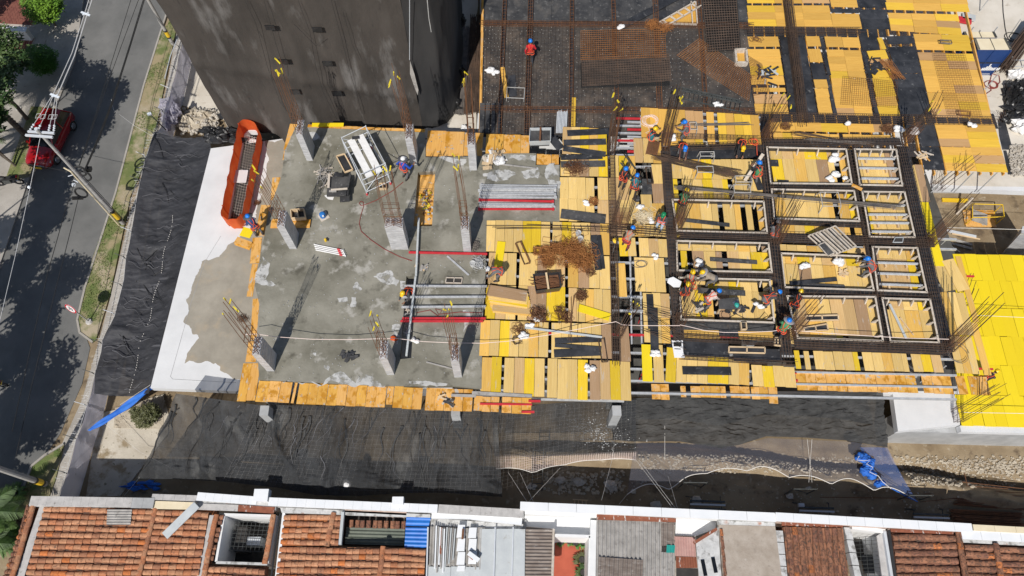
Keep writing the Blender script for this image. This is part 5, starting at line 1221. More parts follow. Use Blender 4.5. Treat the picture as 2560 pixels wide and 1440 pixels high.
MB().box(P(1184,1392,ZR+.25),(.62,.22,.12),-.6).build('scrap',M['whitepaint'],HC);MB().box(P(1178,1390,ZR+.2),(.35,.2,.1),-.7).build('scrap',M['rustflash'],HC);MB().beam(P(1158,1322,ZR+.2),P(1156,1348,ZR+.2),.1,.06).build('scrap',M['rust'],HC)
# --- house D: white walls, red court, fibre cement roof
HD=thing('court_house', 'white house with a red floored plant court beside wavy grey fibre cement roofing', 'house',P(1530,1390,ZG))
slab('yard_floor',[(1312,1290),(1800,1300),(1800,1560),(1310,1560)],ZG+.2, 'pavement',HD)
coping(HD,(1300,1265),(1938,1293),.42,ZW+.16, 'whitepaint',9);wallpx('boundary_wall',(1302,1266),(1940,1294),.38,ZW+.12,ZG, 'whitewall',HD)
wallpx('inner_wall',(1312,1281),(1492,1289),.16,ZR+.1,ZG+.2, 'whitewall',HD)
slab('wall_ledge',[(1310,1279),(1494,1287),(1486,1338),(1390,1336),(1384,1322),(1312,1316)],ZR-.6, 'whitewall',HD,.2)
corr('brown_sheet',[(1313,1322),(1383,1323),(1378,1490),(1308,1490)],ZR-.1, 'fibrobrown',HD, 'x',.16,.03)
MB().beam(P(1384,1322,ZR),P(1379,1490,ZR),.1,.12).build('sheet_edge',M['lumber'],HD)
slab('red_floor',[(1388,1346),(1466,1348),(1462,1500),(1382,1500)],ZG+.28, 'redfloor',HD)
for a,c in (((1387,1338),(1476,1341)),((1476,1340),(1472,1500))):wallpx('court_wall',a,c,.14,ZR-.1,ZG+.2, 'whitewall',HD)
wallpx('court_wall',(1484,1300),(1480,1500),.3,ZR-.05,ZG+.2, 'whitewall',HD)
q_=[(1492,1300),(1654,1304),(1654,1490),(1490,1490)]
corr('fibre_sheet',q_,ZR-.02, 'fibro',HD, 'y',.2,.04);corr('fibre_sheet',[(1653,1306),(1686,1308),(1686,1364),(1653,1364)],ZR+.0, 'fibrobrown',HD, 'y',.2,.04)
corr('fibre_sheet',[(1653,1380),(1687,1382),(1686,1490),(1651,1490)],ZR+.01, 'fibro',HD, 'y',.2,.04);corr('green_sheet',[(1667,1362),(1688,1363),(1686,1382),(1666,1382)],ZR+.05, 'cyan',HD, 'y',.12,.02)
corr('fibre_sheet',[(1497,1392),(1608,1400),(1604,1500),(1493,1500)],ZR+.07, 'fibrobrown',HD, 'y',.2,.04)
slab('rust_flashing',[(1492,1285),(1690,1296),(1690,1306),(1492,1299)],ZR+.14, 'rustflash',HD,.04)
# --- house E: flat cement roof
HE=thing('flat_roof_house', 'house with a flat stained brown cement roof and mouldy white wall with windows', 'house',P(1860,1390,ZG))
slab('white_ledge',[(1690,1298),(1792,1304),(1788,1322),(1740,1340),(1688,1338)],ZR-.5, 'whitewall',HE,.2)
corr('pink_sheet',[(1686,1341),(1737,1343),(1740,1392),(1688,1390)],ZR-.3, 'pink',HE, 'y',.12,.015);corr('rust_sheet',[(1690,1391),(1741,1393),(1744,1420),(1690,1420)],ZR-.34, 'rustflash',HE, 'y',.12,.015);slab('olive_sheet',[(1691,1419),(1745,1421),(1748,1490),(1691,1490)],ZR-.4, 'dark',HE,.05)
slab('flat_roof',[(1797,1312),(1938,1316),(1962,1500),(1812,1500)],ZR+.08, 'roofconc',HE,.3)
slab('roof_kerb',[(1796,1300),(1938,1306),(1938,1315),(1797,1311)],ZR+.14, 'oldwall',HE,.3)
q_=[P(1793,1312,ZR+.06),P(1736,1356,ZR-.1),P(1750,1500,ZR-.1),P(1808,1500,ZR+.06)]
a,c=P(1795,1318,ZR+.05),P(1808,1500,ZR+.05)
e0,e1=P(1738,1358,ZG+.5),P(1752,1500,ZG+.5)
MB().hull4([Vector((p.x,p.y,ZG)) for p in (e0+Vector((.6,0,0)),a,c,e1+Vector((.6,0,0)))][::-1],[Vector((e0.x+.35,e0.y,ZR-.02)),a,c,Vector((e1.x+.35,e1.y,ZR-.02))][::-1]).build('side_wall',M['oldwall'],HE)
slab('side_wall_face',[(1740,1356),(1796,1318),(1806,1490),(1752,1490)],ZR-.03, 'oldwall',HE,.06)
for p0,p1 in (((1756,1400),(1764,1440)),((1782,1394),(1790,1432))):MB().beam(P(*p0,ZR),P(*p1,ZR),.18,.05).build('window',M['glass'],HE)
MB().beam(P(1734,1358,ZR+.05),P(1792,1322,ZR+.1),.14,.05).build('rusty_gutter',M['rustflash'],HE);ridge(HE,(1802,1324),(1814,1470),9, 'olddtile',.16,.1, 'edge_tile')
# --- house F and G: columns of old tiles at the right
HF=thing('tiled_house', 'house with dark mossy tile columns beside a cement strip and barred light well', 'house',P(2080,1390,ZG))
slab('roof_base',[(1940,1306),(2112,1312),(2128,1560),(1960,1560)],ZR-1.6, 'olddtile',HF,.2)
rf=slab('roof',[(1956,1314),(2108,1320),(2124,1540),(1972,1540)],ZR-.26, 'olddtile',HF,.03)
tiles(rf,[(1958,1318),(2106,1322),(2122,1470),(1974,1470)],9,8, 'olddtile', 'y',.08,-.05)
coping(HF,(1939,1292),(2430,1320),.42,ZW+.12, 'whitepaint',11);wallpx('boundary_wall',(1940,1293),(2430,1321),.38,ZW+.08,ZG, 'brickwall',HF);slab('dark_flashing',[(1955,1304),(2108,1312),(2107,1319),(1954,1314)],ZR+.1, 'rustflash',HF,.05)
for i in range(4):slab('cement_block',[(1938+i*3,1326+i*30),(1957+i*3,1327+i*30),(1960+i*3,1355+i*30),(1941+i*3,1354+i*30)],ZR+.05, 'oldwall',HF,.4)
for i in range(4):slab('cement_block',[(2110+i*7,1318+i*32),(2126+i*7,1319+i*32),(2134+i*7,1349+i*32),(2117+i*7,1348+i*32)],ZR+.05, 'oldwall',HF,.5)
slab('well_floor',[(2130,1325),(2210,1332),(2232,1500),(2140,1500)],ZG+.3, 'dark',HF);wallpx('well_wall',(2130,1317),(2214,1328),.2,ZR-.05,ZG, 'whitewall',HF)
wallpx('well_wall',(2212,1328),(2236,1480),.14,ZR,ZG, 'palegrey',HF);slab('well_side',[(2192,1340),(2218,1324),(2238,1480),(2210,1480)],ZR-.2, 'cement',HF,.1)
grille(HF,[(2134,1344),(2192,1340),(2206,1460),(2140,1460)],ZR-.6,4,12);MB().box(P(2170,1410,ZG+1.2),(.6,.9,.1)).build('window',M['glass'],HF)
HG=thing('tiled_house', 'house at the right end with weathered brown tiles in rows between two ridge lines', 'house',P(2420,1400,ZG))
slab('roof_base',[(2222,1326),(2700,1346),(2720,1560),(2250,1560)],ZR-.6, 'olddtile',HG,.3)
rg=slab('roof',[(2226,1330),(2620,1342),(2640,1540),(2250,1540)],ZR-.26, 'olddtile',HG,.03)
tiles(rg,[(2230,1334),(2382,1338),(2398,1470),(2246,1470)],7,8, 'olddtile', 'x',0,.08);tiles(rg,[(2408,1360),(2482,1364),(2494,1470),(2420,1470)],6,4, 'olddtile', 'x',.06,.0);tiles(rg,[(2496,1366),(2610,1372),(2624,1470),(2506,1470)],6,5, 'olddtile', 'x',.0,.06)
for a,c,n in (((2391,1328),(2414,1468),9),((2486,1360),(2502,1468),7)):ridge(rg,a,c,n, 'olddtile',.3)
slab('dark_flashing',[(2226,1322),(2384,1330),(2384,1336),(2228,1330)],ZR+.1, 'rustflash',HG,.05);MB().beam(P(2222,1325,ZR+.1),P(2242,1470,ZR+.1),.1,.1).build('rain_gutter',M['cable'],HG)
wallpx('boundary_wall',(2432,1321),(2700,1336),.3,ZW+.02,ZG, 'brickwall',HG);coping(HG,(2432,1319),(2700,1333),.3,ZW+.06, 'cream',5);coping(HG,(2403,1336),(2700,1352),.44,ZW+.02, 'whitepaint',6);slab('wall_foot',[(2404,1346),(2640,1360),(2640,1368),(2406,1356)],ZR+.05, 'oldwall',HG,.2)
# plants in the red court
def leafplant(name,lab,px,py,z,n,l,mt,w_=.05,up=.6,cat='plant'):
 b_=MB();c=P(px,py,z);t_=thing(name,lab,cat,c)
 for i in range(n):
  a=R.uniform(0,6.28);ll=l*R.uniform(.6,1.1);d=Vector((math.cos(a),math.sin(a),0));s_=Vector((-d.y,d.x,0))*w_*R.uniform(.7,1.3)
  u=Vector((0,0,up*ll));p1=c+d*ll*.5+u*.8;p2=c+d*ll+u*R.uniform(.3,.7)
  b_.add([c,p1-s_,p2,p1+s_],[(0,1,2,3)])
 b_.build('leaves',M[mt],t_,kind='stuff');MB().lathe([(.12,0),(.16,.25)],10,c-Vector((0,0,.02))).build('pot',M['dark'],t_);return t_
for px,py,l,lab in ((1402,1356,.3, 'leftmost'),(1422,1354,.35, 'second from left'),(1438,1358,.42, 'third from left'),(1457,1356,.45, 'rightmost')):leafplant('potted_plant', 'green pointed leaf plant on the red floor, %s along the back wall'%lab,px,py,ZG+.3,26,l, 'leafgreen')
leafplant('potted_plant', 'pale dusty shrub on the red floor by the right hand court wall',1454,1400,ZG+.3,60,.5, 'leafdry',.07);leafplant('potted_plant', 'dark green shrub on the red floor nearest the picture bottom',1457,1432,ZG+.3,60,.5, 'leaf',.07)
# ------------------------------------------------------------------ alley: rubble, pad, shrub, loose things
flat('concrete_pad',[(262,1030),(412,1000),(430,1070),(300,1240),(215,1242),(232,1120)],ZG+.03,M['pad'],th=.1)
tag(MB().prism(poly([(288,1020),(410,985),(408,1072),(284,1070)],ZG+.05),ZG+.035,ZG+.05).build('planting_pit',M['rubble']), 'square soil pit in the pale concrete pad holding a bush', 'pit')
stones=MB()
def scatter(b_,n,x0,x1,y0,y1,s0,s1,z=ZG):
 for _ in range(n):
  px,py=R.uniform(x0,x1),R.uniform(y0,y1);p=P(px,py,z);s_=R.uniform(s0,s1)*R.uniform(.5,1)
  p.z+=terr(px,py)+s_*.2;b_.blob(p,s_*R.uniform(.8,1.5),s_,s_*.7,amp=.28,n=6,m=4)
scatter(stones,1500,1590,2560,1140,1185,.02,.09);scatter(stones,700,2260,2560,1150,1220,.02,.10);scatter(stones,260,1360,1560,1180,1235,.03,.13);scatter(stones,200,1560,2400,1190,1290,.02,.08);scatter(stones,150,290,345,1020,1065,.03,.1);scatter(stones,120,225,400,1080,1235,.01,.05)
tag(stones.build('rubble',M['rubble'],kind='stuff'), 'pale broken limestone rubble heaped along the alley trench', 'rubble')
heap=MB()
for i in range(9):heap.blob(P(R.uniform(465,525),R.uniform(285,325),ZG+.15),R.uniform(.5,1.0),R.uniform(.4,.8),R.uniform(.3,.6),amp=.3,n=12,m=7,fl=True)
tag(heap.build('soil_heap',M['rubble']), 'heap of sandy broken concrete between the fence and the netted tower', 'heap')
hs=MB()
for i in range(260):hs.blob(P(R.uniform(448,545),R.uniform(270,335),ZG+R.uniform(.1,.6)),*(3*[R.uniform(.04,.13)]),amp=.3,n=6,m=4)
tag(hs.build('heap_stones',M['stone'],kind='stuff'), 'loose stones on the sandy heap by the tower', 'stones')
flat('bare_screed',[(445,60),(475,160),(452,262),(560,300),(580,340),(640,300),(400,-60)],ZG+.01,M['pale_conc'])
for k,(px,py) in enumerate(((1328,1215),(1525,1212),(1530,1217),(1583,1228),(1640,1262),(1447,1205),(1400,1200),(1740,1250),(2020,1215),(1975,1240))):
 s_=R.uniform(.14,.3);tag(MB().blob(P(px,py,ZG+.1),s_*1.3,s_*.9,s_*.6,amp=.3,n=7,m=5).build('boulder',M['stone']),('long pale rock left of the ladder in the alley', 'white rock pair, left piece, at the end of the rubble row', 'white rock pair, right piece, at the end of the rubble row', 'small rock below the violet net corner', 'small rock against the white coping', 'rock in the rubble row near the middle', 'rock at the left of the rubble row', 'rock beside the steel trestle', 'rock under the scalloped net edge', 'flat rock in front of the second trestle')[k], 'rock')
def ladder(name,lab,p0,p1,w_,n,mt,z=ZG+.1,z1=None,cat='ladder'):
 a,c=P(*p0,z),P(*p1,z if z1 is None else z1);d=c-a;s_=Vector((-d.y,d.x,0)).normalized()*w_/2;t_=thing(name,lab,cat,a)
 for k in (-1,1):MB().beam(a+s_*k,c+s_*k,.05,.07).build('rail',M[mt],t_)
 for i in range(n):p=a.lerp(c,(i+.5)/n);MB().bar(p-s_,p+s_,.022,6).build('rung',M[mt],t_)
 return t_
ladder('ladder', 'grey ladder standing in the shaded alley below the net corner',(1342,1226),(1346,1120),.55,9, 'darksteel',ZG+.05,-3.9)
ladder('pallet', 'brown wooden ladder frame lying by the white coping in the alley',(1432,1256),(1470,1258),.3,4, 'wood',ZG+.1,None, 'pallet')
for k,(px,py,lab) in enumerate(((1760,1262, 'left steel trestle with two long beams in the alley, under the violet net'),(2028,1278, 'middle steel trestle with beams and a white block in the alley'),(2310,1294, 'right steel trestle with beams in the alley below the blue net tip'))):
 c=P(px,py,ZG);t_=thing('steel_trestle',lab, 'trestle',c, 'steel trestles in the alley')
 for s_ in (0,.22,.4):MB().beam(c+Vector((-.9,s_-.3,.7)),c+Vector((.95,s_-.36,.7)),.09,.12).build('beam',M['darksteel'] if s_!=.22 else M['palegrey'],t_)
 for x in (-.75,.75):
  for y in (-.35,.3):MB().bar(c+Vector((x,y,.65)),c+Vector((x*1.25,y*1.5,0)),.03,6).build('leg',M['darksteel'],t_)
  MB().bar(c+Vector((x*1.2,-.4,.12)),c+Vector((x,.3,.6)),.02,5).build('brace',M['darksteel'],t_)
 f_=MB()
 for x in (-1.3,-.1):f_.bar(c+Vector((x,.9,0)),c+Vector((x,.9,1.6)),.03,5)
 f_.bar(c+Vector((-1.3,.9,1.55)),c+Vector((-.1,.9,1.5)),.03,5);f_.bar(c+Vector((-1.3,.9,1.5)),c+Vector((-.1,.9,.2)),.02,5);f_.build('side_frame',M['darksteel'],t_)
MB().box(P(2003,1262,ZG+.8),(.28,.18,.2)).build('white_block',M['palegrey'],t_) if False else tag(MB().box(P(2003,1263,ZG+.86),(.28,.18,.2)).build('foam_block',M['palegrey']), 'pale grey block resting on the middle trestle in the alley', 'block')
for k,(a,c,n,w_,lab) in enumerate((((2385,1250),(2555,1262),34,.55, 'upper stack of rusty bars lying in the alley at the right edge'),((2380,1290),(2548,1300),40,.75, 'lower, darker stack of rusty bars lying by the coping at the right edge'))):
 A,B=P(*a,ZG+.15),P(*c,ZG+.15);t_=thing('rebar_stack',lab, 'rebar',(A+B)/2);b_=MB()
 for i in range(n*2):o_=Vector((R.uniform(-.15,.15),R.uniform(-w_/2,w_/2),R.uniform(0,.2)));b_.bar(A+o_,B+o_+Vector((R.uniform(-.2,.2),R.uniform(-.05,.05),0)),.018,4)
 b_.build('bars',M['rust'],t_,kind='stuff')
bars('bent_rebar', 'bent rusty bars laid along the rubble edge at the right', 'rebar',[(2305,1218,2302,1234),(2305,1234,2560,1240),(2330,1222,2560,1232),(2410,1180,2425,1240),(2406,1205,2560,1222),(2420,1215,2520,1222),(2300,1255,2385,1246),(2050,1243,2290,1246)],.022, 'rust',ZG+.35,None, 'bar')
bars('stay_rope', 'thin pale stay ropes running from the nets down to the house walls', 'rope',[(1270,1180,1318,1255,-4.2,-2.7),(1300,1182,1335,1258,-4.2,-2.7),(1530,1150,1504,1250,-4.2,-2.7),(1400,1170,1320,1256,-4.2,-2.7),(1590,1150,1680,1268,-4.2,-2.7),(1598,1150,1690,1272,-4.2,-2.7),(1568,1236,1548,1260,-4.6,-2.7),(1670,1190,1694,1272,-4.4,-2.7),(1545,1010,1532,1140,-2.6,-3.6),(1662,1040,1662,1150,-2.6,-4.0),(2018,1098,2030,1206,-3.6,-4.5),(2030,1098,2022,1206,-3.6,-4.5)],.008, 'rope')
bars('stay_rope', 'thin pale lines crossing the soil and net at the front left corner', 'rope',[(258,1056,350,1130,ZG+1,ZG+.6),(350,1130,440,1176,ZG+.6,-4.2),(440,1150,530,1112,-4.0,-3.4),(530,1112,580,1158,-3.4,-4),(350,1192,310,1240,-4,ZG+.1),(376,962,300,1012,-2.8,ZG+1.8)],.008, 'rope')
# ------------------------------------------------------------------ trees and palms
def tree(name,lab,cat,base,hb,blobs,n,ls,mt,lim=True,seed=1,trunk_r=.14,group=None):
 """trunk and limbs, and a crown of leaf sprays spread through several uneven lobes: (x, y, z, rx, ry, rz)"""
 rg=random.Random(seed);t_=thing(name,lab,cat,base,group)
 tb=MB();top=Vector((base.x,base.y,base.z+hb));tb.path([base,base.lerp(top,.5)+Vector((.05,.03,0)),top],trunk_r,8,trunk_r*.7)
 for (x,y,z,rx,ry,rz) in blobs:
  c=base+Vector((x,y,z));tb.path([top,top.lerp(c,.5)+Vector((0,0,.1)),c+Vector((0,0,rz*.3))],trunk_r*.5,5,trunk_r*.12)
  for _ in range(3):
   d=Vector((rg.gauss(0,1)*rx,rg.gauss(0,1)*ry,rg.gauss(0,.6)*rz))*.55;tb.path([c,c+d],trunk_r*.2,4,.01)
 tb.build('trunk',M['bark'],t_)
 b_=MB();tot=sum(r[3]*r[4] for r in blobs)
 for (x,y,z,rx,ry,rz) in blobs:
  c=base+Vector((x,y,z))
  for _ in range(int(n*rx*ry/tot)):
   d=Vector((rg.gauss(0,1),rg.gauss(0,1),rg.gauss(0,1))).normalized();r=rg.random()**.33
   k=1+.22*MN.noise(d*2.2+Vector((seed,0,0))+c)
   p=c+Vector((d.x*rx,d.y*ry,d.z*rz))*r*k
   if MN.noise(p*1.6+Vector((0,seed,0)))<-.25 and lim:continue
   for _q in range(3):
    o_=p+Vector((rg.gauss(0,1),rg.gauss(0,1),rg.gauss(0,.7)))*ls*.8;a=rg.uniform(0,6.28);s_=ls*rg.uniform(.6,1.25)
    u=Vector((math.cos(a),math.sin(a),rg.uniform(-.5,.3)))*s_;w_=Vector((-math.sin(a),math.cos(a),rg.uniform(-.5,.5)))*s_*.45
    b_.add([o_-u,o_+w_,o_+u,o_-w_],[(0,1,2,3)])
 b_.build('crown',M[mt],t_,kind='stuff');return t_
tree('street_tree', 'broad dark green tree overhanging the pavement left of the round bush', 'tree',P(70,300,ZG),2.8,[(-1.2,1.6,4.0,1.5,1.3,.9),(.4,.6,4.2,1.3,1.1,.8),(-.4,3.0,4.2,1.5,1.3,.9),(-2.6,2.6,4.5,1.5,1.4,1.0),(-1.8,.2,3.9,1.4,1.0,.8),(-2.2,4.4,4.8,1.6,1.5,1.0),(.9,1.9,3.7,.8,.8,.6),(-3.4,1.0,4.4,1.2,1.2,.9)],5200,.13, 'leaf',seed=3)
tree('street_tree', 'dense dark tree at the top left corner over the brick plaza', 'tree',P(-60,70,ZG),3.0,[(.2,.5,4.4,1.5,1.6,1.0),(-1.4,1.6,4.8,1.6,1.5,1.1),(-.6,-1.4,4.2,1.5,1.5,1.0),(.4,2.4,4.6,1.2,1.2,.9)],3400,.13, 'leaf',seed=5)
tree('round_tree', 'bright lime green round bush by the road, the topmost one', 'bush',P(140,66,ZG),1.0,[(0,0,1.9,1.35,1.3,1.1),(.3,.4,2.0,1.1,1.0,1.0)],2600,.085, 'leaflime',False,seed=7,trunk_r=.1)
tree('round_tree', 'tightly clipped dark green ball bush beside the road', 'bush',P(128,182,ZG),.6,[(0,0,1.35,1.08,1.05,1.0)],3600,.055, 'leafgreen',False,seed=8,trunk_r=.09)
# trees outside the left edge whose shade dapples the road
def shade_tree(lab,px,py,h,n,spread,seed):
 c=P(px,py,ZG)-Vector((.25,.833,0))*h;rg=random.Random(seed)
 tree('street_tree',lab, 'tree',c+Vector((-4.2,-.5,0)),h*.45,[(4.2+rg.uniform(-1,1)*spread[0],.5+(k/5-.5)*2*spread[1]+rg.uniform(-.4,.4),h+rg.uniform(-.5,.4),rg.uniform(1.1,1.7),rg.uniform(1.1,1.7),rg.uniform(.8,1.2)) for k in range(6)],n,.15, 'leaf',True,seed,.2)
shade_tree('leafy tree outside the left edge that shades the red car',226,268,7.5,4200,(1.2,2.1),41);shade_tree('leafy tree outside the left edge shading the pavement by the motorcycle',60,560,7.5,4200,(1.5,3.4),42);shade_tree('leafy tree outside the left edge shading the middle of the road',95,790,7.0,3600,(1.4,2.6),43)
shade_tree('thin crowned tree outside the lower left edge dappling the road',110,960,7.0,1700,(2.0,2.2),44);shade_tree('tree outside the lower left corner shading the road end',50,1120,6.5,3600,(1.8,2.2),45)
tree('shrub', 'dry olive green shrub growing out of the soil pit by the front corner', 'shrub',P(374,1052,ZG),.4,[(0,0,.75,.62,.62,.55),(-.3,.3,.7,.5,.5,.45),(.35,.25,.8,.45,.5,.5)],1500,.06, 'leafdry',True,seed=21,trunk_r=.05)
def palm(lab,base,h,lean,nf,fl,seed,tr=.13,mt='frond'):
 rg=random.Random(seed);t_=thing('palm_tree',lab, 'palm',base);top=base+Vector((lean[0],lean[1],h))
 tb=MB();tb.path([base,base.lerp(top,.33)+Vector((lean[0]*.05,0,0)),base.lerp(top,.7),top],tr,9,tr*.72)
 for i in range(int(h*5)):c=base.lerp(top,(i+.5)/(h*5));tb.lathe([(tr*(1.06-.27*i/(h*5)),0),(tr*(1.06-.27*i/(h*5)),.03)],9,c)
 tb.build('trunk',M['bark'],t_)
 for k in range(nf):
  a=2*math.pi*k/nf+rg.uniform(-.25,.25);el=rg.uniform(-.1,.75);L_=fl*rg.uniform(.8,1.1);d=Vector((math.cos(a),math.sin(a),0));s_=Vector((-d.y,d.x,0));pts=[]
  for i in range(9):f=i/8;pts.append(top+d*(L_*f*math.cos(el*.6))+Vector((0,0,L_*(math.sin(el)*f-.75*f*f))))
  b_=MB();b_.path(pts,.028,5,.008)
  for i in range(34):
   f=.12+.88*i/33;q=f*8;j=min(7,int(q));c=pts[j].lerp(pts[j+1],q-j);ll=fl*.30*math.sin(math.pi*min(1,.18+f*.8))+.05
   for sg in (-1,1):
    tip=c+s_*(sg*ll*.8)+d*(ll*.55)+Vector((0,0,-ll*.45+rg.uniform(-.05,.05)));wv=d*.025
    b_.add([c-wv,c+wv,tip+wv*.3,tip-wv*.3],[(0,1,2,3)])
  b_.build('frond',M[mt],t_)
 return t_
palm('thick trunked palm leaning over the pavement at the left edge',P(72,345,ZG),4.0,(-1.1,.9),11,1.9,31,.2)
palm('slim palm trunk rising from the verge grass by the red car',P(42,418,ZG),3.6,(-.5,.3),9,1.6,32,.07)
palm('slim leaning palm trunk next to the first slim one',P(38,414,ZG),3.0,(-.75,.2),8,1.5,33,.06)
palm('lush palm with long fronds at the corner of the tiled house',P(38,1300,ZG),2.2,(-.2,.1),15,1.7,34,.16)
palm('low spreading palm at the lower left edge beside the eave tiles',P(2,1368,ZG),1.5,(0,0),14,1.5,35,.14)
leafplant('garden_plant', 'broad leaved green plants under the palms at the lower left',18,1350,ZG+.1,160,1.0, 'leafgreen',.1,.5);leafplant('garden_plant', 'leafy undergrowth by the house corner pole',40,1236,ZG+.1,110,.8, 'frond',.09,.5)
# ------------------------------------------------------------------ poles, wires
def utility_pole(lab,b0,top,r0,r1,arms,band=(.075,.15)):
 t_=thing('utility_pole',lab, 'pole',b0);MB().path([b0,top],r0,10,r1).build('pole',M['pole'],t_)
 d=top-b0
 def at(f):return b0+d*f
 rr=r0+.012
 for f0,f1,m_ in ((band[0],band[1], 'yellowpaint'),(band[0]-.022,band[0], 'print'),(band[1],band[1]+.022, 'print')):MB().path([at(f0),at(f1)],rr,10).build('band',M[m_],t_)
 return t_,at
b0=P(309,560,ZG);hA=top_at(b0,323);tA=P(91,323,hA)
t_,at=utility_pole('concrete utility pole with white cross arms and black cable coils beside the red car',b0,tA,.135,.085,2)
hz=hA-.35
for (a,c) in (((70,329),(136,333)),((64,338),(132,343))):MB().beam(P(*a,hz),P(*c,hz),.11,.1).build('cross_arm',M['palegrey'],t_)
MB().lathe([(.1,0),(.1,.05)],10,tA).build('cap',M['palegrey'],t_)
MB().path([P(309,562,ZG)+Vector((-.2,-.12,0)),at(.62)+Vector((-.16,-.1,0)),at(.64)+Vector((-.4,-.05,.1))],.045,7).build('conduit',M['cream'],t_)
MB().path([at(.02)+Vector((.15,.1,0)),at(.58)+Vector((.14,.08,0))],.02,5).build('conduit',M['cable'],t_)
for f in (.3,.48,.62,.8):MB().path([at(f),at(f+.006)],.142-.05*f,10).build('clamp',M['steel'],t_)
for px,py,f in ((212,440,.40),(200,428,.43),(203,482,.36)):
 c=P(px,py,ZG+(hA-ZG)*f);q=[c+Vector((.34*math.cos(a),.10*math.sin(a),.34*math.sin(a))) for a in [2*math.pi*i/20 for i in range(20)]]
 MB().path(q,.06,6,closed=True).build('cable_coil',M['cable'],t_)
for px,py,f,s_ in ((222,423,.42,(.3,.2,.34)),(194,495,.36,(.6,.16,.16)),(184,462,.42,(.16,.16,.16))):
 MB().box(P(px,py,ZG+(hA-ZG)*f),s_,.5,.2,.6).build('splice_box',M['cable'] if s_[0]>.2 else M['ceramic'],t_)
for a,c in (((172,424),(182,434)),((185,436),(170,441)),((184,450),(196,456))):MB().bar(P(*a,ZG+(hA-ZG)*.5),P(*c,ZG+(hA-ZG)*.5),.03,5).build('bracket',M['palegrey'],t_)
def wire(lab,pts,r=.014,mt='wire',z=None,name='overhead_wire',cat='wire'):
 tag(MB().path([P(p[0],p[1],p[2] if len(p)>2 else z) for p in pts],r,5).build(name,M[mt]),lab,cat)
for k,(x0,y0,x1,y1) in enumerate(((72,330,131,238),(92,333,133,239),(121,332,139,241),(134,332,143,242))):
 lab=('leftmost', 'second', 'third', 'rightmost')[k]+' pale line wire fanning from the white cross arm to the spacer'
 wire(lab,[(x0,y0,hz),((x0+x1)/2,(y0+y1)/2+1,hz-.05),(x1,y1,hz)],.016)
 a,c=P(x0,y0,hz),P(x1,y1,hz);ib=MB()
 for f in (.06,.12,.18):ib.path([a.lerp(c,f),a.lerp(c,f+.025)],.055,8)
 tag(ib.build('insulator',M['ceramic'],kind=None),('leftmost', 'second', 'third', 'rightmost')[k]+' string of pale insulator discs by the white cross arm', 'insulator', 'insulators at the cross arm') if False else tag(ib.build('insulator',M['ceramic'],t_,kind='stuff'),None,None)
 m=a.lerp(c,.42);q=[m+Vector((.14*sx,.14*sy,.02)) for sx,sy in ((-1,-1),(-1,1),(.6,1.2),(.6,-.6))]
 MB().path(q,.012,4,closed=True).build('jumper_loop',M['wire'],t_)
wire('left pale double line running up the street from the spacer',[(132,238,hz),(180,132,hz-.1),(211,36,hz),(240,-60,hz)],.022);wire('right pale line running up the street from the spacer',[(142,242,hz),(186,140,hz-.1),(218,36,hz),(250,-60,hz)],.03)
for x,y,lab in ((137,239, 'near'),(214,34, 'far')):tag(MB().beam(P(x-11,y-4,hz),P(x+11,y+5,hz),.12,.04).beam(P(x-8,y+3,hz),P(x+8,y-2,hz),.05,.05).build('wire_spacer',M['ceramic']),lab+' white spacer clamp on the overhead line wires', 'spacer')
wire('thin pale wire dropping from the pole top down along the left of the road',[(100,346,hz),(75,470,hz-.8),(38,640,hz-1.4),(0,800,hz-1.6),(-40,960,hz-1.6)],.013)
tag(MB().blob(P(73,468,hz-.8),.09,.09,.09,amp=.0).build('marker_ball',M['ceramic']), 'small white ball on the thin wire left of the pole', 'marker')
zc=ZG+(hA-ZG)*.45
for k,pts in enumerate(([(197,415),(225,330),(250,250),(290,120),(327,0),(345,-60)],[(199,413),(228,330),(258,240),(305,110),(346,0),(362,-60)],[(211,425),(245,345),(277,262),(325,110),(358,0),(375,-60)],[(213,427),(247,348),(280,262),(327,112),(361,0),(378,-60)])):
 n=len(pts)-1;wire(('outermost', 'second', 'third', 'innermost, doubled')[k]+' dark communication cable running up the street from the pole',[(x,y,zc-.5*math.sin(math.pi*i/n)) for i,(x,y) in enumerate(pts)],.03 if k>1 else .018, 'cable',None, 'cable', 'cable')
for k,pts in enumerate(([(186,460),(165,520),(120,680),(70,900),(30,1080)],[(195,498),(178,570),(135,740),(80,960),(40,1140)],[(40,406),(130,421),(176,430)])):
 wire(('left', 'right')[k]+' dark cable leaving the pole down the street' if k<2 else 'thin dark service wire crossing the verge to the pole',[(x,y,zc-.4*(i in (1,2,3))) for i,(x,y) in enumerate(pts)],.02 if k<2 else .012, 'cable',None, 'cable', 'cable')
wire('thin white stay wire from the cable over the verge to the torn fence',[(278,248,zc-.4),(284,275,zc-.8),(333,312,ZG+2.4),(380,340,ZG+2.0)],.008)
b0=P(433,112,ZG);hB=top_at(b0,-6);utility_pole('pale pole with a yellow band standing against the netted tower',b0,b0.lerp(P(366,-8,hB),1.35),.13,.10,0,(.14,.22))
b0=P(116,1211,ZG);q_=P(30,1172,ZG+2.6);utility_pole('pale street pole with a yellow band by the lower left palms',b0,b0.lerp(Vector((b0.x,b0.y,ZG+2.6)),3.0),.16,.12,0,(.065,.13))
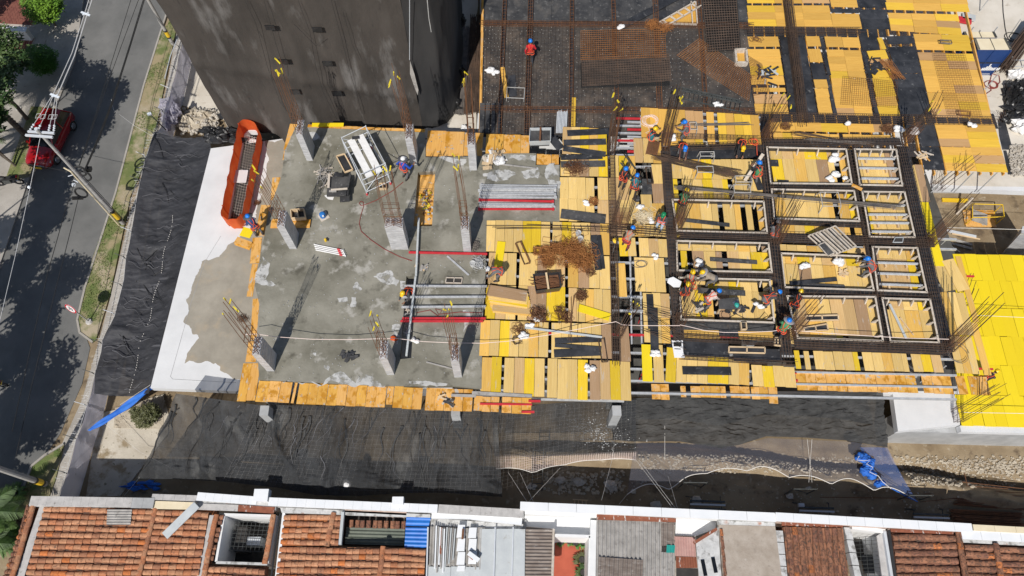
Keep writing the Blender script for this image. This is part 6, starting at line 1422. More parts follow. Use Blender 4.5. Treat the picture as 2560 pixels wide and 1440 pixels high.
# floodlight on the fence
t_=thing('floodlight', 'small white floodlight on a slanted black post above the torn fence', 'floodlight',P(415,325,ZG));a=P(415,325,ZG+1.2);c=P(374,285,ZG+3.4)
MB().bar(a,c,.035,6).build('post',M['darksteel'],t_);MB().box(c,(.24,.16,.18),.4,.4).build('lamp_head',M['ceramic'],t_)
for k,(x0,y0,x1,y1) in enumerate(((443,98,426,140),(426,140,412,196))):tag(MB().bar(P(x0,y0,ZG+2.2),P(x1,y1,ZG+2.2),.03,6).build('guard_rail',M['palegrey']),('upper', 'lower')[k]+' white tube rail at the top of the street fence by the tower', 'rail')
# ------------------------------------------------------------------ speed sign
def text(body,size,mt,par,mtx,name='lettering',ext=.004):
 cu=bpy.data.curves.new(name, 'FONT');cu.body=body;cu.size=size;cu.align_x='CENTER';cu.align_y='CENTER';cu.extrude=ext;cu.resolution_u=3
 tmp=bpy.data.objects.new('tmp',cu);COL.objects.link(tmp);dg=bpy.context.evaluated_depsgraph_get();dg.update()
 me=bpy.data.meshes.new_from_object(tmp.evaluated_get(dg));bpy.data.objects.remove(tmp);bpy.data.curves.remove(cu)
 me.name=name;me.materials.clear();me.materials.append(M[mt]);o=bpy.data.objects.new(name,me);COL.objects.link(o)
 me.transform(mtx.to_3x3().to_4x4());o.location=mtx.translation-(wloc(par) if par else Vector());o.parent=par;return o
b0=P(223,804,ZG+.1);hs_=top_at(b0,770)
t_=thing('speed_sign', 'round red rimmed speed sign reading 30 on a thin pale post in the verge', 'road sign',b0)
MB().bar(b0,(b0.x,b0.y,hs_+.25),.035,8).build('post',M['pole'],t_);MB().lathe([(.22,0),(.16,.12)],10,b0).build('footing',M['cement'],t_)
h_=Vector((.93,-.36,0)).normalized();n_=Vector((h_.y,-h_.x,0));n_=(n_+Vector((0,0,.28))).normalized();u_=n_.cross(h_)
c=Vector((b0.x,b0.y,hs_-.02))+n_*.05;mx=Matrix(((h_.x,u_.x,n_.x),(h_.y,u_.y,n_.y),(h_.z,u_.z,n_.z)))
for r,z,m_,nm in ((.37,-.01, 'palegrey', 'back_plate'),(.365,.004, 'signred', 'rim'),(.285,.010, 'signwhite', 'face')):MB().lathe([(r,0),(r,.006)],28,c+n_*z,m=mx).build(nm,M[m_],t_)
text('30',.36, 'print',t_,Matrix.Translation(c+n_*.022)@mx.to_4x4())
# ------------------------------------------------------------------ vehicles
def make_car(lab,c,ang):
 t_=thing('parked_car',lab, 'car',c);t_.rotation_euler=(0,0,ang)
 secs=[(-2.18,.70,.42,.86),(-2.05,.84,.30,1.0),(-1.5,.90,.24,1.04),(-.4,.91,.24,1.02),(.7,.91,.24,1.0),(1.25,.90,.24,.98),(1.8,.87,.26,.90),(2.08,.80,.32,.80),(2.2,.66,.42,.66)]
 rows=[]
 for y,hw,zb,zt in secs:rows.append([Vector(p) for p in ((-hw*.8,y,zb),(-hw,y,zb+.16),(-hw,y,zt-.22),(-hw*.94,y,zt-.06),(-hw*.78,y,zt),(-hw*.3,y,zt+.035),(hw*.3,y,zt+.035),(hw*.78,y,zt),(hw*.94,y,zt-.06),(hw,y,zt-.22),(hw,y,zb+.16),(hw*.8,y,zb))])
 bm_=MB().grid(rows);n=len(rows[0]);bm_.f.append(tuple(range(n)));bm_.f.append(tuple((len(rows)-1)*n+i for i in range(n))[::-1])
 body=bm_.build('body',M['carred'],t_,smooth=True,local=True)
 lo=[(-.80,-2.0,1.0),(.80,-2.0,1.0),(.80,.98,.99),(-.80,.98,.99)];hi=[(-.62,-1.62,1.60),(.62,-1.62,1.60),(.63,.08,1.62),(-.63,.08,1.62)]
 MB().hull4([Vector(p) for p in lo],[Vector(p) for p in hi]).build('cabin',M['glass'],t_,local=True)
 rf=MB().grid([[Vector((x*(1-.05*(j==0 or j==5)),-1.72+1.78*j/5,1.63+.05*max(0,1-abs(x)/.64)**.5-.03*(j in (0,5)))) for x in (-.645,-.55,-.2,.2,.55,.645)] for j in range(6)])
 rf.build('roof',M['carred'],t_,smooth=True,local=True)
 for sx in (-1,1):
  for y0,y1 in ((.10,1.0),(-.72,-.66),(-1.66,-2.02)):MB().beam((sx*.64,y0,1.62),(sx*.815,y1,1.0),.09,.05).build('pillar',M['carred'],t_,local=True)
  MB().box((sx*1.0,.72,1.06),(.2,.12,.15)).build('mirror',M['carred'],t_,local=True)
  MB().hull4([Vector((sx*.50,2.02,.66)),Vector((sx*.84,1.78,.68)),Vector((sx*.86,1.86,.62)),Vector((sx*.52,2.16,.60))],[Vector((sx*.50,1.98,.80)),Vector((sx*.85,1.74,.80)),Vector((sx*.88,1.84,.76)),Vector((sx*.54,2.13,.72))]).build('headlight',M['lamp'],t_,local=True)
  for y in (1.38,-1.38):
   w=MB().lathe([(.2,-.11),(.33,-.11),(.355,-.06),(.355,.06),(.33,.11),(.2,.11)],20,m=Matrix.Rotation(math.pi/2,3, 'Y'),c=(sx*.82,y,.355)).build('wheel',M['rubber'],t_,local=True)
   MB().lathe([(.215,0),(.2,.02),(.05,.03)],12,m=Matrix.Rotation(sx*math.pi/2,3, 'Y'),c=(sx*.935,y,.355)).build('rim',M['chrome'],w,local=True)
 MB().box((0,2.19,.56),(1.0,.06,.16)).build('grille',M['print'],t_,local=True);MB().box((0,2.235,.44),(.46,.03,.15)).build('number_plate',M['plate'],t_,local=True);MB().box((0,2.20,.68),(1.05,.03,.04)).build('chrome_strip',M['chrome'],t_,local=True)
 return t_
a,c=P(150,283,ZG+.9),P(98,402,ZG+.7);d=c-a;m=(P(168,322,ZG)+P(146,402,ZG))/2
ang=math.atan2(d.y,d.x)-math.pi/2;side=Vector((math.cos(ang),math.sin(ang),0))
cc=P(124,345,ZG+.75);make_car('dark red suv parked half on the verge under the utility pole, yellow plate in front',Vector((cc.x,cc.y,ZG+.06)),ang)
def motorbike(lab,c,ang,plate=True):
 t_=thing('motorcycle',lab, 'motorcycle',c);t_.rotation_euler=(0,0,ang);RY=Matrix.Rotation(math.pi/2,3, 'Y')
 for y in (-.65,.65):
  q=[Vector((0,y+.27*math.cos(k),.3+.27*math.sin(k))) for k in [2*math.pi*i/16 for i in range(16)]];w=MB().path(q,.055,6,closed=True).build('wheel',M['rubber'],t_,local=True)
  MB().lathe([(.12,-.03),(.12,.03)],10,m=RY,c=(0,y,.3)).build('hub',M['chrome'],w,local=True)
 MB().blob((0,.18,.78),.17,.3,.15,amp=.03).build('tank',M['print'],t_,smooth=True,local=True);MB().hull4([Vector(p) for p in ((-.12,-.75,.7),(.12,-.75,.7),(.14,-.02,.68),(-.14,-.02,.68))],[Vector(p) for p in ((-.1,-.75,.86),(.1,-.75,.86),(.13,0,.78),(-.13,0,.78))]).build('seat',M['rubber'],t_,local=True)
 MB().box((0,0,.42),(.2,.45,.3)).build('engine',M['darksteel'],t_,local=True);fb=MB()
 for sx in (-.09,.09):fb.bar((sx,.68,.3),(sx,.42,.98),.025,6)
 fb.path([(-.36,.32,1.0),(-.1,.42,1.02),(.1,.42,1.02),(.36,.32,1.0)],.02,6);fb.build('fork',M['chrome'],t_,local=True)
 MB().blob((0,.55,.9),.1,.1,.1,amp=0).build('headlight',M['lamp'],t_,local=True);MB().box((0,-.86,.72),(.24,.02,.16),0,.5).build('number_plate',M['plate'],t_,local=True);MB().box((0,-.82,.86),(.16,.06,.07)).build('tail_light',M['signred'],t_,local=True);return t_
p=P(28,462,ZG+.14);motorbike('black motorcycle parked on the verge edge with a yellow plate',Vector((p.x,p.y,ZG+.14)),math.pi/2+.1)
p=P(-14,966,ZG);motorbike('black motorcycle just entering at the left edge of the road',Vector((p.x,p.y,ZG)),math.pi/2)
# ------------------------------------------------------------------ upper right corner: containers, bar stack, black plastic
zf=ZT
def container(lab,q_top,h,text_on,lid='cream'):
 hi=[Vector((p.x,p.y,zf+h)) for p in q_top];lo=[Vector((p.x,p.y,zf)) for p in q_top];t_=thing('site_container',lab, 'container',(lo[0]+lo[2])/2)
 MB().hull4(lo[::-1],hi[::-1]).build('body',M['containerblue'],t_)
 n=2
 for i in range(n):
  q=[bil(hi,(i+.015)/n,.04),bil(hi,(i+.985)/n,.04),bil(hi,(i+.985)/n,.96),bil(hi,(i+.015)/n,.96)];MB().hull4([p+Vector((0,0,.004)) for p in q][::-1],[p+Vector((0,0,.035)) for p in q][::-1]).build('roof_panel',M[lid],t_)
 for i in (0,.03,.06,.5,.94,.97,1):MB().beam(bil(hi,i,.02)+Vector((0,0,.045)),bil(hi,i,.98)+Vector((0,0,.045)),.03,.04).build('roof_rib',M['darksteel'],t_)
 a,c=lo[3],lo[2];fr=Vector((0,-.006,0))
 for i in (0,.5,1):p=a.lerp(c,min(.985,max(.015,i)));MB().beam(p+fr*3,p+fr*3+Vector((0,0,h)),.07,.05,(0,1,0)).build('post',M['containerblue'],t_)
 MB().beam(a+fr*4+Vector((0,0,h*.52)),c+fr*4+Vector((0,0,h*.52)),.05,.06).build('belt',M['print'],t_)
 if text_on:
  lb=MB();rg=random.Random(4);Wd=(c-a).length;ux=(c-a).normalized()
  def mark(x0,x1,z0,z1):lb.hull4([a+ux*x+Vector((0,-.035,z)) for x,z in ((x0,z0),(x1,z0),(x1,z1),(x0,z1))],[a+ux*x+Vector((0,-.042,z)) for x,z in ((x0,z0),(x1,z0),(x1,z1),(x0,z1))])
  for r in range(3):
   x=Wd*.09
   while x<Wd*(.26+.03*(r==1)):l=rg.uniform(.03,.07);mark(x,x+l,h*(.36-.065*r),h*(.385-.065*r));x+=l+.02
  x=Wd*.55
  for k in range(11):hgt=.10+(.16 if k==3 else .06 if k in (2,4) else .01*(k%3));mark(x,x+.09,h*.22,h*(.22+hgt));x+=.108
  x=Wd*.68
  while x<Wd*.9:l=rg.uniform(.03,.06);mark(x,x+l,h*.06,h*.085);x+=l+.02
  lb.build('lettering',M['signwhite'],t_,kind='stuff')
 return t_
zt_=zf+2.3
qt=[P(x,y,zt_) for x,y in ((2433,96),(2513,96),(2529,126),(2444,126))];container('dark blue site container with cream roof and white lettering',qt,2.3,True)
qt=[P(x,y,zf+2.1) for x,y in ((2408,80),(2484,80),(2492,95),(2414,95))];container('cream roofed container mostly hidden behind the blue one',qt,2.1,False)
A,B=P(2512,165,zf+.5),P(2590,60,zf+.9);t_=thing('rebar_stack', 'thick leaning stack of dark rusty bars at the top right edge', 'rebar',P(2530,150,zf));b_=MB()
for i in range(150):o_=Vector((R.uniform(-.45,.45),R.uniform(-.3,.3),R.uniform(-.45,.5)));b_.bar(A+o_+(B-A)*R.uniform(-.05,.03),B+o_,.02,4)
b_.build('bars',M['rebar'],t_,kind='stuff')
t_=thing('steel_stand', 'grey steel tube stand in front of the leaning bar stack', 'stand',P(2540,170,zf));s_=MB()
for x in (2516,2556):MB().bar(P(x,170,zf),P(x+16,142,zf+1.0),.035,6).build('leg',M['steel'],t_)
for y,z in ((150,.7),(166,.15)):MB().bar(P(2514,y,zf+z),P(2580,y,zf+z),.03,6).build('rail',M['steel'],t_)
bp=MB()
for i in range(60):bp.blob(P(R.uniform(2518,2590),R.uniform(195,300),zf+.3),R.uniform(.15,.6),R.uniform(.12,.4),R.uniform(.15,.4),amp=.5,n=9,m=6)
tag(bp.build('plastic_heap',M['blackplastic']), 'long heap of crumpled black plastic at the right edge', 'plastic heap')
for k,(px,py,s_) in enumerate(((2538,186,.5),(2556,190,.45),(2554,310,.6),(2556,322,.5))):tag(MB().blob(P(px,py,zf+.3),s_,s_*.6,.35,amp=.4,n=12,m=8).build('plastic_bag',M['bag']),('grey white sack at the top of the black plastic heap', 'second white sack at the top of the black plastic heap', 'white sack at the foot of the black plastic heap, upper', 'white sack at the foot of the black plastic heap, lower')[k], 'sack')
t_=thing('tube_bundle', 'bundle of dark tubes lying on the pale floor left of the plastic heap', 'tubes',P(2518,245,zf))
for i in range(12):MB().bar(P(2505+i*1.5,222+R.uniform(-2,2),zf+.1+.06*(i%3)),P(2517+i*1.5,258+R.uniform(-2,2),zf+.1+.06*(i%3)),.05,6).build('tube',M['cable'],t_)
def loop(lab,px,py,z,rx,ry,n,r,mt,cat='cable',name='cable',turns=3,tail=()):
 pts=[];rg=random.Random(int(px*7+py))
 for i in range(int(turns*16)):a=2*math.pi*i/16;k=1+.15*math.sin(a*.37+px)+rg.uniform(-.03,.03);c=P(px,py,z);pts.append(c+Vector((rx*k*math.cos(a)+.1*math.sin(i*.2),ry*k*math.sin(a),.012*i/16)))
 pts+=[P(x,y,z+.02) for x,y in tail];tag(MB().path(pts,r,5).build(name,M[mt]),lab,cat)
loop('brown hose curled on the pale floor beyond the yellow deck',2480,212,zf+.03,.35,.3,0,.03, 'hose', 'hose', 'hose',3,((2500,205),(2498,190),(2480,184),(2474,206),(2478,226),(2466,234),(2458,228)))
loop('dark cable trailing down the pale floor behind the containers',2536,92,zf+.03,.5,.35,0,.025, 'cable', 'cable', 'cable',2,((2526,104),(2518,92),(2513,70),(2508,30),(2506,-20)))
for k,(x,y) in enumerate(((2428,40),(2418,48))):tag(MB().beam(P(x-22,y,zf+.2),P(x+10,y+6,zf+.2),.5,.12).build('formwork_sheet',M['zinc'] if k==0 else M['red']),('grey', 'red')[k]+' formwork piece lying under the far corner of the yellow deck', 'panel')
t_=thing('tarred_strip', 'dark grey sheet strip lying on the pale floor beside the yellow deck', 'sheet',P(2510,340,zf));MB().prism(poly([(2494,298),(2512,298),(2532,374),(2506,374),(2498,340)],zf+.02),zf+.006,zf+.02).build('sheet',M['black'],t_);MB().prism(poly([(2508,376),(2516,376),(2534,436),(2520,436)],zf+.02),zf+.006,zf+.02).build('sheet',M['black'],t_)
bars('starter_bars', 'thin bars standing in the grey sheet strip', 'rebar',[(2492+i*5,276+i%3,2500+i*5,306,zf+.8,zf) for i in range(5)],.014, 'rebar')
hs=MB()
for i in range(500):
 px,py=R.uniform(2524,2566),R.uniform(362,440)
 if px<2518+(py-362)*.15:continue
 hs.blob(P(px,py,zf+R.uniform(0,.15)),*(3*[R.uniform(.03,.09)]),amp=.4,n=5,m=3)
tag(hs.build('rubble',M['stone'],kind='stuff'), 'grey broken concrete rubble on the pale floor at the right edge', 'rubble')
# excavation at the right
XZ=ZG
struct(MB().prism(poly([(2318,480),(2320,660),(2420,660),(3000,660),(3000,470)],XZ+.03),XZ+.01,XZ+.03).build('excavation_floor',M['soil']))
flat('excavation_wall',[(2300,458),(3100,472),(3100,468),(2300,450)],ZT-.5,M['grey_conc']) if False else None
A,B=P(2300,480,ZT-.46),P(3100,494,ZT-.46)
MB().hull4([Vector((p.x,p.y,ZG)) for p in (A+Vector((0,1.5,0)),B+Vector((0,1.5,0)),B+Vector((0,2,0)),A+Vector((0,2,0)))],[p for p in (A+Vector((0,1.5,0)),B+Vector((0,1.5,0)),B+Vector((0,2,0)),A+Vector((0,2,0)))]).build('retaining_wall',M['grey_conc'],BLD)
c=P(2555,625,ZG);MB().hull4([P(x,y,ZG+.03) for x,y in ((2500,640),(2570,640),(2570,620),(2520,615))],[P(x,y,ZT+.6) for x,y in ((2553,582),(2600,590),(2600,560),(2556,566))]).build('slanted_column',M['column'],BLD)
t_=thing('pallet_cage', 'yellow tube cage holding boards and grey laths in the excavation', 'cage',P(2440,550,XZ));q=[P(x,y,XZ+.05) for x,y in ((2412,528),(2486,530),(2490,560),(2412,562))]
for k in (0,.9):
 for i in range(4):MB().bar(q[i]+Vector((0,0,k)),q[(i+1)%4]+Vector((0,0,k)),.03,6).build('tube',M['yellowpaint'],t_)
for i in range(4):MB().bar(q[i],q[i]+Vector((0,0,.9)),.03,6).build('tube',M['yellowpaint'],t_)
for x0,y0,x1,y1 in ((2408,535,2486,536),(2412,556,2488,557)):tag(MB().beam(P(x0,y0,XZ+.15),P(x1,y1,XZ+.15),.6,.06).build('board',M['board_edge'],t_),None,None)
for i in range(9):MB().beam(P(2430,524+i*3.2,XZ+.35),P(2468,538+i*3,XZ+.35),.07,.07).build('lath',M['fibro'],t_)
for k,(x0,y0,x1,y1,m_,r,lab) in enumerate(((2366,576,2440,592, 'palegrey',.09, 'teal grey beam lying on the excavation floor'),(2380,584,2450,598, 'wood',.04, 'thin wooden lath beside the teal grey beam in the excavation'),(2350,596,2400,630, 'rope',.03, 'white pole slanting on the excavation floor'),(2358,592,2430,612, 'fibro',.08, 'flat grey plank on the excavation floor'),(2360,604,2430,622, 'fibro',.08, 'second flat grey plank nearer the low yellow deck'),(2392,536,2432,494, 'lumber',.07, 'leaning timber prop at the back of the excavation'),(2355,500,2420,502, 'yellowpaint',.12, 'yellow rail beam at the back of the excavation'))):
 tag(MB().beam(P(x0,y0,XZ+.12),P(x1,y1,XZ+(.12 if k!=5 else 1.6)),r*2,r).build('beam' if k<5 else 'prop',M[m_]),lab, 'beam')
for x,y,lab in ((2528,505, 'left'),(2552,505, 'right')):pass
wire('white string line stretched across the excavation',[(2368,569,.0),(2560,574,-.4),(2700,580,-.6)],.012, 'rope',None, 'string_line', 'string');wire('white string line stretched over the low yellow deck near the middle',[(2395,786,-.4),(2480,790,-1),(2700,800,-1.2)],.012, 'rope',None, 'string_line', 'string');wire('white string line stretched over the low yellow deck near its front',[(2410,1031,-2),(2700,1036,-2.2)],.014, 'rope',None, 'string_line', 'string')
# ------------------------------------------------------------------ workers
for n_,c in (('s_black',(.018,.018,.02)),('s_grey',(.12,.12,.125)),('s_dark',(.05,.05,.053)),('s_red',(.42,.012,.02)),('s_blue',(.015,.055,.32)),('s_navy',(.03,.055,.15)),('s_teal',(.02,.14,.17)),('s_green',(.05,.20,.09)),('s_beige',(.48,.39,.35)),('s_tan',(.26,.215,.165)),('s_brown',(.07,.03,.026)),('t_jean',(.30,.38,.47)),('t_dark',(.025,.028,.035)),('t_maroon',(.16,.028,.035)),('t_grey',(.10,.10,.105)),('t_khaki',(.38,.30,.19))):
 M[n_]=mat('cloth_'+n_[2:],c,tuple(min(1,v*1.35) for v in c),scale=6,rough=.9,bump=.4,bscale=14)
for n_,c in (('h_blue',(.01,.20,.72)),('h_yellow',(.85,.55,.012)),('h_white',(.8,.8,.8)),('h_green',(.01,.22,.09)),('h_brim',(.10,.10,.11)),('h_greybrim',(.36,.34,.34)),('skin',(.30,.155,.095)),('hair',(.012,.010,.009)),('boot',(.035,.03,.028)),('strap',(.82,.11,.035))):
 M[n_]=mat({'h':'helmet_', 's':'', 'b':'',}.get(n_[0], '')+n_.replace('h_', '') if n_!='hair' else 'dark_hair',c,tuple(v*.9 for v in c),rough=.35 if n_[:2]=='h_' else .7)
PEND=[]
def limb(b_,pts,rad,n=8,sx=1.0,fx=None):
 """tapered round limb with domed ends; fx turns rings into ellipses (x axis, factor)"""
 pts=[Vector(p) for p in pts];P_,Q_=[],[]
 d0=(pts[0]-pts[1]).normalized();d1=(pts[-1]-pts[-2]).normalized()
 allp=[(pts[0]+d0*rad[0]*.85,rad[0]*.35)]+list(zip(pts,rad))+[(pts[-1]+d1*rad[-1]*.85,rad[-1]*.35)]
 vs_=[];k=len(allp)
 for i,(p,r) in enumerate(allp):
  d=(allp[min(i+1,k-1)][0]-allp[max(0,i-1)][0]).normalized()
  a=fx.normalized() if fx is not None else d.orthogonal().normalized()
  if fx is not None:a=(a-d*a.dot(d)).normalized()
  e=d.cross(a)
  for j in range(n):t=2*math.pi*j/n;vs_.append(p+a*(r*sx*math.cos(t))+e*(r*math.sin(t)))
 fs=[(i*n+j,i*n+(j+1)%n,(i+1)*n+(j+1)%n,(i+1)*n+j) for i in range(k-1) for j in range(n)]
 fs+=[tuple(range(n))[::-1],tuple((k-1)*n+j for j in range(n))]
 b_.add(vs_,fs)
def ik(a,c,l1,l2,pole):
 v=c-a;L_=min(v.length,(l1+l2)*.999);u=v.normalized();x=(L_*L_+l1*l1-l2*l2)/(2*L_);h=math.sqrt(max(0,l1*l1-x*x));p=(pole-u*pole.dot(u)).normalized()
 return a+u*x+p*h,a+u*L_
POSE={'stand':(.93,.1,0,((-.12,.02),(.12,0)),((-.27,.14,.84),(.27,.16,.86)),.25), 'walk':(.91,.12,0,((-.1,.26),(.1,-.22)),((-.26,-.1,.88),(.26,.24,.92)),.3), 'reach':(.92,.15,0,((-.13,.05),(.14,-.06)),((-.3,.1,.92),(.42,.36,1.2)),.3), 'work':(.91,.3,-.03,((-.15,.08),(.15,-.05)),((-.14,.46,1.06),(.14,.5,1.02)),.55),
'bend':(.86,1.2,-.2,((-.17,.06),(.17,-.1)),((-.14,.58,.38),(.16,.62,.34)),.5), 'stoop':(.88,.8,-.12,((-.17,.1),(.17,-.1)),((-.16,.58,.62),(.16,.6,.6)),.5), 'crouch':(.36,.75,-.16,((-.17,.06),(.17,.02)),((-.15,.52,.35),(.16,.56,.3)),.5), 'sit':(.5,.2,-.12,((-.16,.38),(.17,.34)),((-.14,.42,.78),(.14,.45,.74)),.45)}
def person(lab,px,py,z,head,pose,shirt,trous,hel,brim=None,harness=True,sc=1.05,vest=None,sleeve=True):
 hz_,pit,hy,feet,hands,hp=POSE[pose];base=P(px,py,z);t_=thing('person',lab, 'person',base);t_.rotation_euler=(0,0,math.radians(head));t_.scale=(sc,sc,sc)
 X=Vector((1,0,0));D=Vector((0,math.sin(pit),math.cos(pit)));Nf=Vector((0,math.cos(pit),-math.sin(pit)));H=Vector((0,hy,hz_))
 def T(s_,x,f):return H+D*s_+X*x+Nf*f
 hd=pit*.55+hp*.4;HD=Vector((0,math.sin(hd),math.cos(hd)));HN=Vector((0,math.cos(hd),-math.sin(hd)));neck=T(.54,0,0);hc=neck+HD*.17+HN*.03
 body,sh,tr=MB(),MB(),MB()
 tors=([T(s_,0,f) for s_,f in ((0,0),(.2,0),(.38,.01),(.5,0))],[.10,.098,.112,.085])
 limb(body,tors[0],tors[1],12,1.45,X);limb(sh,tors[0],[r+.018 for r in tors[1]],12,1.45,X);limb(tr,[T(-.05,0,0),T(.1,0,0)],[.125,.118],12,1.4,X)
 limb(body,[neck-D*.06,neck+HD*.08],[.055,.05],8);limb(body,[hc-HD*.07+HN*.012,hc,hc+HD*.055],[.068,.088,.078],12);limb(body,[hc+HN*.085-HD*.005,hc+HN*.105-HD*.03],[.012,.017],6)
 for sg in (-1,1):limb(body,[hc+X*(sg*.088)+HD*.015,hc+X*(sg*.092)-HD*.02],[.014,.012],5)
 limb(body,[hc+HN*.06-HD*.085,hc+HN*.075-HD*.09],[.03,.022],6)
 fing=MB()
 for i,sg in enumerate((-1,1)):
  bt=MB();S=T(.46,sg*.185,0);hnd=Vector(hands[i]);el,wr=ik(S,hnd,.30,.27,Vector((sg*.6,-.7,-.35)));fd=(wr-el).normalized()
  limb(body,[T(.45,sg*.1,0),S,el],[.06,.055,.042]);limb(body,[el,wr,wr+fd*.08],[.040,.028,.033])
  limb(sh,[T(.44,sg*.1,0),S,el],[.08,.072,.058]);
  if sleeve:limb(sh,[el,wr-fd*.03],[.057,.044])
  pd=fd.cross(X).normalized() if abs(fd.x)<.9 else Vector((0,0,1));side=fd.cross(pd).normalized();pc=wr+fd*.11
  for q in range(4):
   o_=side*((q-1.5)*.019);l=(.068,.078,.074,.058)[q];k0=pc+o_;k1=k0+(fd+pd*-.25*1).normalized()*l*.55;k2=k1+(fd*.6-pd*.8).normalized()*l*.5;fing.path([k0-fd*.02,k0,k1,k2],.0095,5,.0075)
  k0=wr+fd*.05+side*(-sg*.028);k1=k0+(fd*.6-side*(sg*.6)).normalized()*.038;fing.path([k0,k1,k1+(fd*.9-pd*.4).normalized()*.032],.011,5,.008)
  hipj=H+X*(sg*.095)-D*.02;an=Vector((feet[i][0],feet[i][1],.085));kn,an2=ik(hipj,an,.44,.44,Vector((sg*.18,1,.05)))
  limb(body,[hipj,kn,an2],[.082,.056,.038]);limb(tr,[hipj,hipj.lerp(kn,.5),kn],[.108,.092,.074]);limb(tr,[kn,kn.lerp(an2,.5),an2-(an2-kn)*.06],[.073,.066,.058])
  limb(body,[an2,Vector((feet[i][0],feet[i][1]+.13,.035))],[.038,.03])
  limb(bt,[Vector((feet[i][0],feet[i][1]-.06,.05)),Vector((feet[i][0],feet[i][1]+.06,.055)),Vector((feet[i][0]+sg*.012,feet[i][1]+.19,.042))],[.048,.052,.042],8);limb(bt,[an2+(kn-an2)*.22,an2-Vector((0,.02,.03))],[.058,.055],8);bt.build('boot',M['boot'],t_,smooth=True,local=True)
 for nm,b_,m_,vx in (('body',body, 'skin',.022),('shirt',sh,shirt,.026),('trousers',tr,trous,.026)):
  o=b_.build(nm,M[m_],t_,smooth=True,local=True);md=o.modifiers.new('remesh', 'REMESH');md.mode='VOXEL';md.voxel_size=vx;md.use_smooth_shade=True;PEND.append((o,fing if nm=='body' else None))
 mh=Matrix((X,HN,HD)).transposed()
 MB().blob(hc+HD*.02-HN*.02,.094,.098,.10,amp=.0).build('hair',M['hair'],t_,smooth=True,local=True)
 eb=MB()
 for sg in (-1,1):eb.blob(hc+HN*.083+X*(sg*.033)+HD*.005,.011,.008,.007,amp=0,n=6,m=4)
 eb.build('eyes',M['signwhite'],t_,local=True)
 prof=[(.132,.035),(.128,.05),(.122,.09),(.104,.135),(.070,.165),(.03,.178)]
 he=MB().lathe(prof,16,hc,1.0,1.12,mh);he.box(hc+HN*.155+HD*.045,(.17,.09,.014),0,-hd);he.path([hc+HD*.18-HN*.1+HD*-.025,hc+HD*.188,hc+HD*.165+HN*.1],.013,5)
 ho=he.build('helmet',M[hel],t_,smooth=True,local=True)
 if brim:MB().lathe([(.13,.05),(.27,.035),(.27,.028),(.13,.04)],18,hc,m=mh).build('sun_brim',M[brim],ho,smooth=True,local=True)
 if vest:vb=MB();limb(vb,[T(.03,0,0),T(.2,0,0),T(.38,.0,.01),T(.47,0,0)],[.124,.124,.138,.112],12,1.46,X);vb.build('vest',M[vest],t_,smooth=True,local=True)
 if harness:
  g=MB();e=.168 if vest else .150;r=.017
  for sg in (-1,1):
   g.path([T(.02,sg*.14,-e*.85),T(.28,sg*.02,-e*1.02),T(.42,sg*.085,-e*.9),T(.545,sg*.105,-.03),T(.50,sg*.1,e*.62),T(.3,sg*.09,e*1.02),T(.05,sg*.12,e*.85)],r,6)
   kx=POSE[pose][3][0 if sg<0 else 1];hipj=H+X*(sg*.095);kn,_=ik(hipj,Vector((kx[0],kx[1],.085)),.44,.44,Vector((sg*.18,1,.05)));c=hipj.lerp(kn,.28);ax=(kn-hipj).normalized();u=ax.orthogonal().normalized();v=ax.cross(u)
   g.path([c+u*(.122*math.cos(a))+v*(.122*math.sin(a)) for a in [2*math.pi*i/14 for i in range(14)]],.020,6,closed=True)
  g.path([T(.05,1.5*(e-.006)*math.cos(a),(e-.006)*math.sin(a)) for a in [2*math.pi*i/18 for i in range(18)]],.018,6,closed=True)
  g.build('harness',M['strap'],t_,local=True)
 return t_
HB_,HY_='h_blue', 'h_yellow'
